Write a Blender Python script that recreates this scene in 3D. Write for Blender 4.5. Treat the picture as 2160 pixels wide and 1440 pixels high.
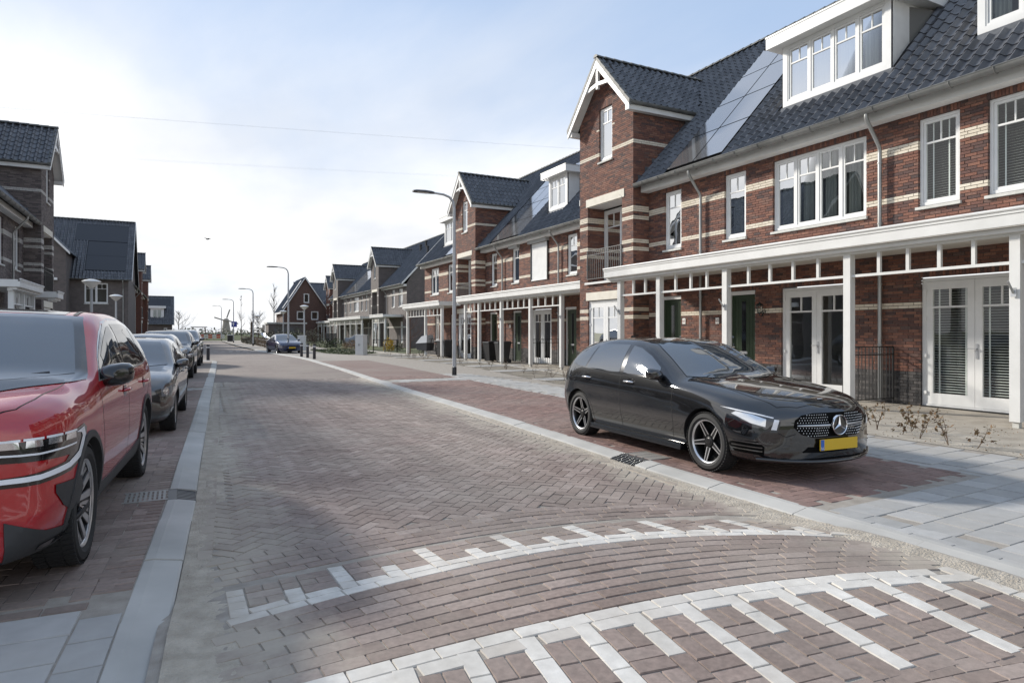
import bpy, bmesh, math, random
import numpy as np
from mathutils import Vector, Matrix
from mathutils.bvhtree import BVHTree
random.seed(7); RNG = np.random.default_rng(7)
S = bpy.context.scene
for o in list(bpy.data.objects): bpy.data.objects.remove(o)
COL = S.collection
R = math.radians

# ---------------------------------------------------------------- camera
cam_d = bpy.data.cameras.new('camera'); cam = bpy.data.objects.new('camera', cam_d); COL.objects.link(cam)
cam_d.sensor_width = 36; cam_d.lens = 36 * 1367 / 2160; cam_d.shift_y = -19 / 2160
cam_d.clip_start = .05; cam_d.clip_end = 6000
cam.location = (0, 0, 1.5); cam.rotation_euler = (R(90), 0, R(-27.1))
S.camera = cam

# ---------------------------------------------------------------- sky and sun
SUN_EL, SUN_AZ = R(25), R(-30)          # azimuth clockwise from +Y
SUN_DIR = Vector((math.sin(SUN_AZ) * math.cos(SUN_EL), math.cos(SUN_AZ) * math.cos(SUN_EL), math.sin(SUN_EL)))
w = bpy.data.worlds.new('World'); S.world = w; w.use_nodes = True
nt = w.node_tree; nt.nodes.clear()
def N(t, tree=None, **kw):
    n = (tree or nt).nodes.new(t)
    for k, v in kw.items(): setattr(n, k, v)
    return n
def world_setup():
    L = nt.links.new
    out = N('ShaderNodeOutputWorld'); bg = N('ShaderNodeBackground'); L(bg.outputs[0], out.inputs[0])
    bg.inputs[1].default_value = .15
    sky = N('ShaderNodeTexSky', sky_type='NISHITA', sun_disc=False)
    sky.sun_elevation = SUN_EL; sky.sun_rotation = SUN_AZ; sky.air_density = 1.0; sky.dust_density = .5; sky.ozone_density = 2.0
    tc = N('ShaderNodeTexCoord'); sep = N('ShaderNodeSeparateXYZ'); L(tc.outputs['Generated'], sep.inputs[0])
    # flatten the direction on to a cloud plane: xy / (z + .12)
    za = N('ShaderNodeMath', operation='MAXIMUM'); L(sep.outputs[2], za.inputs[0]); za.inputs[1].default_value = 0
    zb = N('ShaderNodeMath', operation='ADD'); L(za.outputs[0], zb.inputs[0]); zb.inputs[1].default_value = .16
    dx = N('ShaderNodeMath', operation='DIVIDE'); L(sep.outputs[0], dx.inputs[0]); L(zb.outputs[0], dx.inputs[1])
    dy = N('ShaderNodeMath', operation='DIVIDE'); L(sep.outputs[1], dy.inputs[0]); L(zb.outputs[0], dy.inputs[1])
    cb = N('ShaderNodeCombineXYZ'); L(dx.outputs[0], cb.inputs[0]); L(dy.outputs[0], cb.inputs[1])
    mp = N('ShaderNodeMapping'); L(cb.outputs[0], mp.inputs[0]); mp.inputs['Scale'].default_value = (.55, .38, 1); mp.inputs['Location'].default_value = (3.1, 1.7, 0)
    mp.inputs['Rotation'].default_value = (0, 0, R(35))
    n1 = N('ShaderNodeTexNoise'); L(mp.outputs[0], n1.inputs[0]); n1.inputs['Scale'].default_value = 1.1; n1.inputs['Detail'].default_value = 9; n1.inputs['Roughness'].default_value = .55
    n1.inputs['Distortion'].default_value = .3
    # cover grows towards the horizon
    cov = N('ShaderNodeMapRange'); L(za.outputs[0], cov.inputs[0])
    cov.inputs[1].default_value = .12; cov.inputs[2].default_value = .46; cov.inputs[3].default_value = .40; cov.inputs[4].default_value = -.09
    ad = N('ShaderNodeMath', operation='ADD'); L(n1.outputs[0], ad.inputs[0]); L(cov.outputs[0], ad.inputs[1])
    rm = N('ShaderNodeMapRange', interpolation_type='SMOOTHSTEP'); L(ad.outputs[0], rm.inputs[0])
    rm.inputs[1].default_value = .36; rm.inputs[2].default_value = .86; rm.inputs[3].default_value = 0; rm.inputs[4].default_value = 1
    # cloud brightness: thick and thin parts
    n2 = N('ShaderNodeTexNoise'); L(mp.outputs[0], n2.inputs[0]); n2.inputs['Scale'].default_value = 2.3; n2.inputs['Detail'].default_value = 6
    cr = N('ShaderNodeValToRGB'); L(n2.outputs[0], cr.inputs[0])
    cr.color_ramp.elements[0].position = .36; cr.color_ramp.elements[0].color = (2.65, 2.72, 2.85, 1)
    cr.color_ramp.elements[1].position = .62; cr.color_ramp.elements[1].color = (3.45, 3.43, 3.4, 1)
    gain = N('ShaderNodeMix', data_type='RGBA', blend_type='MULTIPLY'); gain.inputs[0].default_value = 1
    L(sky.outputs[0], gain.inputs[6]); gain.inputs[7].default_value = (.32, .33, .36, 1)
    veil = N('ShaderNodeMix', data_type='RGBA'); veil.inputs[0].default_value = .7            # thin high veil over the whole sky
    L(gain.outputs[2], veil.inputs[6]); veil.inputs[7].default_value = (1.75, 2.25, 3.05, 1)
    mx = N('ShaderNodeMix', data_type='RGBA'); L(rm.outputs[0], mx.inputs[0]); L(veil.outputs[2], mx.inputs[6]); L(cr.outputs[0], mx.inputs[7])
    L(mx.outputs[2], bg.inputs[0])
world_setup()
sd = bpy.data.lights.new('sun', 'SUN'); sd.energy = 2.25; sd.angle = R(4.5); sd.color = (1, .94, .85)
sun = bpy.data.objects.new('sun', sd); COL.objects.link(sun)
sun.rotation_euler = SUN_DIR.to_track_quat('Z', 'Y').to_euler(); sun.location = (-20, 30, 30)
S.view_settings.view_transform = 'Standard'; S.view_settings.look = 'None'; S.view_settings.gamma = 1
S.view_settings.exposure = 1.18
S.render.resolution_x, S.render.resolution_y = 1024, 682
S.render.engine = 'CYCLES'

# ---------------------------------------------------------------- object helpers
WORLD_LOC = {}
def tag(o, label=None, cat=None, group=None, kind=None):
    if label: o['label'] = label
    if cat: o['category'] = cat
    if group: o['group'] = group
    if kind: o['kind'] = kind
    return o
def link(o, parent=None):
    COL.objects.link(o)
    if parent is not None:
        o.parent = parent
        if parent.name in WORLD_LOC: o.matrix_parent_inverse = Matrix.Translation(-WORLD_LOC[parent.name])
    return o
def thing(name, loc=(0, 0, 0), label=None, cat=None, group=None, world=True, rz=0):
    """an Empty at the base of a thing; world=True: its parts are modelled in world coordinates"""
    o = bpy.data.objects.new(name, None); o.empty_display_size = .3; COL.objects.link(o)
    o.location = loc; o.rotation_euler = (0, 0, rz)
    if world: WORLD_LOC[o.name] = Vector(loc)
    return tag(o, label, cat, group)
def mesh_np(name, V, F, mats, mi=None, smooth=False):
    """V (n,3), F (m,k) array or list of lists"""
    me = bpy.data.meshes.new(name)
    V = np.asarray(V, dtype=np.float32)
    if isinstance(F, np.ndarray):
        k = F.shape[1]; m = F.shape[0]
        me.vertices.add(len(V)); me.vertices.foreach_set('co', V.ravel())
        me.loops.add(m * k); me.loops.foreach_set('vertex_index', F.astype(np.int32).ravel())
        me.polygons.add(m); me.polygons.foreach_set('loop_start', np.arange(0, m * k, k, dtype=np.int32))
        me.update(calc_edges=True)
    else:
        me.from_pydata([tuple(v) for v in V], [], F); me.update()
    for mt in (mats if isinstance(mats, (list, tuple)) else [mats]): me.materials.append(mt)
    if mi is not None: me.polygons.foreach_set('material_index', np.asarray(mi, dtype=np.int32))
    me.polygons.foreach_set('use_smooth', np.full(len(me.polygons), bool(smooth)))
    me.validate() if not isinstance(F, np.ndarray) else None
    return me
def obj(name, me, parent=None):
    return link(bpy.data.objects.new(name, me), parent)
class MB:
    """collects simple shapes into one mesh"""
    def __init__(s): s.v = []; s.f = []; s.m = []; s.mi = 0
    def add(s, vs, fs):
        b = len(s.v); s.v += [tuple(v) for v in vs]; s.f += [[i + b for i in f] for f in fs]; s.m += [s.mi] * len(fs); return s
    def box(s, x0, x1, y0, y1, z0, z1):
        if x0 > x1: x0, x1 = x1, x0
        if y0 > y1: y0, y1 = y1, y0
        if z0 > z1: z0, z1 = z1, z0
        return s.add([(x0,y0,z0),(x1,y0,z0),(x1,y1,z0),(x0,y1,z0),(x0,y0,z1),(x1,y0,z1),(x1,y1,z1),(x0,y1,z1)],
                     [(3,2,1,0),(4,5,6,7),(0,1,5,4),(1,2,6,5),(2,3,7,6),(3,0,4,7)])
    def bar(s, a, b, w, h=None, up=(0, 0, 1)):
        """square bar from a to b"""
        a, b = Vector(a), Vector(b); h = h or w; d = (b - a).normalized(); u = Vector(up)
        if abs(d.dot(u)) > .98: u = Vector((1, 0, 0))
        r = d.cross(u).normalized(); u = r.cross(d)
        c = [(-w/2,-h/2),(w/2,-h/2),(w/2,h/2),(-w/2,h/2)]
        return s.add([a + r*p + u*q for p, q in c] + [b + r*p + u*q for p, q in c],
                     [(3,2,1,0),(4,5,6,7),(0,1,5,4),(1,2,6,5),(2,3,7,6),(3,0,4,7)])
    def prism(s, pts, ext):
        """polygon pts (3d) swept along ext"""
        n = len(pts); e = Vector(ext); p = [Vector(q) for q in pts]
        return s.add(p + [q + e for q in p], [list(range(n))[::-1], list(range(n, 2*n))] + [(i, (i+1) % n, n + (i+1) % n, n + i) for i in range(n)])
    def tube(s, path, r, n=8, cap=True):
        path = [Vector(p) for p in path]; rs = r if isinstance(r, (list, tuple)) else [r] * len(path)
        b = len(s.v); pu = None
        for i, p in enumerate(path):
            d = ((path[i+1] if i + 1 < len(path) else p) - (path[i-1] if i else p)).normalized()
            u = pu if pu is not None else (Vector((0, 0, 1)) if abs(d.z) < .9 else Vector((1, 0, 0)))
            a = d.cross(u).normalized(); u = a.cross(d).normalized(); pu = u
            s.v += [tuple(p + (a * math.cos(t) + u * math.sin(t)) * rs[i]) for t in [2*math.pi*k/n for k in range(n)]]
        for i in range(len(path) - 1):
            for k in range(n):
                s.f.append([b + i*n + k, b + i*n + (k+1) % n, b + (i+1)*n + (k+1) % n, b + (i+1)*n + k]); s.m.append(s.mi)
        if cap:
            s.f.append([b + k for k in range(n)][::-1]); s.f.append([b + (len(path)-1)*n + k for k in range(n)]); s.m += [s.mi] * 2
        return s
    def lathe(s, prof, n=16, c=(0, 0, 0), axis='z', a0=0, a1=2*math.pi):
        b = len(s.v); full = abs(a1 - a0 - 2*math.pi) < 1e-6; m = n if full else n + 1
        for (r, h) in prof:
            for k in range(m):
                t = a0 + (a1 - a0) * k / n
                if axis == 'z': p = (c[0] + r*math.cos(t), c[1] + r*math.sin(t), c[2] + h)
                elif axis == 'y': p = (c[0] + r*math.cos(t), c[1] + h, c[2] + r*math.sin(t))
                else: p = (c[0] + h, c[1] + r*math.cos(t), c[2] + r*math.sin(t))
                s.v.append(p)
        for i in range(len(prof) - 1):
            for k in range(n):
                s.f.append([b + i*m + k, b + i*m + (k+1) % m, b + (i+1)*m + (k+1) % m, b + (i+1)*m + k]); s.m.append(s.mi)
        return s
    def build(s, name, mat, parent=None, smooth=None, fix=False):
        me = bpy.data.meshes.new(name); me.from_pydata(s.v, [], s.f); me.update()
        for mt in (mat if isinstance(mat, (list, tuple)) else [mat]): me.materials.append(mt)
        if any(s.m): me.polygons.foreach_set('material_index', s.m)
        if smooth or fix:
            bm = bmesh.new(); bm.from_mesh(me); bmesh.ops.recalc_face_normals(bm, faces=bm.faces); bm.to_mesh(me); bm.free()
        if smooth:
            me.polygons.foreach_set('use_smooth', [True] * len(me.polygons)); me.set_sharp_from_angle(angle=R(smooth if smooth is not True else 40))
        return obj(name, me, parent)
def dup(root, loc, rz=0, label=None, group=None, scale=None):
    """a copy of a thing with copies of its parts and sub-parts (local-coordinate things only)"""
    def rec(o, par):
        c = o.copy(); COL.objects.link(c)
        if par is not None: c.parent = par
        for ch in o.children: rec(ch, c)
        return c
    r = rec(root, None); r.location = loc; r.rotation_euler = (0, 0, rz)
    if scale: r.scale = (scale,) * 3
    if label: r['label'] = label
    if group: r['group'] = group
    return r

# ---------------------------------------------------------------- materials
MATS = {}
def mat(name, col=(.5, .5, .5), rough=.6, metal=0, spec=.5, coat=0, fn=None, **kw):
    if name in MATS: return MATS[name]
    m = bpy.data.materials.new(name); m.use_nodes = True; MATS[name] = m
    p = m.node_tree.nodes['Principled BSDF']
    p.inputs['Base Color'].default_value = (*col, 1); p.inputs['Roughness'].default_value = rough; p.inputs['Metallic'].default_value = metal
    p.inputs['Specular IOR Level'].default_value = spec; p.inputs['Coat Weight'].default_value = coat; p.inputs['Coat Roughness'].default_value = .03
    if fn: fn(m.node_tree, p)
    return m
def noise_col(c0, c1, scale=8, detail=4, bump=0, bscale=None, rough=None, coord='Object', lo=.3, hi=.7, bdist=.01, stretch=None):
    """base colour between two tones by noise, with fine relief"""
    def fn(t, p):
        L = t.links.new; tc = t.nodes.new('ShaderNodeTexCoord'); src = tc.outputs[coord]
        if stretch:
            mp = t.nodes.new('ShaderNodeMapping'); L(src, mp.inputs[0]); mp.inputs['Scale'].default_value = stretch; src = mp.outputs[0]
        n = t.nodes.new('ShaderNodeTexNoise'); n.inputs['Scale'].default_value = scale; n.inputs['Detail'].default_value = detail; L(src, n.inputs[0])
        r = t.nodes.new('ShaderNodeValToRGB'); L(n.outputs[0], r.inputs[0])
        r.color_ramp.elements[0].position = lo; r.color_ramp.elements[1].position = hi
        r.color_ramp.elements[0].color = (*c0, 1); r.color_ramp.elements[1].color = (*c1, 1); L(r.outputs[0], p.inputs['Base Color'])
        if bump:
            n2 = t.nodes.new('ShaderNodeTexNoise'); n2.inputs['Scale'].default_value = bscale or scale * 6; n2.inputs['Detail'].default_value = 5; L(src, n2.inputs[0])
            b = t.nodes.new('ShaderNodeBump'); b.inputs['Strength'].default_value = bump; b.inputs['Distance'].default_value = bdist; L(n2.outputs[0], b.inputs['Height']); L(b.outputs[0], p.inputs['Normal'])
        if rough:
            mr = t.nodes.new('ShaderNodeMapRange'); L(n.outputs[0], mr.inputs[0]); mr.inputs[3].default_value = rough[0]; mr.inputs[4].default_value = rough[1]; L(mr.outputs[0], p.inputs['Roughness'])
    return fn
def piece_col(stops, grain=60, bump=.25, dirt=None, dirt_scale=.8, bdist=.004, wear=.25, tracks=0, dust=None):
    """colour picked per piece (mesh island and object), with grain; stops = [(pos, colour), ...]; dirt = colour laid over in large patches"""
    def fn(t, p):
        L = t.links.new
        g = t.nodes.new('ShaderNodeNewGeometry'); oi = t.nodes.new('ShaderNodeObjectInfo')
        a = t.nodes.new('ShaderNodeMath'); a.operation = 'ADD'; L(g.outputs['Random Per Island'], a.inputs[0]); L(oi.outputs['Random'], a.inputs[1])
        fr = t.nodes.new('ShaderNodeMath'); fr.operation = 'FRACT'; L(a.outputs[0], fr.inputs[0])
        r = t.nodes.new('ShaderNodeValToRGB'); L(fr.outputs[0], r.inputs[0])
        e = r.color_ramp.elements
        while len(e) < len(stops): e.new(.5)
        for i, (q, c) in enumerate(stops): e[i].position = q; e[i].color = (*c, 1)
        tc = t.nodes.new('ShaderNodeTexCoord')
        # grain in world space so that shared meshes differ
        n = t.nodes.new('ShaderNodeTexNoise'); n.inputs['Scale'].default_value = grain; n.inputs['Detail'].default_value = 4; L(g.outputs['Position'], n.inputs[0])
        mr = t.nodes.new('ShaderNodeMapRange'); L(n.outputs[0], mr.inputs[0]); mr.inputs[1].default_value = .25; mr.inputs[2].default_value = .75; mr.inputs[3].default_value = 1 - wear; mr.inputs[4].default_value = 1 + wear
        mx = t.nodes.new('ShaderNodeMix'); mx.data_type = 'RGBA'; mx.blend_type = 'MULTIPLY'; mx.inputs[0].default_value = 1; L(r.outputs[0], mx.inputs[6]); L(mr.outputs[0], mx.inputs[7])
        src = mx.outputs[2]
        if dirt:
            n3 = t.nodes.new('ShaderNodeTexNoise'); n3.inputs['Scale'].default_value = dirt_scale; n3.inputs['Detail'].default_value = 6; n3.inputs['Roughness'].default_value = .65; L(g.outputs['Position'], n3.inputs[0])
            m3 = t.nodes.new('ShaderNodeMapRange'); L(n3.outputs[0], m3.inputs[0]); m3.inputs[1].default_value = .38; m3.inputs[2].default_value = .75; m3.inputs[3].default_value = .08; m3.inputs[4].default_value = .7
            x3 = t.nodes.new('ShaderNodeMix'); x3.data_type = 'RGBA'; L(m3.outputs[0], x3.inputs[0]); L(src, x3.inputs[6]); x3.inputs[7].default_value = (*dirt, 1); src = x3.outputs[2]
        if dust:
            sp = t.nodes.new('ShaderNodeSeparateXYZ'); L(g.outputs['Position'], sp.inputs[0])
            def M(op, a, b_):
                q = t.nodes.new('ShaderNodeMath'); q.operation = op
                for k_, v_ in ((0, a), (1, b_)):
                    if isinstance(v_, (int, float)): q.inputs[k_].default_value = v_
                    else: L(v_, q.inputs[k_])
                return q.outputs[0]
            dl = M('SUBTRACT', sp.outputs[0], M('SUBTRACT', M('MULTIPLY', sp.outputs[1], .0525), .26))
            dr_ = M('SUBTRACT', M('ADD', M('MULTIPLY', M('MAXIMUM', M('SUBTRACT', sp.outputs[1], 5.), 0.), .047), 4.6), sp.outputs[0])
            dm = M('MINIMUM', M('MULTIPLY', dl, .8), M('MULTIPLY', dr_, 1.25))
            nz = t.nodes.new('ShaderNodeTexNoise'); nz.inputs['Scale'].default_value = 1.7; nz.inputs['Detail'].default_value = 8; nz.inputs['Roughness'].default_value = .68; L(g.outputs['Position'], nz.inputs[0])
            dm2 = M('SUBTRACT', dm, M('MULTIPLY', M('SUBTRACT', nz.outputs[0], .5), 2.2))
            mr_ = t.nodes.new('ShaderNodeMapRange'); L(dm2, mr_.inputs[0]); mr_.inputs[1].default_value = .72; mr_.inputs[2].default_value = .15; mr_.inputs[3].default_value = 0; mr_.inputs[4].default_value = .82
            xd = t.nodes.new('ShaderNodeMix'); xd.data_type = 'RGBA'; L(mr_.outputs[0], xd.inputs[0]); L(src, xd.inputs[6]); xd.inputs[7].default_value = (*dust, 1); src = xd.outputs[2]
        if tracks:
            mp_ = t.nodes.new('ShaderNodeMapping'); mp_.inputs['Scale'].default_value = (1.3, .16, 1); L(g.outputs['Position'], mp_.inputs[0])
            n4 = t.nodes.new('ShaderNodeTexNoise'); n4.inputs['Scale'].default_value = 1.0; n4.inputs['Detail'].default_value = 5; L(mp_.outputs[0], n4.inputs[0])
            m4 = t.nodes.new('ShaderNodeMapRange'); L(n4.outputs[0], m4.inputs[0]); m4.inputs[1].default_value = .42; m4.inputs[2].default_value = .68; m4.inputs[3].default_value = 1; m4.inputs[4].default_value = 1 - tracks
            n5 = t.nodes.new('ShaderNodeTexNoise'); n5.inputs['Scale'].default_value = 2.6; n5.inputs['Detail'].default_value = 3; L(g.outputs['Position'], n5.inputs[0])
            m5 = t.nodes.new('ShaderNodeMapRange'); L(n5.outputs[0], m5.inputs[0]); m5.inputs[1].default_value = .70; m5.inputs[2].default_value = .76; m5.inputs[3].default_value = 1; m5.inputs[4].default_value = .72
            q4 = t.nodes.new('ShaderNodeMath'); q4.operation = 'MULTIPLY'; L(m4.outputs[0], q4.inputs[0]); L(m5.outputs[0], q4.inputs[1])
            x4 = t.nodes.new('ShaderNodeMix'); x4.data_type = 'RGBA'; x4.blend_type = 'MULTIPLY'; x4.inputs[0].default_value = 1; L(src, x4.inputs[6]); L(q4.outputs[0], x4.inputs[7]); src = x4.outputs[2]
        L(src, p.inputs['Base Color'])
        if bump:
            b = t.nodes.new('ShaderNodeBump'); b.inputs['Strength'].default_value = bump; b.inputs['Distance'].default_value = bdist; L(n.outputs[0], b.inputs['Height']); L(b.outputs[0], p.inputs['Normal'])
    return fn
def glass_fn(tint, refl=1.0):
    def fn(t, p):
        L = t.links.new; t.nodes.remove(p); out = [n for n in t.nodes if n.type == 'OUTPUT_MATERIAL'][0]
        tr = t.nodes.new('ShaderNodeBsdfTransparent'); tr.inputs[0].default_value = (*tint, 1)
        gl = t.nodes.new('ShaderNodeBsdfGlossy'); gl.inputs['Roughness'].default_value = .0; gl.inputs[0].default_value = (1, 1, 1, 1)
        fr = t.nodes.new('ShaderNodeFresnel'); fr.inputs[0].default_value = 1.55
        mr = t.nodes.new('ShaderNodeMath'); mr.operation = 'MULTIPLY_ADD'; mr.inputs[1].default_value = refl * .7; mr.inputs[2].default_value = .012; mr.use_clamp = True; L(fr.outputs[0], mr.inputs[0])
        n = t.nodes.new('ShaderNodeTexNoise'); n.inputs['Scale'].default_value = .9; g = t.nodes.new('ShaderNodeNewGeometry'); L(g.outputs['Position'], n.inputs[0])
        b = t.nodes.new('ShaderNodeBump'); b.inputs['Strength'].default_value = .05; b.inputs['Distance'].default_value = .08; L(n.outputs[0], b.inputs['Height']); L(b.outputs[0], gl.inputs['Normal'])
        mx = t.nodes.new('ShaderNodeMixShader'); L(mr.outputs[0], mx.inputs[0]); L(tr.outputs[0], mx.inputs[1]); L(gl.outputs[0], mx.inputs[2]); L(mx.outputs[0], out.inputs[0])
    return fn

M_BRICK_RED = mat('red_brick', rough=.85, fn=piece_col([(0, (.075, .050, .047)), (.2, (.115, .060, .050)), (.45, (.160, .072, .052)), (.66, (.195, .085, .058)), (.86, (.24, .115, .078)), (1, (.12, .078, .068))], grain=45, bump=.35))
M_BRICK_CREAM = mat('cream_brick', rough=.8, fn=piece_col([(0, (.60, .53, .42)), (1, (.70, .63, .52))], grain=40, bump=.3, wear=.1))
M_BRICK_PLINTH = mat('charcoal_brick', rough=.8, fn=piece_col([(0, (.030, .029, .030)), (.6, (.06, .056, .055)), (1, (.10, .092, .088))], grain=40, bump=.35))
M_BRICK_DARK = mat('dark_brown_brick', rough=.85, fn=piece_col([(0, (.085, .070, .067)), (.5, (.13, .107, .099)), (1, (.18, .148, .136))], grain=40, bump=.35))
M_MORTAR = mat('dark_mortar', (.10, .088, .08), .95)
M_MORTAR_DARK = mat('grey_mortar', (.13, .12, .115), .95)
M_WHITE = mat('white_paint', rough=.45, fn=noise_col((.68, .68, .665), (.75, .75, .735), 3, bump=.04, bscale=30))
M_WHITE_WOOD = mat('white_timber', rough=.5, fn=noise_col((.62, .615, .59), (.70, .695, .67), 2.5, bump=.06, bscale=40))
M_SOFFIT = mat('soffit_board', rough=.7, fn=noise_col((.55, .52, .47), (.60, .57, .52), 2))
M_CREAMSTONE = mat('cream_concrete', rough=.75, fn=noise_col((.62, .58, .49), (.70, .66, .57), 5, bump=.1))
M_SILL = mat('concrete_sill', rough=.8, fn=noise_col((.50, .50, .46), (.62, .61, .57), 7, bump=.15))
M_TILE = mat('anthracite_roof_tile', rough=.36, spec=.6, fn=piece_col([(0, (.052, .055, .063)), (.5, (.070, .074, .084)), (1, (.098, .102, .114))], grain=18, bump=.1, wear=.2))
M_RIDGE = mat('grey_ridge_tile', rough=.6, fn=piece_col([(0, (.075, .078, .075)), (1, (.13, .13, .12))], grain=18, bump=.2))
M_ZINC = mat('zinc', rough=.42, metal=.75, fn=noise_col((.30, .305, .295), (.42, .425, .415), 5, stretch=(1, 1, .3)))
M_GUTTER = mat('weathered_zinc', rough=.55, metal=.5, fn=noise_col((.15, .152, .145), (.24, .242, .232), 3))
M_LEAD = mat('lead_flashing', rough=.6, metal=.2, fn=noise_col((.075, .08, .088), (.13, .135, .145), 6))
M_PV = mat('solar_glass', (.42, .42, .43), rough=.07, metal=.75)
M_PV.node_tree.nodes['Principled BSDF'].inputs['IOR'].default_value = 4.0
M_PVF = mat('black_aluminium', (.015, .015, .016), rough=.4, metal=.4)
M_DOOR = mat('dark_green_paint', (.018, .035, .014), rough=.35)
M_GLASS = mat('window_glass', fn=glass_fn((.86, .90, .88)))
M_ROOM = mat('room_wall', (.16, .16, .155), .9)
M_CURTAIN = mat('net_curtain', rough=.9, fn=noise_col((.15, .16, .155), (.27, .28, .27), 2, stretch=(1, 14, .4)))
M_BLIND = mat('white_blind', (.72, .72, .70), .5)
M_IRON = mat('black_iron', (.018, .018, .018), .5)
M_STEEL = mat('galvanised_steel', rough=.42, metal=.8, fn=noise_col((.42, .43, .44), (.56, .57, .58), 4))
M_PLASTIC = mat('black_plastic', (.015, .015, .016), .42)
M_CHROME = mat('chrome', (.82, .82, .83), .12, metal=1)
M_RUBBER = mat('tyre_rubber', (.018, .018, .018), .75)
M_CONC = mat('concrete_kerb', rough=.85, fn=noise_col((.36, .35, .325), (.48, .465, .43), 1.6, detail=8, bump=.25, bscale=120, bdist=.003))
M_SLAB = mat('concrete_slab', rough=.85, fn=piece_col([(0, (.30, .298, .288)), (.5, (.345, .342, .332)), (1, (.41, .405, .392))], grain=9, bump=.15, dirt=(.40, .375, .335), dirt_scale=1.1, wear=.10, bdist=.003))
M_PAVER = mat('brown_paver', rough=.85, fn=piece_col([(0, (.205, .148, .124)), (.35, (.24, .178, .151)), (.7, (.28, .21, .180)), (1, (.335, .263, .229))], grain=30, bump=.3, dirt=(.34, .30, .255), dirt_scale=.55, tracks=.24, dust=(.42, .37, .30)))
M_PAVER_BAY = mat('brown_bay_paver', rough=.85, fn=piece_col([(0, (.175, .122, .104)), (.35, (.21, .15, .128)), (.7, (.245, .178, .153)), (1, (.30, .228, .198))], grain=30, bump=.3, dirt=(.33, .285, .24), dirt_scale=.9, tracks=.2))
M_PAVER_RED = mat('red_paver', rough=.85, fn=piece_col([(0, (.15, .085, .071)), (.5, (.195, .11, .092)), (1, (.25, .148, .124))], grain=30, bump=.3, dirt=(.26, .215, .185), dirt_scale=.5))
M_PAVER_WHITE = mat('white_paver', rough=.8, fn=piece_col([(0, (.66, .63, .57)), (.7, (.74, .71, .655)), (.93, (.68, .64, .58)), (1, (.52, .475, .42))], grain=14, bump=.25, dirt=(.42, .375, .32), dirt_scale=1.6, wear=.14, tracks=.2, dust=(.46, .41, .34)))
M_SAND = mat('sand', rough=.95, fn=noise_col((.34, .295, .235), (.50, .445, .365), 7, detail=9, bump=.9, bscale=60, bdist=.02, coord='Object'))
M_JOINT = mat('joint_sand', rough=.95, fn=noise_col((.26, .23, .195), (.36, .325, .28), 9, bump=.4, bscale=150))
M_GRASS = mat('grass', rough=.9, fn=noise_col((.045, .065, .018), (.13, .135, .05), 3, detail=8, bump=.6, bscale=40))
M_SOIL = mat('garden_sand', rough=.95, fn=noise_col((.30, .265, .215), (.47, .425, .355), 2.5, detail=9, bump=.8, bscale=45, bdist=.02))
M_SOILD = mat('garden_soil', rough=.95, fn=noise_col((.11, .095, .075), (.30, .265, .21), 2.2, detail=9, bump=.8, bscale=30, bdist=.03))
# ================================================================ GROUND
TH = R(27.1); _c, _s = math.cos(TH), math.sin(TH)
def proj_np(P):
    d = P[:, 0] * _s + P[:, 1] * _c; l = P[:, 0] * _c - P[:, 1] * _s
    d = np.where(d < .3, .3, d)
    return 1080 + 1367 * l / d, 701 - 1367 * (P[:, 2] - 1.5) / d, d
RK = np.array([(-3, 4.57), (2, 4.58), (5.3, 4.63), (7.3, 4.76), (10.3, 4.95), (17.5, 5.25), (28, 5.9), (37, 6.3), (41, 6.35), (48, 6.05), (60, 5.6), (80, 5.5), (130, 6.4)])
LK = np.array([(-3, -.42), (3.7, -.06), (4.65, 0), (6.6, .12), (7.87, .18), (12.1, .4), (18.1, .71), (28.5, 1.27), (37.5, 1.72)])
GE = np.array([(-3, 8.85), (6, 9.05), (16, 9.8), (20, 10.4), (26.5, 11.4), (35, 11.5), (43, 11.3), (50, 11.0), (70, 13.0), (130, 16)])
def rk(y): return np.interp(y, RK[:, 0], RK[:, 1])
def lk(y): return np.interp(y, LK[:, 0], LK[:, 1])
def ge(y): return np.interp(y, GE[:, 0], GE[:, 1])
KW = .23                                    # kerb width
_U = np.polyfit([.22, .49, .92, 1.58, 2.41, 3.15, 3.81, 4.22], [3.61, 3.66, 3.73, 3.85, 3.84, 3.72, 3.44, 3.21], 3)
_Lo = np.polyfit([.0, .44, .76, 1.18, 1.6, 2.27, 2.78, 3.45, 4.05, 4.2], [2.85, 2.89, 2.91, 2.92, 2.91, 2.88, 2.84, 2.73, 2.53, 2.46], 3)
def yup(x): return np.polyval(_U, x)
def ylo(x): return np.polyval(_Lo, x)
ROAD_Z = -.05
def sstep(t): t = np.clip(t, 0, 1); return t * t * (3 - 2 * t)
def roadz(x, y):
    xx = np.clip(x, 0, 4.5)
    return ROAD_Z + .05 * np.minimum(sstep((y - (ylo(xx) - 1.15)) / 1.1), sstep(((yup(xx) + .85) - y) / .85))

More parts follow.
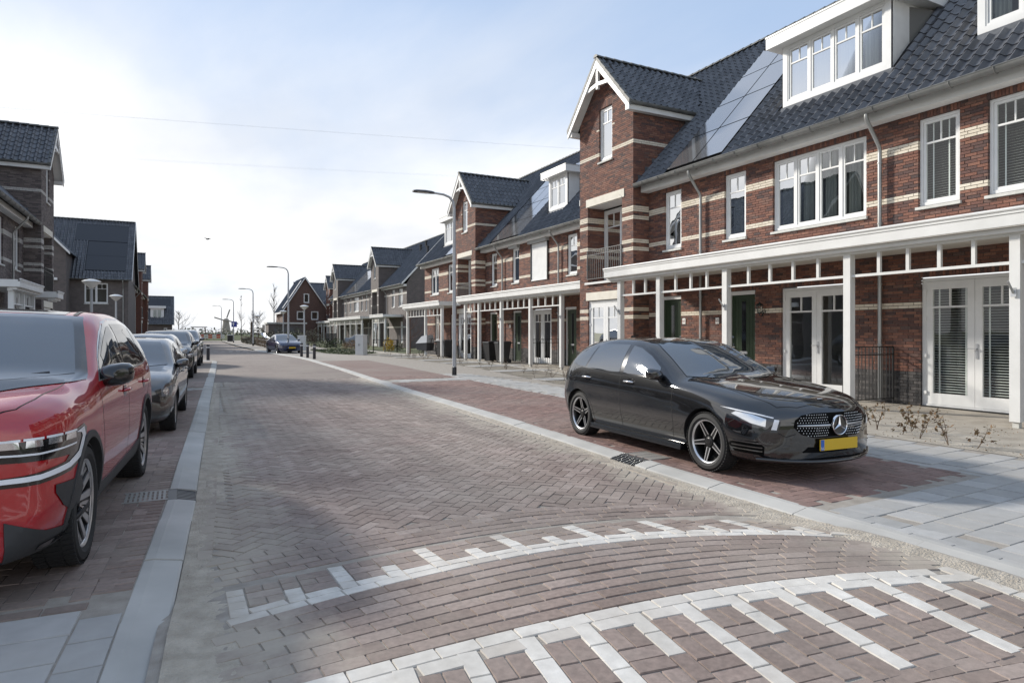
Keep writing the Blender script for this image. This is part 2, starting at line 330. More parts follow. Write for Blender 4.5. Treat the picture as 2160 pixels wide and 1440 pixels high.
def strip_sheet(name, fa, fb, ys, z, m, parent=None, nx=1, kind='structure'):
    V = []; F = []
    for y in ys:
        a, b = float(fa(y)), float(fb(y))
        for k in range(nx + 1):
            x = a + (b - a) * k / nx; V.append((x, y, z(x, y) if callable(z) else z))
    n = nx + 1
    for i in range(len(ys) - 1):
        for k in range(nx): F.append([i*n + k, i*n + k + 1, (i+1)*n + k + 1, (i+1)*n + k])
    o = obj(name, mesh_np(name, V, F, m), parent)
    if kind and parent is None: o['kind'] = kind
    return o
def far_paver_fn(c0, c1, dirt, rot):
    def fn(t, p):
        L = t.links.new; g = t.nodes.new('ShaderNodeNewGeometry')
        mp = t.nodes.new('ShaderNodeMapping'); mp.inputs['Rotation'].default_value = (0, 0, rot); L(g.outputs['Position'], mp.inputs[0])
        b = t.nodes.new('ShaderNodeTexBrick'); L(mp.outputs[0], b.inputs[0]); b.inputs['Scale'].default_value = 1
        b.inputs['Brick Width'].default_value = .21; b.inputs['Row Height'].default_value = .105; b.inputs['Mortar Size'].default_value = .006
        b.inputs[1].default_value = (*c0, 1); b.inputs[2].default_value = (*c1, 1); b.inputs[3].default_value = (.2, .18, .15, 1)
        n3 = t.nodes.new('ShaderNodeTexNoise'); n3.inputs['Scale'].default_value = .5; n3.inputs['Detail'].default_value = 7; L(g.outputs['Position'], n3.inputs[0])
        m3 = t.nodes.new('ShaderNodeMapRange'); L(n3.outputs[0], m3.inputs[0]); m3.inputs[1].default_value = .35; m3.inputs[2].default_value = .75; m3.inputs[3].default_value = .1; m3.inputs[4].default_value = .65
        x = t.nodes.new('ShaderNodeMix'); x.data_type = 'RGBA'; L(m3.outputs[0], x.inputs[0]); L(b.outputs[0], x.inputs[6]); x.inputs[7].default_value = (*dirt, 1); L(x.outputs[2], p.inputs['Base Color'])
    return fn
M_FARROAD = mat('far_brown_paving', rough=.85, fn=far_paver_fn((.13, .094, .083), (.19, .145, .128), (.27, .235, .195), R(45)))
M_FARRED = mat('far_red_paving', rough=.85, fn=far_paver_fn((.145, .082, .068), (.20, .118, .098), (.26, .215, .185), 0))
M_FARSLAB = mat('far_slab_paving', rough=.85, fn=noise_col((.34, .335, .32), (.43, .42, .40), 2, detail=6))
M_EARTH = mat('far_field', rough=.95, fn=noise_col((.09, .10, .04), (.17, .165, .08), .05, detail=8))

# ground sheet out to the horizon
gr = MB(); gr.add([(-2500, -300, -.16), (2500, -300, -.16), (2500, 4000, -.16), (-2500, 4000, -.16)], [(0, 1, 2, 3)])
tag(gr.build('ground', M_EARTH), kind='structure')
YG = 22.0                                    # laid piece by piece up to here
ys_n = np.arange(-2.5, YG + .01, .25); ys_f = [YG, 24, 28, 33, 37.5]
road = strip_sheet('road', lambda y: lk(y) - .05, lambda y: rk(y) + .05, ys_n, lambda x, y: float(roadz(x, y)) - .007, M_JOINT, nx=12)
strip_sheet('road_surface', lambda y: lk(y) - .04, lambda y: rk(y) + .04, ys_f, ROAD_Z, M_FARROAD, road)
def lfar(y): return np.interp(y, [37.5, 38.5, 40, 55, 80, 130], [1.72, 1.5, -6, -6, 1.2, 2.4])
strip_sheet('road_surface', lfar, lambda y: rk(y) + .04, [37.5, 38.5, 40, 48, 60, 80, 100, 130], ROAD_Z, M_FARROAD, road)
# the sides, one low sheet each, carrying bays and pavements
pav = strip_sheet('pavement', lambda y: rk(y) + KW - .04, lambda y: ge(y) + .02, list(ys_n) + [24, 28, 33, 38, 43, 50, 60, 80, 130], -.006, M_JOINT)
padL = strip_sheet('parking_bay', lambda y: -3.2, lambda y: lk(y) - KW + .06, list(np.arange(-2, 37.6, .5)), -.006, M_JOINT)
soil = strip_sheet('garden_ground', lambda y: ge(y) - .01, lambda y: 30, list(np.arange(-3, 60, 1.5)), -.006, M_SOIL)
strip_sheet('front_garden', lambda y: -40, lambda y: -3.2, [-3, 40], -.006, M_FARSLAB)
strip_sheet('garden_ground', lambda y: ge(y) - .01, lambda y: 40, list(np.arange(60, 131, 10)), -.006, M_GRASS)
strip_sheet('side_street', lambda y: -40, lambda y: -5.9, [40, 130], -.056, M_FARROAD)
tag(strip_sheet('verge', lambda y: lfar(y) - 5, lambda y: lfar(y), [58, 80, 100, 130], -.02, M_GRASS), kind='structure')

# ------------------------------------------------ pavers
def paver_arrays(P, zf=None):
    """P: list of (cx, cy, ang, lx, ly, z, kind) -> joined mesh arrays (5 quads each)"""
    P = np.array([p[:6] for p in P], dtype=float); n = len(P)
    base = np.array([(-1, -1), (1, -1), (1, 1), (-1, 1)], dtype=float)
    ca, sa = np.cos(P[:, 2]), np.sin(P[:, 2])
    def ring(inset, dz):
        hx = (P[:, 3] / 2 - inset)[:, None] * base[None, :, 0]; hy = (P[:, 4] / 2 - inset)[:, None] * base[None, :, 1]
        X = P[:, 0:1] + hx * ca[:, None] - hy * sa[:, None]; Y = P[:, 1:2] + hx * sa[:, None] + hy * ca[:, None]
        tilt = (RNG.normal(0, .0007, n))[:, None] * base[None, :, 0] + (RNG.normal(0, .0007, n))[:, None] * base[None, :, 1]
        Zb = P[:, 5:6] if zf is None else zf(X, Y) + (P[:, 5:6] - zf(P[:, 0:1], P[:, 1:2]))
        return np.stack([X, Y, Zb + dz + tilt], axis=2)
    top = ring(.0035, 0); bot = ring(0, -.010)
    V = np.concatenate([top, bot], axis=1).reshape(-1, 3)
    q = np.array([(0, 1, 2, 3), (4, 5, 1, 0), (5, 6, 2, 1), (6, 7, 3, 2), (7, 4, 0, 3)])
    F = (q[None] + (np.arange(n) * 8)[:, None, None]).reshape(-1, 4)
    return V, F
_pm = {}
def lay(P, parent, name, mats, single=300, zf=None):
    """lay pieces: the ones that show largest as objects of their own, the rest joined"""
    A = np.array([p[:6] for p in P], dtype=float)
    px, py, d = proj_np(np.stack([A[:, 0], A[:, 1], A[:, 5]], axis=1))
    inside = (px > -10) & (px < 2170) & (py > 660) & (py < 1450)
    score = np.where(inside, A[:, 3] * A[:, 4] / d ** 3, -1)
    order = np.argsort(-score); one = set(order[:single][score[order[:single]] > 0].tolist())
    kinds = sorted(set(p[6] for p in P))
    for k in kinds:
        rest = [p for i, p in enumerate(P) if i not in one and p[6] == k]
        if rest:
            V, F = paver_arrays(rest, zf); o = obj(name + '_field', mesh_np(name + '_field', V, F, mats[k]), parent); o['kind'] = 'stuff'
    for i in order[:single]:
        i = int(i)
        if i not in one: continue
        cx, cy, an, lx, ly, z, k = P[i]
        key = (round(lx, 3), round(ly, 3), mats[k].name)
        if key not in _pm:
            V, F = paver_arrays([(0, 0, 0, lx, ly, 0, k)]); _pm[key] = mesh_np(name, V, F, mats[k])
        o = obj(name, _pm[key], parent); o.location = (cx, cy, z); e_ = .05
        sx = float(zf(cx + e_, cy) - zf(cx - e_, cy)) / (2 * e_) if zf else 0.; sy = float(zf(cx, cy + e_) - zf(cx, cy - e_)) / (2 * e_) if zf else 0.
        nrm = Vector((-sx + random.gauss(0, .004), -sy + random.gauss(0, .004), 1)).normalized(); q_ = Vector((0, 0, 1)).rotation_difference(nrm) @ Matrix.Rotation(an, 3, 'Z').to_quaternion()
        o.rotation_euler = q_.to_euler()
def herring(x0, x1, y0, y1, ang, keep, z, kind, mod=.106, ox=0, oy=0):
    out = []; ca, sa = math.cos(ang), math.sin(ang); cx, cy = (x0 + x1) / 2 + ox, (y0 + y1) / 2 + oy
    n = int(math.hypot(x1 - x0, y1 - y0) / mod / 2) + 6
    g = .003
    for j in range(-n, n):
        k0 = (-n - j) // 4 - 1; k1 = (n - j) // 4 + 1
        for k in range(k0, k1):
            for (u, v, a) in (((j + 4*k + 1), j + .5, 0), ((j + 4*k + 3.5), j + 1, math.pi / 2)):
                u *= mod; v *= mod; x = cx + u*ca - v*sa; y = cy + u*sa + v*ca
                if keep(x, y):
                    out.append((x, y, ang + a + random.gauss(0, .006), 2*mod - g, mod - g, z(x, y) + random.gauss(0, .0012), kind))
    return out
RP = []                                       # road pavers
def in_road(x, y): return y < YG and lk(y) + .22 < x < rk(y) - .17 and y > yup(min(max(x, 0), 4.5)) + 1.18
RP += herring(-1, 6.5, 3.5, YG + 1, R(45) - .03, in_road, lambda x, y: float(roadz(x, y)), 'a')
def row(yc, x0, x1, off, h, kind, l=.212, zf=roadz):
    x = x0 + off
    while x < x1:
        a = math.atan((yc(x + .05) - yc(x - .05)) / .1)
        if x > x0 - .1: RP.append((x, float(yc(x)), a + random.gauss(0, .006), l - .006, h - .005, float(zf(x, yc(x))) + random.gauss(0, .0012), kind))
        x += l * math.cos(a)
XL, XR = .22, 4.46
# rows over the hump, between the two white arcs
NR = 8
for r in range(NR):
    f = (r + .5) / NR
    row(lambda x, f=f: ylo(x) + (yup(x) - ylo(x)) * f, XL, XR - .05, .106 * (r % 2) + .02, .86 / NR, 'a')
# lower white band, teeth and the dark pavers between them
row(lambda x: ylo(x) - .052, XL - .1, 4.28, .0, .105, 'w')
def cell(s, off, d, lx, ly, kind):
    """a piece of the tooth pattern: s along the arc, off sideways, d away from it"""
    x, y = (s, float(ylo(s))) if cell.low else (s, float(yup(s))); D = cell.D; x += off * -D[1] * (1 if cell.low else -1) + D[0] * d; y += off * D[0] * (1 if cell.low else -1) + D[1] * d
    a = math.atan2(D[0], -D[1]) if cell.low else math.atan2(-D[0], D[1])
    RP.append((x, y, a + random.gauss(0, .004), lx - .005, ly - .005, float(roadz(x, y)) + random.gauss(0, .001), kind))
cell.low = True; _n = math.hypot(.11, 1); cell.D = (-.11 / _n, -1 / _n)
s = -.05; i = 0
while s < 4.1:
    nlong = 4 if i % 2 == 0 else 2; sl_ = math.atan(float(ylo(s + .2) - ylo(s + .1)) / .1)
    for r in range(4): cell(s, 0, .105 + .107 + r * .214, .105, .214, 'w' if r < nlong else 'a')
    xm = s + .158; RP.append((xm, float(ylo(xm)) - .158, sl_, .207, .1, float(roadz(xm, ylo(xm) - .15)), 'w'))
    for r in range(4):
        d0 = .21 + r * .2
        if (r + i) % 2 == 0 or r == 0: cell(s + .158, -.0525, d0 + .1, .104, .2, 'a'); cell(s + .158, .0525, d0 + .1, .104, .2, 'a')
        else: cell(s + .158, 0, d0 + .05, .209, .1, 'a'); cell(s + .158, 0, d0 + .15, .209, .1, 'a')
    s += .315; i += 1
for r in range(16):
    row(lambda x, r=r: ylo(x) * .9 + .28 - 1.03 - .107 * r, XL - .5, 4.5, .1 * (r % 2), .107, 'a')
for r in range(7):                             # white edge line along the kerb
    RP.append((4.33, 2.34 - r * .213, math.pi / 2 - .1 + .02 * r, .207, .1, float(roadz(4.3, 2.3 - r * .2)), 'w'))
# upper white band and teeth
cell.low = False; cell.D = (0.01, 1.)
row(lambda x: yup(x) + .045, XL, 4.36, .1, .09, 'w')
s = .28; i = 0
while s < 4.35:
    nlong = 4 if i % 2 == 0 else 2; sl_ = math.atan(float(yup(s + .2) - yup(s + .1)) / .1)
    for r in range(4): cell(s, 0, .09 + .062 + r * .125, .103, .125, 'w' if r < nlong else 'a')
    xm = s + .153; RP.append((xm, float(yup(xm)) + .135, sl_, .2, .086, float(roadz(xm, yup(xm) + .13)), 'w'))
    for r in range(3):
        d0 = .18 + r * .135
        if (r + i) % 2: cell(s + .153, 0, d0 + .067, .2, .135, 'a')
        else: cell(s + .153, -.05, d0 + .067, .1, .135, 'a'); cell(s + .153, .05, d0 + .067, .1, .135, 'a')
    s += .307; i += 1
for r in range(5):
    row(lambda x, r=r: yup(x) * .75 + .92 + .75 + .107 * r, XL, 4.5, .106 * (r % 2), .107, 'a')
# edge courses along the kerbs
for y in np.arange(5.0, YG, .212):
    RP.append((float(rk(y)) - .10, y, math.pi / 2 - .02, .205, .1, ROAD_Z + .001, 'a'))
    RP.append((float(lk(y)) + .13, y, math.pi / 2 - .05, .205, .1, ROAD_Z + .001, 'a'))
lay(RP, road, 'paver', {'a': M_PAVER, 'w': M_PAVER_WHITE}, zf=roadz)
# right-hand side: red bay, then slabs
BAYW = 2.6
def bay_r(y): return rk(y) + KW + BAYW
PP = herring(4.5, 9, 3.6, YG + 1, .03, lambda x, y: rk(y) + KW + .06 < x < bay_r(y) - .04 and y > 3.82 + (x - 4.9) * .05 and not (18.9 < y < 20.1) and y < YG, lambda x, y: 0, 'r')
def slabs(x0, x1, y0, y1, lx, ly, keep, shear=0, kind='s', rowoff=.5):
    out = []; j = 0; y = y0
    while y < y1:
        x = x0 + (j % 2) * lx * rowoff
        while x < x1:
            yy = y + shear * (x - x0)
            if keep(x, yy): out.append((x, yy, math.atan(shear) + random.gauss(0, .003), lx - .006, ly - .006, random.gauss(0, .0015), kind))
            x += lx
        y += ly; j += 1
    return out
PP += slabs(4.9, 9.4, -2.5, YG, .3, .3, lambda x, y: rk(y) + KW + .25 < x < ge(y) - .1 and (y < 3.72 + (x - 4.9) * .05 or x > bay_r(y) + .14 or 18.95 < y < 20.05) and y < YG, shear=.05)
for y in np.arange(-2, YG, .3):
    if y < 3.7: PP.append((float(rk(y)) + KW + .16, y + .12, .05, .2, .295, 0, 's'))
    if y < 3.7 or y > 3.9: PP.append((float(rk(y)) + KW + (.045 if y > 3.9 else .05), y, math.pi / 2 - .02, .295, .09, 0, 's' if y < 3.7 or 18.9 < y < 20.1 else 'r'))
for y in np.arange(3.9, YG, .5): PP.append((float(bay_r(y)) + .05, y, math.pi / 2, .495, .09, 0, 's'))
lay(PP, pav, 'paving_stone', {'r': M_PAVER_RED, 's': M_SLAB})
strip_sheet('far_paving', lambda y: rk(y) + KW, lambda y: ge(y), [YG, 24, 28, 33, 38, 43, 50, 60, 80, 130], -.008, M_FARSLAB, pav)
strip_sheet('far_bay', lambda y: rk(y) + KW + .02, lambda y: bay_r(y), [YG, 24, 28, 32, 35], -.003, M_FARRED, pav)
# left-hand side
LP = herring(-3, 1.2, 4.2, YG + 1, -.055, lambda x, y: -3.1 < x < lk(y) - KW - .14 and 4.34 - x * .05 < y < YG and not (18.9 < y < 19.7), lambda x, y: 0, 'a')
for y in np.arange(4.45, YG, .109):
    if not (18.9 < y < 19.7): LP.append((float(lk(y)) - KW - .108, y, -.055, .205, .1, 0, 'a'))
for j in range(11):                             # slabs laid from the kerb course outwards, in half bond
    y = 4.02 - j * .3; e = float(lk(y)) - KW - .208; first = .3 if j % 2 else .6
    x = e - first / 2; LP.append((x, y - (x - e) * .05, -.05, first - .006, .294, random.gauss(0, .0015), 's')); x -= first / 2 + .3
    while x > -3.2: LP.append((x, y - (x - e) * .05, -.05 + random.gauss(0, .003), .594, .294, random.gauss(0, .0015), 's')); x -= .6
for x in np.arange(-3.1, -.35, .212): LP.append((x, 4.235 - (x + .3) * .05, -.05, .206, .1, 0, 'a'))
LP += slabs(-3.0, 1.0, 18.95, 19.7, .6, .3, lambda x, y: x < lk(y) - KW - .2, shear=-.05)
for y in np.arange(1.2, 4.15, .3):
    LP.append((float(lk(y)) - KW - .105, y, -.055, .198, .295, 0, 's'))
lay(LP, padL, 'paving_stone', {'a': M_PAVER_BAY, 's': M_SLAB})
strip_sheet('far_bay', lambda y: -3.2, lambda y: lk(y) - KW + .02, [YG, 26, 32, 37.5], -.003, M_FARROAD, padL)

# ------------------------------------------------ kerbs, one stone at a time
def kerb_line(name, fx, y0, y1, sgn, seg=1.0, gap=None, skew=0.0):
    """sgn=+1: the road lies on the low-x side"""
    K = bpy.data.objects.new(name, None); COL.objects.link(K); K['kind'] = 'structure'
    y = y0
    while y < y1:
        ye = min(y + seg, y1)
        if gap and y < gap[1] and ye > gap[0]:
            if y < gap[0] - .05: ye = gap[0]
            else: y = gap[1]; continue
        m = MB(); dz = random.gauss(0, .003); dx = random.gauss(0, .003); e = .004
        prof = [(0, -.11), (0, ROAD_Z + .012), (.012, ROAD_Z + .022), (.15, -.003), (.165, .001), (KW - .005, .002), (KW, -.004), (KW, -.11)]
        a = [(float(fx(y + e)) + dx + sgn * p, y + e + skew * p, q + dz) for p, q in prof]
        b = [(float(fx(ye - e)) + dx + sgn * p, ye - e + skew * p, q + dz) for p, q in prof]
        n = len(prof)
        m.add(a + b, [list(range(n)), list(range(n, 2*n))[::-1]] + [(i, i + 1, n + i + 1, n + i) for i in range(n - 1)])
        m.build('kerb_stone', M_CONC, K, fix=True)
        y = ye
    return K
kerb_line('kerb', rk, -2.2, 60, 1, gap=(6.02, 6.52))
kerb_line('kerb', lk, -2.1, 37.5, -1, gap=(6.58, 7.0))
# kerb nose at the end of the left bay
m = MB()
pts = [(1.72 + .0, 37.5), (1.68, 38.3), (1.35, 38.9), (.7, 39.2), (-2, 39.3)]
for i in range(len(pts) - 1):
    (xa, ya), (xb, yb) = pts[i], pts[i+1]; d = Vector((xb - xa, yb - ya, 0)).normalized(); nrm = Vector((-d.y, d.x, 0))
    A, B = Vector((xa, ya, 0)), Vector((xb, yb, 0))
    m.add([A + Vector((0, 0, -.1)), B + Vector((0, 0, -.1)), B + Vector((0, 0, -.03)), A + Vector((0, 0, -.03)), A + nrm*.2, B + nrm*.2, A + nrm*.27, B + nrm*.27], [(0, 1, 2, 3), (3, 2, 5, 4), (4, 5, 7, 6)])
m.build('kerb_stone', M_CONC, bpy.data.objects['kerb.001'], fix=True)
tag(strip_sheet('bay_end_paving', lambda y: -3.2, lambda y: np.interp(y, [37.5, 38.3, 38.9, 39.2], [1.45, 1.42, 1.1, .5]), [37.5, 38.3, 38.9, 39.15], -.001, M_FARSLAB), kind='structure')

# gullies set in the kerbs
def gully(name, x, y, sgn, ln, label, flat):
    t = thing(name, (x, y, 0), label, 'drain')
    m = MB(); prof = [(0, -.10), (0, ROAD_Z + .008), (.15, -.006), (.16, .0), (KW, .001), (KW, -.10)]
    for k in range(7):                                    # bars
        ya = y + k * ln / 7 + .004; yb = ya + ln / 7 * .52
        for i in range(len(prof) - 2):
            (p, q), (p2, q2) = prof[i], prof[i+1]
            if i in (1, 2): m.add([(x + sgn*p, ya, q), (x + sgn*p2, ya, q2), (x + sgn*p2, yb, q2), (x + sgn*p, yb, q), (x + sgn*p, ya, q - .035), (x + sgn*p2, ya, q2 - .035), (x + sgn*p2, yb, q2 - .035), (x + sgn*p, yb, q - .035)],
                                  [(0, 1, 2, 3), (0, 4, 5, 1), (3, 2, 6, 7), (0, 3, 7, 4)])
    m.build('grate', mat('cast_iron', (.10, .10, .10), .5, metal=.5), t, fix=True)
    f = MB()
    for ya, yb in ((y - .012, y + .004), (y + ln - .006, y + ln + .01)):
        f.add([(x + sgn*p, ya, q + .002) for p, q in prof] + [(x + sgn*p, yb, q + .002) for p, q in prof], [list(range(6)), list(range(6, 12))[::-1]] + [(i, i + 1, 7 + i, 6 + i) for i in range(5)])
    f.box(x + sgn * .16, x + sgn * KW, y, y + ln, -.1, .001)
    f.build('frame', mat('cast_iron'), t, fix=True)
    b = MB(); b.box(x + sgn*.002, x + sgn * .16, y, y + ln, -.2, -.1); b.build('sump', M_IRON, t)
    if flat:                                              # grid lid behind the kerb
        g = MB(); w2 = flat
        xa = x + sgn * KW
        for k in range(9): g.box(xa + sgn * (.02 + k * w2 / 9), xa + sgn * (.02 + k * w2 / 9 + w2 * .06), y + .03, y + ln - .03, -.02, .006)
        g.box(xa, xa + sgn * w2 * 1.05, y, y + .03, -.02, .0065); g.box(xa, xa + sgn * w2 * 1.05, y + ln - .03, y + ln, -.02, .0065)
        for yy in (y + ln * .33, y + ln * .62): g.box(xa, xa + sgn * w2 * 1.02, yy, yy + .02, -.02, .0062)
        g.build('lid', mat('worn_steel', (.32, .31, .29), .55, metal=.4), t)
    return t
gully('gully_grate', float(rk(6.2)), 6.03, 1, .48, 'slotted cast iron gully in the kerb beside the black hatchback', .3)
gully('gully_grate', float(lk(6.8)), 6.59, -1, .40, 'slotted gully with a flat lid in the kerb beside the red SUV', .34)

# ------------------------------------------------ drifts of sand along both kerbs
def vnoise(x, y, seed, oct=5, f0=1.0):
    r = np.random.default_rng(seed); out = np.zeros_like(x); amp = 1; tot = 0
    for o in range(oct):
        n = 64; g = r.random((n, n)); fx = x * f0 * 2**o; fy = y * f0 * 2**o
        ix = np.floor(fx).astype(int); iy = np.floor(fy).astype(int); tx = fx - ix; ty = fy - iy
        tx = tx*tx*(3-2*tx); ty = ty*ty*(3-2*ty)
        a = g[ix % n, iy % n]; b = g[(ix+1) % n, iy % n]; c = g[ix % n, (iy+1) % n]; d = g[(ix+1) % n, (iy+1) % n]
        out += amp * ((a*(1-tx) + b*tx)*(1-ty) + (c*(1-tx) + d*tx)*ty); tot += amp; amp *= .55
    return out / tot
def drift(fx, sgn, y0, y1, wmax, wf, hmax, seed, step=.03, label=''):
    ny = int((y1 - y0) / step); nx = int(wmax / step * .9)
    yy = y0 + np.arange(ny + 1) * step; uu = np.linspace(0, 1, nx + 1) * wmax
    Y, U = np.meshgrid(yy, uu, indexing='ij')
    X = fx(Y) + sgn * U
    n = vnoise(X * 1.0 + 7, Y * 1.0 + 3, seed, 6, 1.3); n2 = vnoise(X + 50, Y + 9, seed + 1, 4, 9.0)
    W = wf(Y) * (.55 + .9 * n)
    prof = 1 - U / W
    n3 = vnoise(X + 3, Y + 77, seed + 2, 4, 28.0)
    Z = roadz(X, Y) - .008 + hmax * np.clip(prof, -.6, .7) * np.where(prof > 0, 1, .45) + .012 * (n2 - .5) + .016 * (n3 - .5) + .010 * (n - .5)
    # fine ridges left by tyres and brooms
    Z += .003 * np.sin(X * 60 + n * 12) * np.clip(prof, 0, 1)
    Z = np.where(prof < -1.4, roadz(X, Y) - .03, Z)
    V = np.stack([X, Y, Z], axis=2).reshape(-1, 3)
    i = np.arange(ny)[:, None] * (nx + 1) + np.arange(nx)[None, :]
    F = np.stack([i, i + 1, i + nx + 2, i + nx + 1], axis=2).reshape(-1, 4)
    if sgn > 0: F = F
    else: F = F[:, ::-1]
    o = obj('sand_drift', mesh_np('sand_drift', V, F, M_SAND, smooth=True)); tag(o, label, 'sand', kind='stuff')
drift(lambda y: lk(y) + .005, 1, 1.8, 22, 1.9, lambda y: np.interp(y, [1.8, 3.2, 4.2, 5.2, 6.4, 7.4, 8.6, 9.8, 12, 16, 22], [.50, .40, .26, .26, .28, .42, .5, .32, .2, .16, .12]), .018, 3, label='pale sand swept up along the kerb by the parked cars')
drift(lambda y: rk(y) - .005, -1, 1.2, 22, 1.1, lambda y: np.interp(y, [1.2, 2.4, 3.2, 4.2, 5.5, 7, 9, 14, 22], [.22, .25, .32, .36, .26, .18, .16, .13, .1]), .018, 11, label='pale sand swept up along the kerb by the black hatchback')
# ================================================================ HOUSES
class Map:
    """flat frame: world = O + U*u + N*n + z*v"""
    def __init__(s, O, U, Nn): s.O, s.U, s.N = np.array(O, float), np.array(U, float), np.array(Nn, float)
    def p(s, u, v, n): return s.O + s.U * u + s.N * n + np.array((0, 0, 1.)) * v
class UB(MB):
    def __init__(s, mp): super().__init__(); s.mp = mp
    def ub(s, u0, u1, v0, v1, n0, n1):
        P = s.mp.p; return s.add([P(u0,v0,n0),P(u1,v0,n0),P(u1,v1,n0),P(u0,v1,n0),P(u0,v0,n1),P(u1,v0,n1),P(u1,v1,n1),P(u0,v1,n1)],
                     [(3,2,1,0),(4,5,6,7),(0,1,5,4),(1,2,6,5),(2,3,7,6),(3,0,4,7)])
    def ring(s, u0, u1, v0, v1, w, n0, n1, wb=None):
        wb = wb or w
        s.ub(u0, u1, v0, v0 + wb, n0, n1); s.ub(u0, u1, v1 - w, v1, n0, n1); s.ub(u0, u0 + w, v0 + wb, v1 - w, n0, n1); return s.ub(u1 - w, u1, v0 + wb, v1 - w, n0, n1)
CH, BL, JT = .0625, .218, .011
def bricks(u0, u1, v0, v1, holes=(), bands=(), soldiers=(), plinth=0, lim=None, off=0):
    """one wall face in courses -> [(u0,u1,v0,v1,kind)]"""
    out = []; k = int(round(v0 / CH)); blocked = list(holes) + [(a, b, c, d) for a, b, c, d in soldiers]
    while (k + .5) * CH < v1:
        a, b = k * CH, (k + 1) * CH; vm = (a + b) / 2
        ua, ub_ = (u0, u1) if lim is None else (max(u0, lim(vm)[0]), min(u1, lim(vm)[1]))
        if ub_ - ua > .03:
            segs = [(ua, ub_)]
            for (h0, h1, g0, g1) in blocked:
                if g0 < vm < g1:
                    ns = []
                    for (x, y) in segs:
                        if h1 <= x or h0 >= y: ns.append((x, y))
                        else:
                            if h0 > x: ns.append((x, h0))
                            if h1 < y: ns.append((h1, y))
                    segs = ns
            kind = 'r'
            if vm < plinth: kind = 'p'
            for (g0, g1) in bands:
                if g0 < vm < g1: kind = 'c'
            for (x, y) in segs:
                st = math.floor((x - u0) / BL) * BL + u0 + (k % 2) * BL / 2 + ((k * 7919) % 5 == 0) * BL / 4 - BL
                while st < y:
                    p, q = max(st, x), min(st + BL, y)
                    if q - p > .025: out.append((p + JT/2, q - JT/2, a + JT/2, b - JT/2, kind))
                    st += BL
        k += 1
    for (h0, h1, g0, g1) in soldiers:
        n = max(1, int(round((h1 - h0) / CH))); w = (h1 - h0) / n
        for i in range(n): out.append((h0 + i*w + JT/2, h0 + (i+1)*w - JT/2, g0 + JT/2, g1 - JT/2, 'r'))
    return out
def brick_mesh(B, mp, depth):
    B = np.array([b[:4] for b in B]); n = len(B)
    u = np.stack([B[:, 0], B[:, 1], B[:, 1], B[:, 0]], 1); v = np.stack([B[:, 2], B[:, 2], B[:, 3], B[:, 3]], 1)
    jit = RNG.normal(0, .0016, n)[:, None]
    f = mp.O + u[..., None] * mp.U + v[..., None] * np.array((0, 0, 1.)) + jit[..., None] * mp.N
    bk = mp.O + u[..., None] * mp.U + v[..., None] * np.array((0, 0, 1.)) - depth * mp.N
    V = np.concatenate([f, bk], 1).reshape(-1, 3)
    q = np.array([(0, 1, 2, 3), (4, 5, 1, 0), (5, 6, 2, 1), (6, 7, 3, 2), (7, 4, 0, 3)])
    if np.dot(np.cross(mp.U, (0, 0, 1.)), mp.N) < 0: q = q[:, ::-1]
    return V, (q[None] + (np.arange(n) * 8)[:, None, None]).reshape(-1, 4)
def backing(mp, u0, u1, v0, v1, holes, n=-.012, lim=None, m=None):
    """mortar face behind the bricks, open at the holes"""
    us = sorted({u0, u1, *[min(max(h, u0), u1) for H in holes for h in H[:2]]}); vs = sorted({v0, v1, *[min(max(h, v0), v1) for H in holes for h in H[2:4]]})
    if lim: vs = sorted(set(vs) | set(np.linspace(v0, v1, 12)))
    m = m or UB(mp)
    for i in range(len(us) - 1):
        for j in range(len(vs) - 1):
            um, vm = (us[i] + us[i+1]) / 2, (vs[j] + vs[j+1]) / 2
            if any(h[0] < um < h[1] and h[2] < vm < h[3] for h in holes): continue
            P = mp.p
            if lim:
                la, lb = lim(vs[j]), lim(vs[j+1] - 1e-4)
                a0, a1, b0, b1 = max(us[i], la[0]), min(us[i+1], la[1]), max(us[i], lb[0]), min(us[i+1], lb[1])
                if a1 <= a0: continue
                if b1 < b0: b0 = b1 = (b0 + b1) / 2
                m.add([P(a0, vs[j], n), P(a1, vs[j], n), P(b1, vs[j+1], n), P(b0, vs[j+1], n)], [(0, 1, 2, 3)])
            else: m.add([P(us[i], vs[j], n), P(us[i+1], vs[j], n), P(us[i+1], vs[j+1], n), P(us[i], vs[j+1], n)], [(0, 1, 2, 3)])
    return m
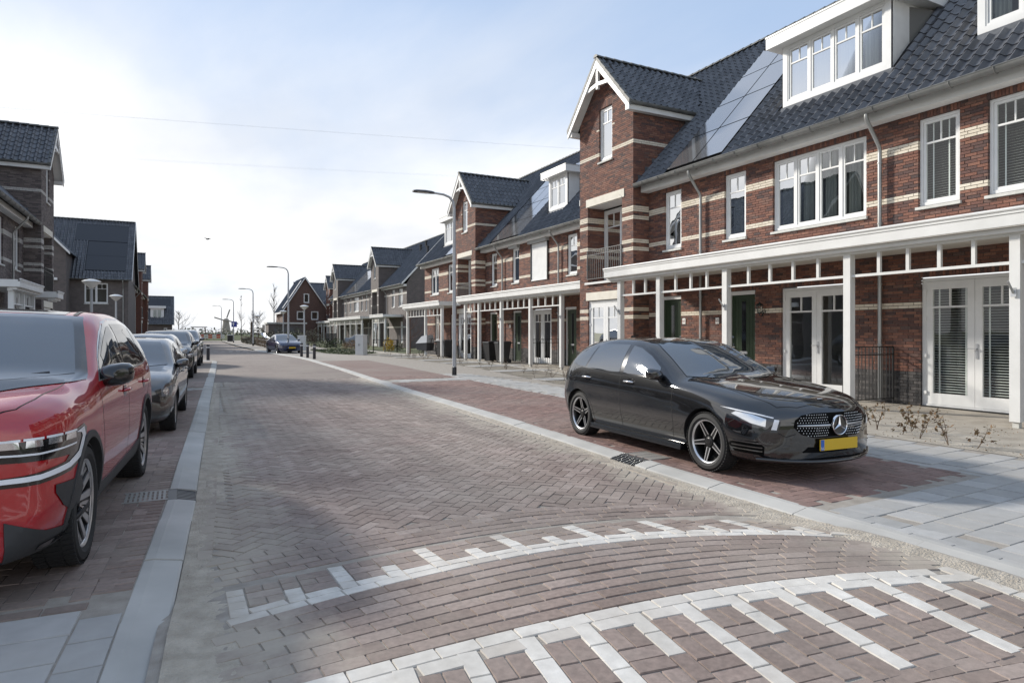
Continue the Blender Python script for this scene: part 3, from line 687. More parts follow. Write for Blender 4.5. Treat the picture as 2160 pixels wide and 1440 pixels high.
def brick_tex(c0, c1, c2, mort):
    def fn(t, p):
        L = t.links.new; g = t.nodes.new('ShaderNodeNewGeometry'); s = t.nodes.new('ShaderNodeSeparateXYZ'); L(g.outputs['Position'], s.inputs[0])
        a = t.nodes.new('ShaderNodeMath'); L(s.outputs[0], a.inputs[0]); L(s.outputs[1], a.inputs[1]); c = t.nodes.new('ShaderNodeCombineXYZ'); L(a.outputs[0], c.inputs[0]); L(s.outputs[2], c.inputs[1])
        b = t.nodes.new('ShaderNodeTexBrick'); L(c.outputs[0], b.inputs[0]); b.inputs['Scale'].default_value = 1; b.inputs['Brick Width'].default_value = BL; b.inputs['Row Height'].default_value = CH
        b.inputs['Mortar Size'].default_value = .008; b.inputs[1].default_value = (*c0, 1); b.inputs[2].default_value = (*c1, 1); b.inputs[3].default_value = (*mort, 1)
        n = t.nodes.new('ShaderNodeTexNoise'); n.inputs['Scale'].default_value = 2.5; n.inputs['Detail'].default_value = 7; L(c.outputs[0], n.inputs[0])
        x = t.nodes.new('ShaderNodeMix'); x.data_type = 'RGBA'; mr = t.nodes.new('ShaderNodeMapRange'); L(n.outputs[0], mr.inputs[0]); mr.inputs[1].default_value = .4; mr.inputs[2].default_value = .7; mr.inputs[4].default_value = .6
        L(mr.outputs[0], x.inputs[0]); L(b.outputs[0], x.inputs[6]); x.inputs[7].default_value = (*c2, 1); L(x.outputs[2], p.inputs['Base Color'])
        bp = t.nodes.new('ShaderNodeBump'); bp.inputs['Strength'].default_value = .5; bp.inputs['Distance'].default_value = .01; bp.invert = True; L(b.outputs[1], bp.inputs['Height']); L(bp.outputs[0], p.inputs['Normal'])
    return fn
M_FARBRICK_RED = mat('far_red_brick', rough=.85, fn=brick_tex((.22, .085, .052), (.16, .07, .05), (.13, .065, .052), (.06, .05, .045)))
M_FARBRICK_DARK = mat('far_dark_brick', rough=.85, fn=brick_tex((.135, .112, .103), (.10, .086, .081), (.165, .138, .127), (.12, .11, .105)))
M_FARBRICK_BROWN = mat('far_brown_brick', rough=.85, fn=brick_tex((.15, .08, .06), (.11, .06, .048), (.13, .08, .064), (.06, .05, .045)))

# ---------------------------------------------------------------- roof tiles
TW, TL = .262, .335
_PX = [0, .022, .05, .12, .15, .178, .206, .236, .262]; _PZ = [.044, .010, 0, 0, .014, .056, .078, .068, .044]
def tile_template():
    V = []; F = []; n = len(_PX)
    for (w_, lift) in ((-.01, .024), (TL + .03, .0)):
        V += [(x, w_, z + lift) for x, z in zip(_PX, _PZ)]
    V += [(x, -.01, z + .0) for x, z in zip(_PX, _PZ)]
    for i in range(n - 1): F.append((i, i + 1, n + i + 1, n + i)); F.append((2*n + i, 2*n + i + 1, i + 1, i))
    return np.array(V), np.array(F)
TV, TF = tile_template()
def tile_roof(O, U, W, Nn, width, length, parent, single=0, keep=None, part='roof_slope', flip=False, under=True, name='roof_tile', m=None):
    """tiles over a slope: O at the eave, U along it, W up it"""
    O, U, W, Nn = [np.array(a, float) for a in (O, U, W, Nn)]
    m = m or M_TILE
    nu = max(1, int(round(width / TW))); tw = width / nu; nw = max(1, int(round(length / TL))); tl = length / nw
    P = parent
    if under:
        b = MB(); e = -.012; q = [O + Nn*e, O + U*width + Nn*e, O + U*width + W*length + Nn*e, O + W*length + Nn*e]
        b.add(q, [(0, 1, 2, 3)]); P = b.build(part, mat('roof_underlay', (.02, .02, .022), .9), parent)
    orig = []
    for j in range(nw):
        for i in range(nu):
            if keep is None or keep((i + .5) * tw, (j + .5) * tl): orig.append(O + U * (i * tw) + W * (j * tl))
    if not orig: return P
    orig = np.array(orig); tv = TV * np.array((tw / TW, tl / TL, 1))
    if flip: tv = tv.copy(); tv[:, 0] = tw - tv[:, 0]
    T = tv[:, 0:1] * U + tv[:, 1:2] * W + tv[:, 2:3] * Nn
    ff = TF if (np.dot(np.cross(U, W), Nn) > 0) != flip else TF[:, ::-1]
    idx = np.arange(len(orig)); one = set()
    if single:
        px, py, d = proj_np(orig); ins = (px > -20) & (px < 2180) & (py > -20) & (py < 1400); sc = np.where(ins, 1 / d, -1); o_ = np.argsort(-sc)[:single]
        me = mesh_np(name, T, ff, m, smooth=True); me.set_sharp_from_angle(angle=R(50))
        for i in o_:
            if sc[i] > 0:
                ob = obj(name, me, P); ob.location = orig[i] + Nn * random.gauss(0, .0012); one.add(int(i))
    rest = orig[[i for i in idx if i not in one]]
    if len(rest):
        V = (rest[:, None, :] + T[None] + RNG.normal(0, .0012, len(rest))[:, None, None] * Nn).reshape(-1, 3); F = (ff[None] + (np.arange(len(rest)) * len(T))[:, None, None]).reshape(-1, 4)
        me = mesh_np(name + '_field', V, F, m, smooth=True); me.set_sharp_from_angle(angle=R(50))
        ob = obj(name + '_field', me, P); ob['kind'] = 'stuff'
    return P
def ridge_row(a, b, r, parent, step=.36, single=True, m=None):
    a, b = Vector(a), Vector(b); L = (b - a).length; n = max(1, int(L / step)); d = (b - a) / n
    k = MB(); me = None
    side = d.normalized().cross(Vector((0, 0, 1))).normalized()
    def cap(o):
        q = MB(); N_ = 7
        for t, rr, dz in ((-.02, r * 1.08, .012), (.06, r * 1.06, .010), (1.0, r, 0)):
            for k_ in range(N_):
                th = math.pi * k_ / (N_ - 1); q.v.append(tuple(o + d * t + side * (rr * math.cos(th)) + Vector((0, 0, 1)) * (rr * .8 * math.sin(th) + dz - .03)))
        for i in range(2):
            for k_ in range(N_ - 1): q.f.append([i*N_ + k_, i*N_ + k_ + 1, (i+1)*N_ + k_ + 1, (i+1)*N_ + k_]); q.m.append(0)
        q.f.append(list(range(N_))); q.m.append(0)
        return q
    if single:
        q = cap(Vector((0, 0, 0))); me0 = None
        for i in range(n):
            if me0 is None: ob = q.build('ridge_tile', m or M_RIDGE, parent, smooth=40); me0 = ob.data
            else: ob = obj('ridge_tile', me0, parent)
            ob.location = a + d * i
    else:
        q = MB()
        for i in range(n): c = cap(a + d * i); q.add(c.v, c.f)
        q.build('ridge', m or M_RIDGE, parent, smooth=40)

# ---------------------------------------------------------------- windows and doors
def window(par, mp, u0, u1, v0, v1, cols=1, trans=.27, rec=.06, fw=.06, sill=True, inner='dark', upper=2, name='window', weights=None, lod=0):
    f = UB(mp); f.ring(u0, u1, v0, v1, fw, -rec - .09, -rec, wb=fw * 1.25)
    W_ = weights or [1] * cols; tot = sum(W_); inn0, inn1 = u0 + fw, u1 - fw; mull = .055
    span = (inn1 - inn0) - mull * (cols - 1); c = inn0; cells = []
    for i, q in enumerate(W_):
        wq = span * q / tot; cells.append((c, c + wq)); c += wq
        if i < cols - 1: f.ub(c, c + mull, v0 + fw * 1.25, v1 - fw, -rec - .08, -rec - .004); c += mull
    fr = f.build(name, M_WHITE, par)
    a, b = v0 + fw * 1.25, v1 - fw
    for (x, y) in cells:
        s = UB(mp); sw = .048; s.ring(x + .004, y - .004, a + .004, b - .004, sw, -rec - .07, -rec - .018)
        vt = b - (b - a) * trans
        if trans:
            s.ub(x + sw, y - sw, vt - .018, vt + .018, -rec - .062, -rec - .022)
            for k in range(1, upper): xm = x + (y - x) * k / upper; s.ub(xm - .013, xm + .013, vt + .018, b - sw, -rec - .06, -rec - .026)
        s.build('sash', M_WHITE, fr)
        g = UB(mp); g.add([mp.p(x + sw - .01, a + sw - .01, -rec - .045), mp.p(y - sw + .01, a + sw - .01, -rec - .045), mp.p(y - sw + .01, b - sw + .01, -rec - .045), mp.p(x + sw - .01, b - sw + .01, -rec - .045)], [(0, 1, 2, 3)])
        g.build('pane', M_GLASS, fr)
        if inner == 'blind':
            k = UB(mp); v = a + .04
            while v < b - .03:
                k.add([mp.p(x + .02, v, -rec - .10), mp.p(y - .02, v, -rec - .10), mp.p(y - .02, v + .014, -rec - .145), mp.p(x + .02, v + .014, -rec - .145)], [(0, 1, 2, 3)]); v += .05
            for uu in (x + (y - x) * .3, x + (y - x) * .75): k.ub(uu, uu + .025, a, b, -rec - .099, -rec - .096)
            k.build('blind', M_BLIND, fr)
        if inner == 'curtain':
            k = UB(mp); n_ = 26
            for j in range(n_):
                xa, xb = x + (y - x) * j / n_, x + (y - x) * (j + 1) / n_; w0, w1 = .03 * math.sin(j * 1.9), .03 * math.sin((j + 1) * 1.9)
                if x + (y - x) * .12 < xa < x + (y - x) * .42: continue
                k.add([mp.p(xa, a, -rec - .22 + w0), mp.p(xb, a, -rec - .22 + w1), mp.p(xb, b, -rec - .22 + w1), mp.p(xa, b, -rec - .22 + w0)], [(0, 1, 2, 3)])
            k.build('curtain', M_CURTAIN, fr)
    dp = 1.3
    r = UB(mp); P = mp.p; n0, n1 = -rec - .09, -rec - dp
    r.add([P(u0, v0, n0), P(u1, v0, n0), P(u1, v1, n0), P(u0, v1, n0), P(u0 - .3, v0 - .3, n1), P(u1 + .3, v0 - .3, n1), P(u1 + .3, v1, n1), P(u0 - .3, v1, n1)], [(4, 5, 6, 7), (0, 1, 5, 4), (1, 2, 6, 5), (2, 3, 7, 6), (3, 0, 4, 7)])
    r.build('interior', M_ROOM, fr)
    if sill:
        s = UB(mp); P = mp.p; x0, x1 = u0 - .04, u1 + .04
        s.add([P(x0, v0 - .075, .055), P(x1, v0 - .075, .055), P(x1, v0 - .02, .055), P(x0, v0 - .02, .055), P(x0, v0 - .075, -.1), P(x1, v0 - .075, -.1), P(x1, v0 + .004, -.1), P(x0, v0 + .004, -.1)], [(0, 1, 2, 3), (3, 2, 6, 7), (0, 4, 5, 1), (0, 3, 7, 4), (1, 5, 6, 2)])
        s.build('sill', M_SILL, fr, fix=True)
    return fr
def french_door(par, mp, u0, u1, v1, inner='dark', rec=.05, hinge=True):
    v0 = .02; f = UB(mp); f.ring(u0, u1, v0, v1, .07, -rec - .09, -rec, wb=.03); fr = f.build('french_door', M_WHITE, par)
    um = (u0 + u1) / 2
    for i, (x, y) in enumerate(((u0 + .07, um - .003), (um + .003, u1 - .07))):
        s = UB(mp); sw = .13; a, b = v0 + .035, v1 - .075
        s.ub(x, x + sw, a, b, -rec - .07, -rec - .012); s.ub(y - sw, y, a, b, -rec - .07, -rec - .012); s.ub(x + sw, y - sw, a, a + .22, -rec - .07, -rec - .012); s.ub(x + sw, y - sw, b - .16, b, -rec - .07, -rec - .012)
        vt = b - .16 - (b - a - .38) * .17
        s.ub(x + sw, y - sw, vt - .02, vt + .02, -rec - .06, -rec - .02); s.ub((x + y) / 2 - .015, (x + y) / 2 + .015, vt, b - .16, -rec - .06, -rec - .022)
        s.build('leaf', M_WHITE, fr)
        g = UB(mp); g.add([mp.p(x + sw - .01, a + .21, -rec - .045), mp.p(y - sw + .01, a + .21, -rec - .045), mp.p(y - sw + .01, b - .15, -rec - .045), mp.p(x + sw - .01, b - .15, -rec - .045)], [(0, 1, 2, 3)]); g.build('pane', M_GLASS, fr)
        if inner == 'blind':
            k = UB(mp); v = a + .2
            while v < b - .15:
                k.add([mp.p(x + sw - .03, v, -rec - .10), mp.p(y - sw + .03, v, -rec - .10), mp.p(y - sw + .03, v + .014, -rec - .145), mp.p(x + sw - .03, v + .014, -rec - .145)], [(0, 1, 2, 3)]); v += .052
            for uu in (x + sw + .05, y - sw - .1): k.ub(uu, uu + .03, a + .2, b - .15, -rec - .099, -rec - .096)
            k.build('blind', M_BLIND, fr)
    h = UB(mp); h.ub(um - .06, um - .02, 1.0, 1.28, -rec - .012, -rec + .003); h.ub(um - .05, um - .03, 1.18, 1.2, -rec, -rec + .05); h.ub(um - .05, um + .1, 1.18, 1.2, -rec + .04, -rec + .055); h.build('handle', M_STEEL, fr)
    if hinge:
        h = UB(mp)
        for vv in (.25, 1.0, 1.75, 2.3):
            h.ub(u1 - .09, u1 - .02, vv, vv + .07, -rec, -rec + .018); h.ub(u0 + .02, u0 + .09, vv, vv + .07, -rec, -rec + .018)
        hb = h.build('hinge', M_WHITE, fr); hb['kind'] = 'stuff'
    r = UB(mp); P = mp.p; n0, n1 = -rec - .09, -rec - 2.2
    r.add([P(u0, v0, n0), P(u1, v0, n0), P(u1, v1, n0), P(u0, v1, n0), P(u0 - .5, v0, n1), P(u1 + .5, v0, n1), P(u1 + .5, v1, n1), P(u0 - .5, v1, n1)], [(4, 5, 6, 7), (0, 1, 5, 4), (1, 2, 6, 5), (2, 3, 7, 6), (3, 0, 4, 7)]); r.build('interior', M_ROOM, fr)
    t = UB(mp); t.ub(u0 - .02, u1 + .02, -.02, .02, -.1, .03); t.build('threshold', M_PLASTIC, fr)
    return fr
def front_door(par, mp, u0, u1, v1, rec=.12, hand=1):
    f = UB(mp); f.ub(u0, u1, v1 - .10, v1, -rec - .08, -rec + .06); f.ub(u0, u0 + .055, 0, v1 - .1, -rec - .08, -rec + .05); f.ub(u1 - .055, u1, 0, v1 - .1, -rec - .08, -rec + .05)
    fr = f.build('front_door', M_WHITE, par)
    a, b = u0 + .055, u1 - .055; d = UB(mp); d.ub(a, b, .03, v1 - .1, -rec - .06, -rec - .01)
    n = 7
    for i in range(n):
        x = a + (b - a) * i / n; d.ub(x + .006, x + (b - a) / n - .006, .25, v1 - .2, -rec - .012, -rec - .004)
    d.ub(a, b, .03, .25, -rec - .012, -rec - .001); d.build('leaf', M_DOOR, fr)
    um = (a + b) / 2
    g = UB(mp); g.ub(um - .07, um + .07, .55, v1 - .28, -rec - .01, -rec + .001); g.build('pane', mat('black_glass', (.01, .011, .012), .05, spec=.8), fr)
    h = UB(mp); x = a + .07 if hand > 0 else b - .07
    h.ub(x - .02, x + .02, .98, 1.2, -rec, -rec + .006); h.tube([mp.p(x, 1.1, -rec), mp.p(x, 1.1, -rec + .05), mp.p(x + .1 * hand, 1.1, -rec + .05)], .01, 6); h.ub(x - .03, x + .03, 1.35, 1.4, -rec, -rec + .03)
    h.build('handle', M_CHROME, fr)
    l = UB(mp); l.ub(um - .13, um + .13, .92, .99, -rec, -rec + .014); l.build('letter_slot', M_STEEL, fr)
    t = UB(mp); t.ub(u0 - .02, u1 + .02, -.02, .03, -rec - .1, .02); t.build('threshold', M_PLASTIC, fr)
    return fr
def half_gutter(a, b, r, par, brackets=.75, name='gutter', side=None):
    a, b = Vector(a), Vector(b); d = (b - a).normalized(); s = side if side is not None else d.cross(Vector((0, 0, 1))).normalized(); N_ = 9; g = MB()
    for p in (a, b):
        for rr in (r, r - .006):
            for k in range(N_):
                th = math.pi + math.pi * k / (N_ - 1); g.v.append(tuple(p + s * (rr * math.cos(th)) + Vector((0, 0, rr * math.sin(th)))))
    for k in range(N_ - 1):
        g.f += [[k, k + 1, 2*N_ + k + 1, 2*N_ + k], [N_ + k + 1, N_ + k, 3*N_ + k, 3*N_ + k + 1]]; g.m += [0, 0]
    for base in (0, 2*N_): g.f.append([base + k for k in range(N_)]); g.m.append(0)
    # rolled front lip
    for sg in (-1, 1): g.tube([a + s * (sg * r), b + s * (sg * r)], .011, 6)
    o = g.build(name, M_GUTTER, par, smooth=40)
    L = (b - a).length; n = max(1, int(L / brackets)); k = MB()
    for i in range(n):
        p = a + d * ((i + .4) * L / n); q = []
        for j in range(N_):
            th = math.pi + math.pi * j / (N_ - 1); q.append(p + s * ((r + .006) * math.cos(th)) + Vector((0, 0, (r + .006) * math.sin(th))))
        k.tube(q, .010, 4)
    kb = k.build('bracket', M_GUTTER, o); kb['kind'] = 'stuff'
    return o
def downpipe(par, mp, u, z_top, n_gut, z_bot=.05, off=.085, r=.042):
    m = MB(); P = lambda n, v: mp.p(u, v, n)
    m.tube([P(n_gut, z_top, ), P(n_gut, z_top - .1), P(n_gut - .03, z_top - .15), P(off + .04, z_top - .62), P(off, z_top - .70), P(off, z_top - .8), P(off, z_bot)], r, 10)
    o = m.build('downpipe', M_ZINC, par, smooth=50)
    k = MB(); z = z_top - 1.0
    while z > .4: k.lathe([(r + .004, -.012), (r + .009, -.012), (r + .009, .012), (r + .004, .012)], 10, tuple(mp.p(u, z, off))); k.tube([mp.p(u + .0, z, 0), mp.p(u, z, off - r)], .008, 4); z -= 1.3
    kb = k.build('pipe_clip', M_ZINC, o); kb['kind'] = 'stuff'
    return o
def canopy(par, XW, sg, ya, yb, posts, dn, top=3.43, ends=(False, True), bal=.60, single=True, z0=0):
    """white timber veranda: ya<yb along the street; dn = how far it stands out"""
    mp = Map((XW, 0, 0), (0, 1, 0), (-sg, 0, 0)); n = dn
    c = UB(mp); c.ub(ya, yb, top - .27, top - .035, n - .04, n); c.ub(ya, yb, top - .085, top - .03, n - .05, n + .016)
    for e, on in ((ya, ends[0]), (yb, ends[1])):
        if on:
            a, b = (e - .0, e + .04) if e == ya else (e - .04, e)
            c.ub(a, b, top - .27, top - .035, 0, n - .04)
    root = c.build('veranda', M_WHITE_WOOD, par)
    r = UB(mp); r.tube([mp.p(ya, top - .015, n + .012), mp.p(yb, top - .015, n + .012)], .03, 8); r.ub(ya + .005, yb - .005, top - .05, top - .03, 0, n); r.build('roof_edge', M_WHITE_WOOD, root, smooth=40)
    s = UB(mp); s.ub(ya + .03, yb - .03, top - .285, top - .26, 0, n - .01); s.build('soffit', M_SOFFIT, root)
    b = UB(mp); b.ub(ya + .12, yb - .02, top - .40, top - .287, n - .36, n - .22); b.ub(ya + .08, yb - .0, top - .36, top - .287, n - .30, n - .10); b.build('beam', M_WHITE_WOOD, root)
    pn = n - .29; pw = .075
    for y in posts:
        p = UB(mp); p.ub(y - pw, y + pw, z0 + .09, top - .40, pn - pw, pn + pw); po = p.build('post', M_WHITE_WOOD, root)
        f = UB(mp); f.ub(y - .045, y + .045, z0 - .02, z0 + .09, pn - .045, pn + .045); f.build('post_foot', M_SILL, po)
    pp = sorted(posts)
    for i in range(len(pp) - 1):
        a, b2 = pp[i] + pw, pp[i+1] - pw
        q = UB(mp); q.ub(a, b2, top - .85, top - .80, pn - .03, pn + .03); q.build('rail', M_WHITE_WOOD, root)
        k = max(1, int(round((b2 - a) / bal)))
        for j in range(1, k):
            y = a + (b2 - a) * j / k; q = UB(mp); q.ub(y - .03, y + .03, top - .80, top - .40, pn - .03, pn + .03); q.build('baluster', M_WHITE_WOOD, root)
    return root
def railing(par, a, b, z0, z1, step=.11, r=.009, name='railing', m=None, mid=True):
    a, b = Vector(a), Vector(b); k = MB(); L = (b - a).length; n = max(2, int(L / step))
    for z in ((z0, z1 - .16, z1) if mid else (z0, z1)): k.bar(a + Vector((0, 0, z)), b + Vector((0, 0, z)), .03, .02)
    for i in range(n + 1):
        p = a.lerp(b, i / n); e = i in (0, n); k.bar(p + Vector((0, 0, z0 if not e else 0.0 if z0 < 1 else z0)), p + Vector((0, 0, z1)), .03 if e else .014)
    return k.build(name, m or M_IRON, par)

# ---------------------------------------------------------------- a terrace
EAVE, KR, DEP = 6.22, 1.0747, 4.95                # gutter height, roof slope, eave to ridge
COSR, SINR = 1 / math.hypot(1, KR), KR / math.hypot(1, KR)
def terrace(name, label, XW, sg, y0, y1, towers=(), wins=(), doors=(), frenchs=(), pipes=(), dormers=(), pv=(), verandas=(), brick='red', lod=0,
            single=(0, 0), bandsw=((4.25, 4.40), (5.28, 5.42)), gband=((1.97, 2.10),), cream=M_BRICK_CREAM, shutters=(), veld=True, gable_ends=(True, True), group=None, roofone=0, z0=0):
    t = thing(name, (XW, (y0 + y1) / 2, z0), label, 'terraced houses', group)
    bm_ = {'red': M_BRICK_RED, 'dark': M_BRICK_DARK}[brick]; fb = {'red': M_FARBRICK_RED, 'dark': M_FARBRICK_DARK}[brick]
    mo = M_MORTAR if brick == 'red' else M_MORTAR_DARK
    if brick == 'dark': cream = mat('pale_grey_brick', rough=.8, fn=piece_col([(0, (.42, .40, .37)), (1, (.52, .50, .46))], grain=40, bump=.3, wear=.1))
    inX = np.array((sg, 0, 0.)); outX = -inX
    mp = Map((XW, 0, 0), (0, 1, 0), outX)
    ztop = EAVE + .1
    holes = [(a, b, c, d) for (a, b, c, d, *_ ) in wins] + [(a, b, 0, 2.62) for a, b, *_ in doors] + [(a, b, 0, 2.62) for a, b, *_ in frenchs]
    for (ya, yb, kind_) in shutters: holes.append((ya, yb, 4.08, 5.84))
    sold = [(a - .02, b + .02, d, d + .21) for (a, b, c, d, *_) in wins if d < 5.9] + [(a - .02, b + .02, 2.62, 2.83) for a, b, *_ in list(doors) + list(frenchs)]
    allb = {}
    def face(mpx, u0, u1, v0, v1, hl=(), bands=(), so=(), pl=0, lim=None, key=''):
        if lod < 2:
            for b in bricks(u0, u1, v0, v1, hl, bands, so, pl, lim): allb.setdefault((id(mpx), b[4]), [mpx, []])[1].append(b)
        return backing(mpx, u0, u1, v0, v1, hl, -.012 if lod < 2 else 0, lim)
    W = MB()
    def merge(m): W.add(m.v, m.f)
    # the main front between and beside the towers
    tw = 3.11
    segs = [(y0, y1)]
    for c in towers:
        ns = []
        for (a, b) in segs:
            if c >= b or c + tw <= a: ns.append((a, b))
            else:
                if c > a + .01: ns.append((a, c))
                if c + tw < b - .01: ns.append((c + tw, b))
        segs = ns
    for (a, b) in segs: merge(face(mp, a, b, 0, ztop, holes, list(bandsw) + list(gband), sold, .66))
    # end walls (gable shaped)
    for ye, on, sd in ((y0, gable_ends[0], -1), (y1, gable_ends[1], 1)):
        if on:
            me_ = Map((XW, ye, 0), inX, (0, sd, 0))
            def lim(v): return ((max(0, (v - EAVE) / KR - .45)), 2 * DEP - .9 - max(0, (v - EAVE) / KR - .45)) if v > EAVE else (0, 2 * DEP - .9)
            m = backing(me_, 0, 2 * DEP - .9, 0, EAVE + DEP * KR - .02, [], 0, lim); W.add(m.v, m.f)
    tparts = []; keyb = []
    for c in towers:
        fx = .63; mt = Map((XW - sg * fx, 0, 0), (0, 1, 0), outX)
        apex = 8.95 + (tw / 2) * KR * 1.02
        def lim(v, c=c, apex=apex):
            if v < 8.95: return (c, c + tw)
            d = (v - 8.95) / (KR * 1.02); return (c + d, c + tw - d)
        nz0, nz1 = 3.25, 5.92
        hl = [(c + 1.15, c + 1.89, 7.36, 9.16), (c + .6, c + 2.59, nz0, nz1), (c + .62, c + 2.57, 0, 2.62)]
        tb = ((4.10, 4.24), (4.37, 4.51), (5.13, 5.27), (5.40, 5.54), (7.55, 7.69)) + ((1.91, 2.04), (2.18, 2.31))
        so = [(c + 1.1, c + 1.94, 9.16, 9.38)]
        merge(face(mt, c, c + tw, 0, apex, hl, tb, so, .66, lim))
        for yy, sd in ((c, -1), (c + tw, 1)):               # flanks
            msd = Map((XW - sg * fx, yy, 0), inX, (0, sd, 0))
            merge(face(msd, 0, fx, 0, EAVE + .2, (), tb, (), .66))
            def lim2(v): return (0, min(fx + max(0, (v - EAVE) / KR) - .45 + .0, 6))
            merge(face(msd, 0, 4.2, EAVE + .2, 8.95, (), tb, (), 0, lambda v: (0, fx + .0 + max(.0, (v - EAVE) / KR - .48))))
        if lod < 2:
            kb_ = UB(mt); kb_.ub(c + 1.0, c + 1.14, 8.44, 8.49, -.03, .006); kb_.ub(c + 1.90, c + 2.04, 8.44, 8.49, -.03, .006); keyb.append(kb_)
        # the niche behind the railing
        nd = .70
        for yy, sd in ((c + 2.59, -1), (c + .6, 1)):
            mn = Map((XW - sg * fx, yy, 0), inX, (0, sd, 0)); merge(face(mn, .09 if lod < 2 else 0, nd, nz0, nz1, (), tb))
        tparts.append((c, mt, fx, apex, nd, nz0, nz1))
    wall = W.build('wall', mo if lod < 2 else fb, t)
    # bricks
    ntot = []
    for key, (mpx, bl) in allb.items():
        for b in bl: ntot.append((mpx, b))
    if lod < 2:
        one = set()
        if single[0]:
            C = np.array([mpx.p((b[0] + b[1]) / 2, (b[2] + b[3]) / 2, 0) for mpx, b in ntot]); px, py, d = proj_np(C)
            ins = (px > 0) & (px < 2160) & (py > 0) & (py < 860); full = np.array([abs(b[1] - b[0] - (BL - JT)) < .002 and b[4] == 'r' for _, b in ntot])
            facing = np.array([abs(mpx.N[0]) > .5 and C[i][2] > 3.5 for i, (mpx, b) in enumerate(ntot)])
            sc = np.where(ins & full & facing, 1 / d, -1); o_ = np.argsort(-sc)[:single[0]]; sh = {}
            for i in o_:
                if sc[i] <= 0: continue
                mpx, b = ntot[i]; k = id(mpx)
                if k not in sh:
                    m0 = Map((0, 0, 0), mpx.U, mpx.N); V, F = brick_mesh([(0, BL - JT, 0, CH - JT, 'r')], m0, .09); me = mesh_np('brick', V, F, bm_); me.polygons.foreach_set('use_smooth', [False] * 5); sh[k] = me
                ob = obj('brick', sh[k], wall); ob.location = mpx.p(b[0], b[2], random.gauss(0, .0016)); one.add(int(i))
        left = {}
        for i, (mpx, b) in enumerate(ntot):
            if i not in one: left.setdefault((id(mpx), b[4]), [mpx, []])[1].append(b)
        acc = {}
        for (k, kd), (mpx, bl) in left.items():
            V, F = brick_mesh(bl, mpx, .09); A = acc.setdefault(kd, [[], [], 0]); A[0].append(V); A[1].append(F + A[2]); A[2] += len(V)
        for kd, (Vs, Fs, _) in acc.items():
            nm = {'r': 'brick_field', 'c': 'cream_brick_band', 'p': 'plinth_brick_field'}[kd]
            ob = obj(nm, mesh_np(nm, np.concatenate(Vs), np.concatenate(Fs), {'r': bm_, 'c': cream, 'p': M_BRICK_PLINTH}[kd]), wall); ob['kind'] = 'stuff'
    else:
        b = UB(mp)
        for (a, e) in segs:
            for (g0, g1) in list(bandsw)[1:] + list(gband): b.ub(a, e, g0, g1, -.02, .004)
        for (c, mt, fx, *_r) in tparts:
            for (g0, g1) in ((4.37, 4.51), (5.4, 5.54)):
                k = UB(mt); k.ub(c, c + .6, g0, g1, -.02, .004); k.ub(c + 2.59, c + tw, g0, g1, -.02, .004); b.add(k.v, k.f)
        b.build('brick_band', cream, wall)
    for kb_ in keyb: kb_.build('key_brick', cream, wall)
    # windows and doors
    for (a, b, c, d, cols, inner, *ex) in wins: window(t, mp, a, b, c, d, cols, inner=inner, weights=ex[0] if ex else None)
    for (a, b, hand) in doors: front_door(t, mp, a, b, 2.62, hand=hand)
    for (a, b, inner) in frenchs: french_door(t, mp, a, b, 2.60, inner)
    for (ya, yb, kind_) in shutters:
        s = UB(mp); v = 4.06
        s.ub(ya, yb, 4.02, 4.08, -.03, .05)
        while v < 5.82: s.ub(ya + .03, yb - .03, v, v + .036, -.02, .022); s.ub(ya + .03, yb - .03, v + .036, v + .042, -.02, .014); v += .042
        so_ = s.build('roller_shutter', M_WHITE, t); k = UB(mp); k.ub(ya - .1, yb + .1, 5.84, 6.02, -.05, .20); k.build('shutter_box', mat('grey_coated', (.30, .30, .29), .5), so_)
        k = UB(mp); k.ub(ya - .04, ya + .03, 4.02, 5.84, -.05, .06); k.ub(yb - .03, yb + .04, 4.02, 5.84, -.05, .06); k.build('guide_rail', M_PVF, so_)
    # the main roof
    EX = XW - sg * .5; W_ = np.array((sg * COSR, 0, SINR)); Nn = np.array((-sg * SINR, 0, COSR)); Ls = DEP / COSR
    tcut = [(c - .0, c + tw + .0) for c in towers]
    def keep(u, w_):
        y = y0 + u; dx = w_ * COSR                                    # how far behind the eave
        for (a, b) in tcut:
            mid = (a + b) / 2; zz = EAVE + w_ * SINR
            if a - .02 < y < b + .02 and dx < 2.95: return False
            if zz > 8.9 and abs(y - mid) < tw / 2 + .22 - (zz - 8.9) / (KR * 1.02) : return False
        for (a, b, x_, *_d) in dormers:
            if a - .05 < y < b + .05 and x_ - .25 < dx < x_ + 2.05: return False
        for (a, b, w0, w1, *_p) in pv:
            if a < y < b and w0 - .05 < w_ < w1: return False
        return True
    rf = tile_roof((EX, y0, EAVE), (0, 1, 0), W_, Nn, y1 - y0, Ls, t, roofone, keep, 'roof', flip=(sg < 0))
    b = MB(); rx = XW + sg * (DEP - .5); rz = EAVE + DEP * KR
    b.add([(rx, y0, rz - .02), (rx, y1, rz - .02), (rx + sg * DEP, y1, EAVE), (rx + sg * DEP, y0, EAVE)], [(0, 1, 2, 3)])
    b.build('rear_slope', mat('roof_underlay'), rf)
    ridge_row((rx, y0, rz + .05), (rx, y1, rz + .05), .12, rf, single=lod == 0)
    # eaves: fascia, soffit, gutter
    e = UB(mp)
    for (a, b2) in segs: e.ub(a + (.05 if a > y0 else 0), b2, EAVE - .23, EAVE - .02, .02, .33); 
    e.build('fascia', M_WHITE_WOOD, t)
    for (a, b2) in segs: half_gutter((EX - sg * .06, a, EAVE + .0), (EX - sg * .06, b2, EAVE + .0), .105, t)
    if lod < 3:
        for u in pipes: downpipe(t, mp, u, EAVE - .08, .56, off=.10)
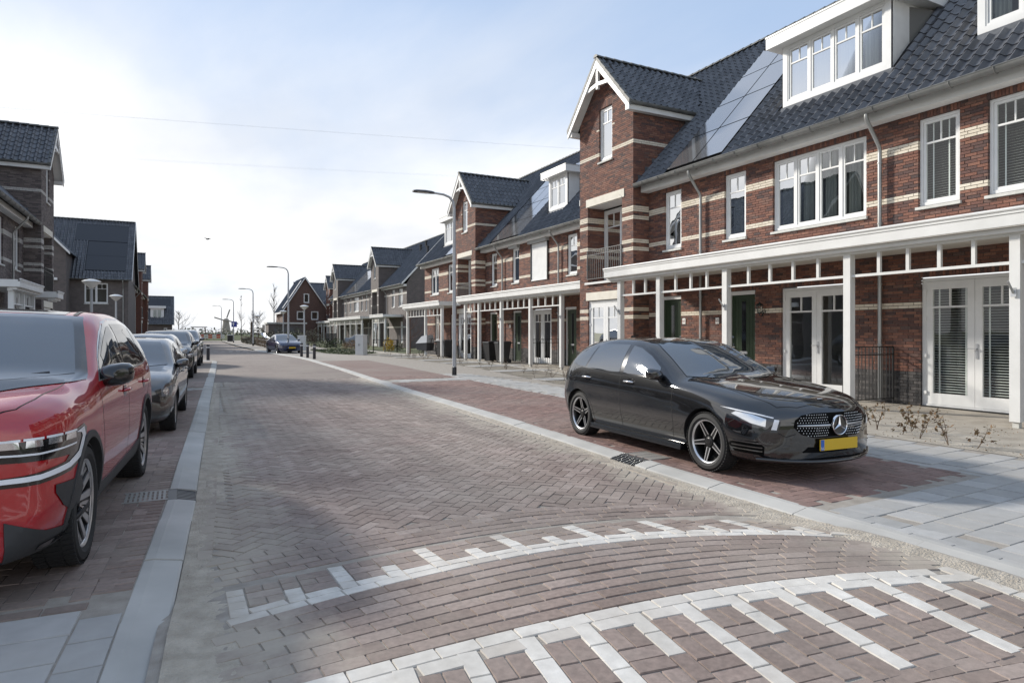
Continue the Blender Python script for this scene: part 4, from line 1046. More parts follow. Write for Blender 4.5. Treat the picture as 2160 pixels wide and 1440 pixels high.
    # verges at the gable ends
    for ye, on, sd in ((y0, gable_ends[0], -1), (y1, gable_ends[1], 1)):
        if on:
            v = MB()
            for k in (0, 1):
                A = Vector((XW - sg * .55, ye, EAVE - .12)) if k == 0 else Vector((rx + sg * (DEP + .05), ye, EAVE - .12)); B = Vector((rx, ye, rz - .07))
                v.prism([A + Vector((0, sd * .12, 0)), B + Vector((0, sd * .12, 0)), B + Vector((0, sd * .12, .2)), A + Vector((0, sd * .12, .2))], (0, sd * .03, 0))
            v.build('bargeboard', M_WHITE, rf)
            q = MB(); q.add([Vector((XW - sg * .5, ye, EAVE + .03)), Vector((rx, ye, rz + .03)), Vector((rx, ye + sd * .15, rz + .03)), Vector((XW - sg * .5, ye + sd * .15, EAVE + .03))], [(0, 1, 2, 3)]); q.build('verge', M_TILE, rf)
    # towers
    for ti, (c, mt, fx, apex, nd, nz0, nz1) in enumerate(tparts):
        T = t
        window(t, mt, c + 1.15, c + 1.89, 7.36, 9.16, 1, inner='curtain', name='gable_window')
        k2 = Map((XW - sg * fx + sg * nd, 0, 0), (0, 1, 0), outX)
        window(t, k2, c + .6, c + 2.59, nz0 + .02, nz1 - .08, 2, rec=0, fw=.09, sill=False, trans=.22, inner='dark', name='balcony_door')
        n_ = UB(mt); n_.ub(c + .6, c + 2.59, nz1 - .02, nz1 + .02, -nd, -.05); n_.build('niche_soffit', M_WHITE, t)
        n_ = UB(mt); n_.ub(c + .52, c + 2.67, nz0 - .07, nz0, -nd, .09); n_.build('balcony_slab', M_WHITE_WOOD, t)
        for (za, zb, u0, u1) in ((nz1, nz1 + .27, c + .47, c + 2.68), (2.62, 2.9, c + .47, c + 2.68)):
            l_ = UB(mt); l_.ub(u0, u1, za, zb, -.06, .02); lo = l_.build('lintel', M_CREAMSTONE, t); um = (u0 + u1) / 2; hw = (u1 - u0) / 2 - .12
            l_ = UB(mt); P_ = []
            for k in range(13):
                q = -1 + 2 * k / 12; P_.append((um + q * hw, za + .03 + (zb - za - .07) * math.sqrt(max(0, 1 - q * q)) ** .9))
            for k in range(12):
                (ua, va), (ub_, vb) = P_[k], P_[k+1]
                l_.add([mt.p(ua, za, .032), mt.p(ub_, za, .032), mt.p(ub_, vb, .032), mt.p(ua, va, .032), mt.p(ua, va, .018), mt.p(ub_, vb, .018)], [(0, 1, 2, 3), (3, 2, 5, 4)])
            l_.build('arch_panel', M_CREAMSTONE, lo, fix=True)
        railing(t, mt.p(c + .61, 0, .03), mt.p(c + 2.58, 0, .03), nz0 + .12, nz0 + 1.12, name='balcony_railing', m=M_IRON if brick != 'red' else mat('grey_railing', (.12, .12, .12), .45, metal=.5))
        french_door(t, mt, c + .62, c + 2.57, 2.60, 'dark' if ti % 2 == 0 else 'curtain')
        # gable roof: ridge runs back into the main slope
        ov = .37; fxo = XW - sg * (fx + ov); mid = c + tw / 2; e2 = .22; ek = KR * 1.02; ez = 8.95 - e2 * ek + .06; rz2 = apex + .10
        xr = XW - sg * .5 + sg * (rz2 - EAVE) / KR; lr = abs(xr - fxo); sl = math.hypot(tw / 2 + e2, rz2 - ez)
        for sd in (-1, 1):
            O = np.array((fxo, mid + sd * (tw / 2 + e2), ez)); U = inX.copy(); Wv = np.array((0, -sd * (tw / 2 + e2), rz2 - ez)) / sl; Nv = np.array((0, sd * (rz2 - ez), tw / 2 + e2)) / sl
            def keep2(u, w_, ez=ez, sl=sl, rz2=rz2):
                z = ez + w_ * (rz2 - ez) / sl; return u < (z - EAVE) / KR - .5 + fx + ov + .02
            tp = tile_roof(O, U, Wv, Nv, lr, sl, t, single[1] if sd == -sg or sg > 0 and sd < 0 else 0, keep2, 'tower_roof', flip=(sd > 0) == (sg > 0), under=False) if False else None
            b = MB(); back = (ez - EAVE) / KR - .5 + fx + ov
            q = [O - Nv * .012, O + U * back - Nv * .012, O + U * lr + Wv * sl - Nv * .012, O + Wv * sl - Nv * .012]; b.add(q, [(0, 1, 2, 3)])
            pr = b.build('tower_roof', mat('roof_underlay'), t)
            tile_roof(O, U, Wv, Nv, lr, sl, pr, single[1] if sd < 0 else 0, keep2, under=False, flip=(sd > 0) == (sg > 0))
            g0 = O + np.array((0, sd * .03, .0)); half_gutter(tuple(g0 + U * .06), tuple(g0 + U * (back - .05)), .075, t, side=Vector((0, sd, 0)))
            f_ = MB(); f_.prism([O + np.array((0, -sd * .02, -.08)) + U * .04, O + np.array((0, -sd * .02, -.08)) + U * (back - .1), O + np.array((0, -sd * .02, -.24)) + U * (back - .28), O + np.array((0, -sd * .02, -.24)) + U * .04], (0, -sd * .18, 0)); f_.build('fascia', M_WHITE_WOOD, t, fix=True)
        ridge_row((fxo - sg * .02, mid, rz2 + .05), (xr, mid, rz2 + .05), .11, t, single=lod == 0)
        # bargeboards, collar and king post
        bb = MB(); 
        for sd in (-1, 1):
            A = Vector((fxo, mid + sd * (tw / 2 + e2 + .03), ez - .10)); B = Vector((fxo, mid, rz2 - .06))
            up = Vector((0, 0, .25)); bb.prism([A - up * .7, A + up * .12, B + up * .12, B - up], (sg * .035, 0, 0))
        bo = bb.build('bargeboard', M_WHITE, t, fix=True)
        kz = rz2 - 1.02; hw = (rz2 - .2 - kz) / ek
        k = MB(); k.prism([(fxo + sg * .04, mid - hw, kz), (fxo + sg * .04, mid, kz + .10), (fxo + sg * .04, mid + hw, kz), (fxo + sg * .04, mid + hw, kz + .11), (fxo + sg * .04, mid, kz + .22), (fxo + sg * .04, mid - hw, kz + .11)], (sg * .07, 0, 0)); k.build('collar_beam', M_WHITE, bo, fix=True)
        k = MB(); k.box(fxo + sg * .03, fxo + sg * .12, mid - .045, mid + .045, kz - .02, rz2 - .1); k.build('king_post', M_WHITE, bo)
        s_ = MB()
        for sd in (-1, 1):
            A = Vector((fxo + sg * .03, mid + sd * (tw / 2 + e2), ez - .10)); B = Vector((fxo + sg * .03, mid, rz2 - .12)); s_.add([A, B, B + Vector((sg * (ov - .02), 0, 0)), A + Vector((sg * (ov - .02), 0, 0))], [(0, 1, 2, 3)])
        s_.build('verge_soffit', M_WHITE, bo)
        # verge tiles
        for sd in (-1, 1):
            A = Vector((fxo - sg * .01, mid + sd * (tw / 2 + e2 + .05), ez + .02)); B = Vector((fxo - sg * .01, mid, rz2 + .06)); nt_ = 7
            if lod > 1: continue
            for i in range(nt_):
                p, q = A.lerp(B, i / nt_), A.lerp(B, (i + .96) / nt_); v = MB(); dn = Vector((0, 0, -.13)); nn = Vector((0, sd * .6, .8)) * .03
                v.prism([p + nn, q + nn * .4, q + dn * .9, p + dn], (sg * .13, 0, 0)); v.build('verge_tile', M_RIDGE, t, fix=True)
        # lead flashing at the foot of the flank
        fl = MB(); yy = c - .006
        for i in range(3): fl.box(XW - sg * .45 + sg * i * .28, XW - sg * .45 + sg * (i + 1) * .28, yy - .006, yy, EAVE - .02 + i * .30, EAVE + .32 + i * .30)
        fl.build('flashing', M_LEAD, t)
    # dormers
    for (a, b, x_, dh, cols) in dormers:
        xf = XW - sg * .5 + sg * x_; zb = EAVE + x_ * KR + .06; zt = zb + dh; md = Map((xf, 0, 0), (0, 1, 0), outX); ln = (zt + .35 - EAVE) / KR - x_
        dm = None
        for yy, y2 in ((a, a + .035), (b - .035, b)):
            d = MB(); d.prism([(xf, yy, zb - .06), (xf, yy, zt), (xf + sg * ((zt - EAVE) / KR - x_), yy, zt)], (0, y2 - yy, 0))
            o_ = d.build('dormer' if dm is None else 'dormer_cheek', M_WHITE, dm or t, fix=True); dm = dm or o_
        f_ = UB(md); f_.ub(a, a + .14, zb - .04, zt, -.05, .012); f_.ub(b - .14, b, zb - .04, zt, -.05, .012); f_.ub(a + .14, b - .14, zb - .04, zb + .08, -.05, .012); f_.ub(a + .14, b - .14, zt - .06, zt, -.05, .012); f_.build('front_frame', M_WHITE, dm)
        window(dm, md, a + .14, b - .14, zb + .08, zt - .06, cols, rec=-.0, fw=.035, sill=False, inner='curtain', trans=.3) if False else None
        wn = window(t, md, a + .14, b - .14, zb + .08, zt - .06, cols, rec=.0, fw=.035, sill=False, inner='curtain', trans=.3, name='dormer_window')
        r_ = MB(); ro = .30; r_.box(xf - sg * ro, xf + sg * (ln + .1), a - ro, b + ro, zt, zt + .30); r_.build('dormer_roof', M_WHITE, dm)
        r_ = MB(); r_.box(xf - sg * (ro + .012), xf + sg * (ln + .1), a - ro - .012, b + ro + .012, zt + .29, zt + .325); r_.build('roof_trim', M_ZINC, dm)
        l_ = UB(md); l_.add([md.p(a - .08, zb - .05, .03), md.p(b + .08, zb - .05, .03), md.p(b + .08, zb - .34, .24), md.p(a - .08, zb - .34, .24)], [(0, 1, 2, 3)]); l_.build('flashing', M_LEAD, dm)
    # solar panels
    for (a, b, w0, w1, nc, nr) in pv:
        for i in range(nc):
            for j in range(nr):
                ya, yb = a + (b - a) * i / nc + .012, a + (b - a) * (i + 1) / nc - .012; wa, wb = w0 + (w1 - w0) * j / nr + .012, w0 + (w1 - w0) * (j + 1) / nr - .012
                O = np.array((EX, 0, EAVE)); f = lambda y, w_, n: O + np.array((0, y, 0)) + W_ * w_ + Nn * n
                m = MB(); m.add([f(ya, wa, .05), f(yb, wa, .05), f(yb, wb, .05), f(ya, wb, .05), f(ya, wa, .01), f(yb, wa, .01), f(yb, wb, .01), f(ya, wb, .01)], [(0, 1, 2, 3), (0, 4, 5, 1), (1, 5, 6, 2), (2, 6, 7, 3), (3, 7, 4, 0)]); p_ = m.build('solar_panel', M_PVF, t, fix=True)
                m = MB(); k = .014; m.add([f(ya + k, wa + k, .0515), f(yb - k, wa + k, .0515), f(yb - k, wb - k, .0515), f(ya + k, wb - k, .0515)], [(0, 1, 2, 3)]); m.build('cell_glass', M_PV, p_, fix=True)
    for v in verandas: canopy(t, XW, sg, *v)
    if z0:
        t.location.z = z0 + 0
    return t
WA = 13.5
A_W = [(15.14, 15.89, 4.08, 5.86, 1, 'curtain'), (12.62, 13.38, 4.08, 5.86, 1, 'curtain'), (9.19, 11.72, 4.08, 5.86, 4, 'curtain'), (7.26, 8.05, 4.08, 5.86, 1, 'blind'), (5.2, 6.76, 4.08, 5.86, 2, 'blind'), (2.0, 3.6, 4.08, 5.86, 2, 'curtain')]
blockA = terrace('terraced_houses', 'red brick terrace with white veranda behind the black hatchback', WA, 1, 1.5, 19.76, towers=(16.65,), wins=A_W,
    doors=[(15.15, 16.12, 1), (12.31, 13.28, -1)], frenchs=[(9.52, 11.46, 'dark'), (6.04, 8.0, 'blind')], pipes=(14.21, 8.81, 4.4),
    dormers=((8.97, 11.87, 1.05, 1.52, 4), (4.4, 7.22, 1.05, 1.52, 4)), pv=((13.08, 15.36, .2, 6.3, 2, 4),), verandas=((1.6, 16.3, (15.83, 14.05, 11.6, 8.37, 5.48, 2.6), 2.02, 3.43, (False, True)),), single=(300, 150), roofone=300)
railing(blockA, (11.85, 8.55, 0), (13.45, 8.55, 0), .12, 1.2)
# number plates, lantern, flag holders
def plate(par, mp, u, v, txt, w=.13, h=.17):
    p = UB(mp); p.ub(u - w/2, u + w/2, v - h/2, v + h/2, .004, .016); po = p.build('number_plate', mat('enamel_plate', (.78, .77, .73), .35), par)
    cu = bpy.data.curves.new('digits', 'FONT'); cu.body = txt; cu.size = .11; cu.align_x = 'CENTER'; cu.align_y = 'CENTER'; cu.extrude = .001
    tmp = bpy.data.objects.new('digits', cu); COL.objects.link(tmp); dg = bpy.context.evaluated_depsgraph_get(); me = bpy.data.meshes.new_from_object(tmp.evaluated_get(dg)); bpy.data.objects.remove(tmp)
    me.materials.clear(); me.materials.append(mat('dark_red_print', (.16, .03, .03), .5)); V = np.array([v_.co[:] for v_ in me.vertices])
    sgn = -1 if mp.N[0] < 0 else 1
    for v_, c in zip(me.vertices, V): v_.co = Vector(mp.p(u + sgn * c[0], v + c[1], .0175 + c[2]))
    me.update(); obj('digits', me, po); return po
mpA = Map((WA, 0, 0), (0, 1, 0), (-1, 0, 0))
plate(blockA, mpA, 15.0, 1.84, '63'); plate(blockA, mpA, 13.64, 1.83, '65')
def lantern(par, mp, u, v, name='wall_lantern'):
    t = MB(); c = mp.p(u, v, .17); m_ = mat('dark_teal_iron', (.012, .022, .024), .4)
    t.lathe([(.0, .17), (.02, .165), (.025, .14), (.06, .12), (.095, .085), (.10, .075), (.09, .07)], 8, tuple(c)); t.lathe([(.05, -.13), (.06, -.12), (.055, -.10), (.045, -.10)], 8, tuple(c))
    for k in range(6):
        a = k * math.pi / 3; t.tube([(c[0] + .085*math.cos(a), c[1] + .085*math.sin(a), c[2] + .08), (c[0] + .055*math.cos(a), c[1] + .055*math.sin(a), c[2] - .11)], .006, 4)
    t.tube([c + np.array((0, 0, -.12)), c + np.array((0, 0, -.18)), mp.p(u, v - .2, .08), mp.p(u, v - .1, .02)], .014, 6); t.lathe([(.05, -.012), (.05, .012)], 8, tuple(mp.p(u, v - .08, .01)), axis='x')
    o = t.build(name, m_, par, smooth=30)
    g = MB(); g.lathe([(.078, .07), (.05, -.10)], 6, tuple(c)); g.build('lantern_glass', M_GLASS, o)
    return o
lantern(blockA, mpA, 12.0, 2.12)
# ================================================================ THE OTHER HOUSES
# second terrace on the right: same type, set back, with roller shutters
WB, OB = 15.45, 16.85
def sh(l, d): return [(a + d, b + d, *r) for a, b, *r in l]
B_W = [(15.14 + OB, 15.89 + OB, 4.08, 5.86, 1, 'dark'), (12.55 + OB, 13.3 + OB, 4.08, 5.86, 1, 'dark'), (7.1 + OB, 7.9 + OB, 4.08, 5.86, 1, 'dark'),
       (41.0, 42.5, 4.08, 5.86, 2, 'dark'), (38.4, 39.3, 4.08, 5.86, 1, 'dark'), (40.9, 41.75, .95, 2.62, 2, 'dark')]
blockB = terrace('terraced_houses', 'red brick terrace with a closed white roller shutter behind the tall lamp post', WB, 1, 19.9, 43.8, towers=(16.65 + OB,), wins=B_W,
    doors=[(15.15 + OB, 16.12 + OB, 1), (12.31 + OB, 13.28 + OB, -1), (24.0, 24.95, -1), (37.9, 38.9, 1)], frenchs=[(9.3 + OB, 11.2 + OB, 'dark')], pipes=(14.3 + OB, 8.5 + OB),
    dormers=((25.6, 27.3, 1.05, 1.52, 2), (39.2, 41.3, 1.05, 1.52, 2)), pv=((28.55, 31.9, .2, 5.9, 3, 4), (37.3, 38.9, .2, 3.4, 1, 2)), lod=1, single=(0, 120),
    verandas=((20.3, 16.2 + OB, (32.3, 30.5, 27.9, 25.0, 22.4), 2.02, 3.43, (False, True)), (35.6, 42.6, (42.3, 38.7, 35.85), 2.02, 3.36, (True, True))), shutters=((26.45, 28.05, 0),))
railing(blockB, (13.8, 25.05, 0), (15.4, 25.05, 0), .12, 1.2)
mpB = Map((WB, 0, 0), (0, 1, 0), (-1, 0, 0))
k = UB(mpB); k.ub(12.45 + OB, 13.4 + OB, 5.84, 6.02, -.05, .20); k.build('shutter_box', mat('grey_coated'), blockB)
for u, s_ in ((31.6, '59'), (30.3, '57'), (23.5, '55')): plate(blockB, mpB, u, 1.83, s_) if False else None
for u in (31.75, 30.4, 25.2):
    p = UB(mpB); p.ub(u - .065, u + .065, 1.75, 1.92, .004, .016); p.build('number_plate', mat('enamel_plate'), blockB)
m = MB()
for (x, y) in ((18.6, 43.0), (18.9, 42.3)): pass
# dark brick terrace further on
WC = 19.55
def twin(c, base=16.65): return c - base
c1, c2 = 68.4, 88.6
C_W = [(61.9, 63.2, 4.08, 5.86, 2, 'dark'), (64.6, 65.5, 4.08, 5.86, 1, 'dark'), (75.6, 76.3, 4.08, 5.86, 1, 'dark'), (77.7, 78.4, 4.08, 5.86, 1, 'dark'), (79.6, 82.0, 4.08, 5.86, 3, 'dark'), (83.6, 84.3, 4.08, 5.86, 1, 'dark'), (86.4, 87.1, 4.08, 5.86, 1, 'dark'), (73.0, 73.7, 4.08, 5.86, 1, 'dark'), (61.9, 62.7, .5, 2.6, 2, 'dark')]
blockC = terrace('terraced_houses', 'dark brown brick terrace with two gabled towers beyond the grey cabinet', WC, 1, 60.6, 95, towers=(c1, c2), wins=C_W,
    doors=[(66.6, 67.5, 1), (74.6, 75.5, 1), (86.5, 87.4, 1)], frenchs=[(77.2, 79.0, 'dark'), (81.2, 83.0, 'dark')], pipes=(67.2, 74.2, 85.9),
    dormers=((71.9, 73.6, 1.05, 1.6, 1),), pv=((79.0, 85.6, .3, 4.6, 3, 3),), lod=2, brick='dark', verandas=((61.8, 66.9, (66.5, 64.2, 62.1), 2.02, 3.3, (True, True)), (70.8, 88.2, (88, 85.2, 82.3, 79.4, 76.5, 73.6, 71.1), 2.02, 3.3, (True, True))))
v = MB()
for (y, dx) in ((65.5, 3.6), (64.6, 3.9), (56 + 5.6, 3.0)):
    z = EAVE + dx * KR; v.lathe([(.11, 0), (.11, .55), (.17, .56), (.17, .70), (.1, .74)], 8, (WC - .5 + dx, y, z))
for i in range(1): v.build('roof_vent', M_PLASTIC, blockC)
# red brick terrace at the far end
blockD = terrace('terraced_houses', 'farthest red brick terrace with a gabled tower next to the white gable house', 22.3, 1, 98, 116, towers=(107.4,), wins=[(104, 104.8, 4.08, 5.86, 1, 'dark'), (101, 102.6, 4.08, 5.86, 2, 'dark'), (112, 113, 4.08, 5.86, 1, 'dark')],
    doors=[(105, 106, 1)], frenchs=[(100.5, 102.3, 'dark')], pipes=(106.8,), lod=2, verandas=((98.5, 107, (106.6, 104, 101.3, 98.8), 2.02, 3.3, (True, True)), (108, 115, (114.6, 111.5, 108.4), 2.02, 3.3, (True, True))))
# dark terrace on the left
WL, OL = -5.98, 17.55
def ml(l): return sh(l, OL)
blockL = terrace('terraced_houses', 'dark brown brick terrace with a gabled tower behind the red SUV', WL, -1, 26.6, 37.35, towers=(16.65 + OL,), wins=[(15.1 + OL, 15.85 + OL, 4.08, 5.86, 1, 'dark'), (11.6 + OL, 13.1 + OL, 4.08, 5.86, 2, 'dark')],
    doors=[(15.2 + OL, 16.15 + OL, 1)], frenchs=[(27.5, 29.3, 'dark')], pipes=(14.25 + OL,), lod=1, brick='dark', single=(0, 100),
    verandas=((32.2, 33.6, (), 1.5, 3.2, (True, True)), (26.8, 31.0, (30.6, 28.8, 27.1), 1.2, 3.3, (True, True))))
# ---------------------------------------------------------------- houses whose roofs face the camera
def gable_house(name, label, x0, x1, ye, eave, ridge_z, ry, brick, wins=(), pv=None, single=0, cat='house'):
    """front along X at y=ye, roof rises away from the camera to a ridge at y=ry"""
    t = thing(name, ((x0 + x1) / 2, ye, 0), label, cat)
    mp = Map((0, ye, 0), (1, 0, 0), (0, -1, 0)); dep = 2 * (ry - ye)
    w_ = MB(); hl = [(a, b, c, d) for a, b, c, d, *_ in wins]
    q = backing(mp, x0, x1, 0, eave + .1, hl, 0); w_.add(q.v, q.f)
    for xe, sd in ((x0, -1), (x1, 1)):
        w_.add([(xe, ye, 0), (xe, ye + dep, 0), (xe, ye + dep, eave), (xe, ry, ridge_z - .15), (xe, ye, eave)], [(0, 1, 2, 3, 4)])
    w_.add([(x0, ye + dep, 0), (x1, ye + dep, 0), (x1, ye + dep, eave), (x0, ye + dep, eave)], [(0, 1, 2, 3)])
    w_.build('wall', brick, t)
    for (a, b, c, d, cols, inner) in wins: window(t, mp, a, b, c, d, cols, inner=inner)
    o = .3; O = np.array((x0 - o, ye - .4, eave - .1)); rise = ridge_z - O[2]; run = ry - O[1]; sl = math.hypot(rise, run); W_ = np.array((0, run, rise)) / sl; Nn = np.array((0, -rise, run)) / sl
    keep = None
    if pv: keep = lambda u, w2: not any(a < u + x0 - o < b and c < w2 < d for a, b, c, d, *_ in pv)
    rf = tile_roof(O, (1, 0, 0), W_, Nn, x1 - x0 + 2 * o, sl, t, single, keep, 'roof')
    b = MB(); b.add([(x0 - o, ry, ridge_z - .02), (x1 + o, ry, ridge_z - .02), (x1 + o, ye + dep + .4, eave - .1), (x0 - o, ye + dep + .4, eave - .1)], [(0, 1, 2, 3)]); b.build('rear_slope', mat('roof_underlay'), rf)
    ridge_row((x0 - o, ry, ridge_z + .05), (x1 + o, ry, ridge_z + .05), .12, rf, single=False)
    half_gutter((x0 - o, ye - .46, eave - .08), (x1 + o, ye - .46, eave - .08), .08, t, side=Vector((0, 1, 0)))
    for xe, sd in ((x0 - o, -1), (x1 + o, 1)):
        v = MB()
        for k in (0, 1):
            A = Vector((xe, ye - .4, eave - .25)) if k == 0 else Vector((xe, ye + dep + .4, eave - .25)); B = Vector((xe, ry, ridge_z - .16)); v.prism([A, B, B + Vector((0, 0, .2)), A + Vector((0, 0, .2))], (sd * .035, 0, 0))
        v.build('bargeboard', M_WHITE, t, fix=True)
    if pv:
        for (a, b2, c, d, nc, nr) in pv:
            for i in range(nc):
                for j in range(nr):
                    xa, xb = a + (b2 - a) * i / nc + .01, a + (b2 - a) * (i + 1) / nc - .01; wa, wb = c + (d - c) * j / nr + .01, c + (d - c) * (j + 1) / nr - .01
                    f = lambda x, w2, n: np.array((x, O[1], O[2])) + W_ * w2 + Nn * n
                    m = MB(); m.add([f(xa, wa, .05), f(xb, wa, .05), f(xb, wb, .05), f(xa, wb, .05), f(xa, wa, .0), f(xb, wa, .0), f(xb, wb, .0), f(xa, wb, .0)], [(0, 1, 2, 3), (0, 4, 5, 1), (1, 5, 6, 2), (2, 6, 7, 3), (3, 7, 4, 0)]); m.build('solar_panel', mat('solar_matt', (.022, .024, .03), .35), t, fix=True)
    return t
L2 = gable_house('corner_house', 'dark brick house with a large black solar roof beyond the lantern posts', -16, -4.15, 67.3, 6.25, 12.05, 72.3, M_FARBRICK_DARK, wins=[(-7.45, -5.7, 4.05, 5.85, 2, 'dark')],
                 pv=[(-8.6, -4.35, 5.0, 7.4, 1, 1), (-7.45, -4.35, 1.1, 4.95, 1, 2)])
# its cross wing, gable to the camera
m = MB(); gx0, gx1, gy, gap = -13.6, -8.5, 65.2, 11.1
m.add([(gx0, gy, 0), (gx1, gy, 0), (gx1, gy, 8.45), ((gx0 + gx1) / 2, gy, gap), (gx0, gy, 8.45), (gx0, 70, 0), (gx1, 70, 0), (gx1, 70, 8.45), (gx0, 70, 8.45), ((gx0 + gx1) / 2, 71.4, gap)], [(0, 1, 2, 3, 4), (1, 6, 7, 2), (5, 0, 4, 8)])
m.build('wing_wall', M_FARBRICK_DARK, L2)
mx = (gx0 + gx1) / 2
for sd in (-1, 1):
    xe = mx + sd * ((gx1 - gx0) / 2 + .3); O = np.array((xe, gy - .25, 8.45 - .3)); top = np.array((mx, gy - .25, gap + .12)); sl = np.linalg.norm(top - O); Wv = (top - O) / sl; Nv = np.array((sd * (top[2] - O[2]), 0, abs(xe - mx))) / sl
    tile_roof(O, (0, 1, 0), Wv, Nv, 6.2, sl, L2, 0, None, 'wing_roof', flip=sd > 0)
    v = MB(); A = Vector((xe, gy - .25, 8.0)); B = Vector((mx, gy - .25, gap - .02)); v.prism([A, B, B + Vector((0, 0, .22)), A + Vector((0, 0, .22))], (0, -.04, 0)); v.build('bargeboard', M_WHITE, L2, fix=True)
v = MB(); v.box(gx0 + 1.0, gx1 - .9, gy - .22, gy - .16, 9.35, 9.5); v.build('collar_beam', M_WHITE, L2)
mw = Map((0, gy, 0), (1, 0, 0), (0, -1, 0))
window(L2, mw, -10.6, -9.35, 3.4, 5.75, 1, inner='dark'); window(L2, mw, -10.3, -9.6, 7.0, 8.8, 1, inner='dark')
v = UB(mw); v.ub(-10.9, -9.1, 5.85, 6.05, 0, .2); v.build('shutter_box', M_WHITE, L2)
mL2 = Map((0, 67.3, 0), (1, 0, 0), (0, -1, 0)); downpipe(L2, mL2, -4.55, 6.1, .5)
# tall towers of the next terrace on the left
blockM = terrace('terraced_houses', 'brown brick terrace with two towers behind the solar roof house', -4.65, -1, 74.5, 108, towers=(86.0, 102.0), wins=[(84, 84.9, 4.08, 5.86, 1, 'dark'), (81, 82.6, 4.08, 5.86, 2, 'dark'), (95, 96.5, 4.08, 5.86, 2, 'dark')], pipes=(85.0, 80), lod=2, brick='red', gable_ends=(False, True))
L4 = gable_house('end_house', 'low tiled house with a small white dormer at the end of the left row', -9, -1.3, 124.5, 2.95, 7.75, 128.6, M_FARBRICK_DARK, wins=[(-2.5, -2.0, 1.6, 2.3, 1, 'dark')], pv=[(-5.3, -1.5, 4.3, 6.1, 2, 2)])
m = MB(); m.box(-4.5, -2.5, 125.2, 127.3, 3.7, 5.6); d_ = m.build('dormer', M_WHITE, L4); m = MB(); m.box(-4.8, -2.2, 124.9, 127.6, 5.6, 6.0); m.build('dormer_roof', M_WHITE, d_)
window(L4, Map((0, 125.2, 0), (1, 0, 0), (0, -1, 0)), -4.2, -2.8, 3.9, 5.4, 2, rec=-.08, sill=False, inner='dark', name='dormer_window')
# brown house at the bend, gable to the camera
def end_gable(name, label):
    y = 112.; x0, x1, ap = 15.1, 22.2, 10.5; mx = 18.5; ev = 5.2; t = thing(name, (mx, y, 0), label, 'house'); mp = Map((0, y, 0), (1, 0, 0), (0, -1, 0))
    hl = [(17.2, 18.4, 3.6, 5.05), (19.5, 20.7, 3.6, 5.05), (18.3, 19.2, 6.4, 8.0)]
    lim = lambda v: (x0, x1) if v < ev else (x0 + (v - ev) * (mx - x0) / (ap - ev), x1 - (v - ev) * (x1 - mx) / (ap - ev))
    w_ = backing(mp, x0, x1, 0, ap, hl, 0, lim); m = MB(); m.add(w_.v, w_.f); m.add([(x0, y, 0), (x0, y + 9, 0), (x0, y + 9, ev), (x0, y, ev)], [(0, 1, 2, 3)]); m.add([(x1, y, 0), (x1, y + 9, 0), (x1, y + 9, ev), (x1, y, ev)], [(3, 2, 1, 0)]); m.build('wall', M_FARBRICK_BROWN, t)
    for (a, b, c, d) in hl: window(t, mp, a, b, c, d, 1, trans=0, inner='dark', sill=False, fw=.12)
    for sd, xe in ((-1, x0), (1, x1)):
        O = np.array((xe + sd * .35, y - .3, ev - .4)); top = np.array((mx, y - .3, ap + .2)); sl = np.linalg.norm(top - O); Wv = (top - O) / sl; Nv = np.array((sd * (top[2] - O[2]), 0, abs(O[0] - mx))) / sl
        rf = tile_roof(O, (0, 1, 0), Wv, Nv, 9.6, sl, t, 0, (lambda u, w2: not (1.2 < u < 3.0 and .8 < w2 < sl - .4)) if sd < 0 else None, 'roof', flip=sd > 0)
        if sd < 0:
            f = lambda u, w2: O + np.array((0, u, 0)) + Wv * w2 + Nv * .05; m = MB(); m.add([f(1.2, .9), f(3.0, .9), f(3.0, sl - .5), f(1.2, sl - .5)], [(0, 1, 2, 3)]); m.build('solar_panel', M_PV, t)
        v = MB(); A = Vector((xe + sd * .35, y - .3, ev - .62)); B = Vector((mx, y - .3, ap - .02)); v.prism([A, B, B + Vector((0, 0, .26)), A + Vector((0, 0, .26))], (0, -.05, 0)); v.build('bargeboard', M_WHITE, t, fix=True)
    v = MB(); v.box(x0 - .5, x0 - .3, y - .3, y + 9, ev - .62, ev - .35); v.build('gutter', M_WHITE, t)
    return t
end_gable('gable_house', 'brown brick house with white bargeboards facing the camera at the bend')
# flat roofed shed beside it
t = thing('garden_shed', (13.5, 100, 0), 'low dark flat roofed garage left of the brown gable house', 'garage')
m = MB(); m.box(11.4, 16.6, 100, 104, 0, 2.75); m.build('wall', M_FARBRICK_DARK, t); m = MB(); m.box(11.2, 16.8, 99.8, 104.2, 2.75, 2.98); m.build('roof', M_SILL, t)
m = MB(); m.box(12.2, 15.0, 99.95, 100, 0, 2.2); m.build('door', mat('grey_door', (.10, .10, .10), .5), t)
# a second roof behind the terraces on the right
gable_house('background_house', 'slate coloured roof showing between the brown gable and the far terrace', 19.5, 30, 124, 6.2, 11.0, 129, M_FARBRICK_BROWN)
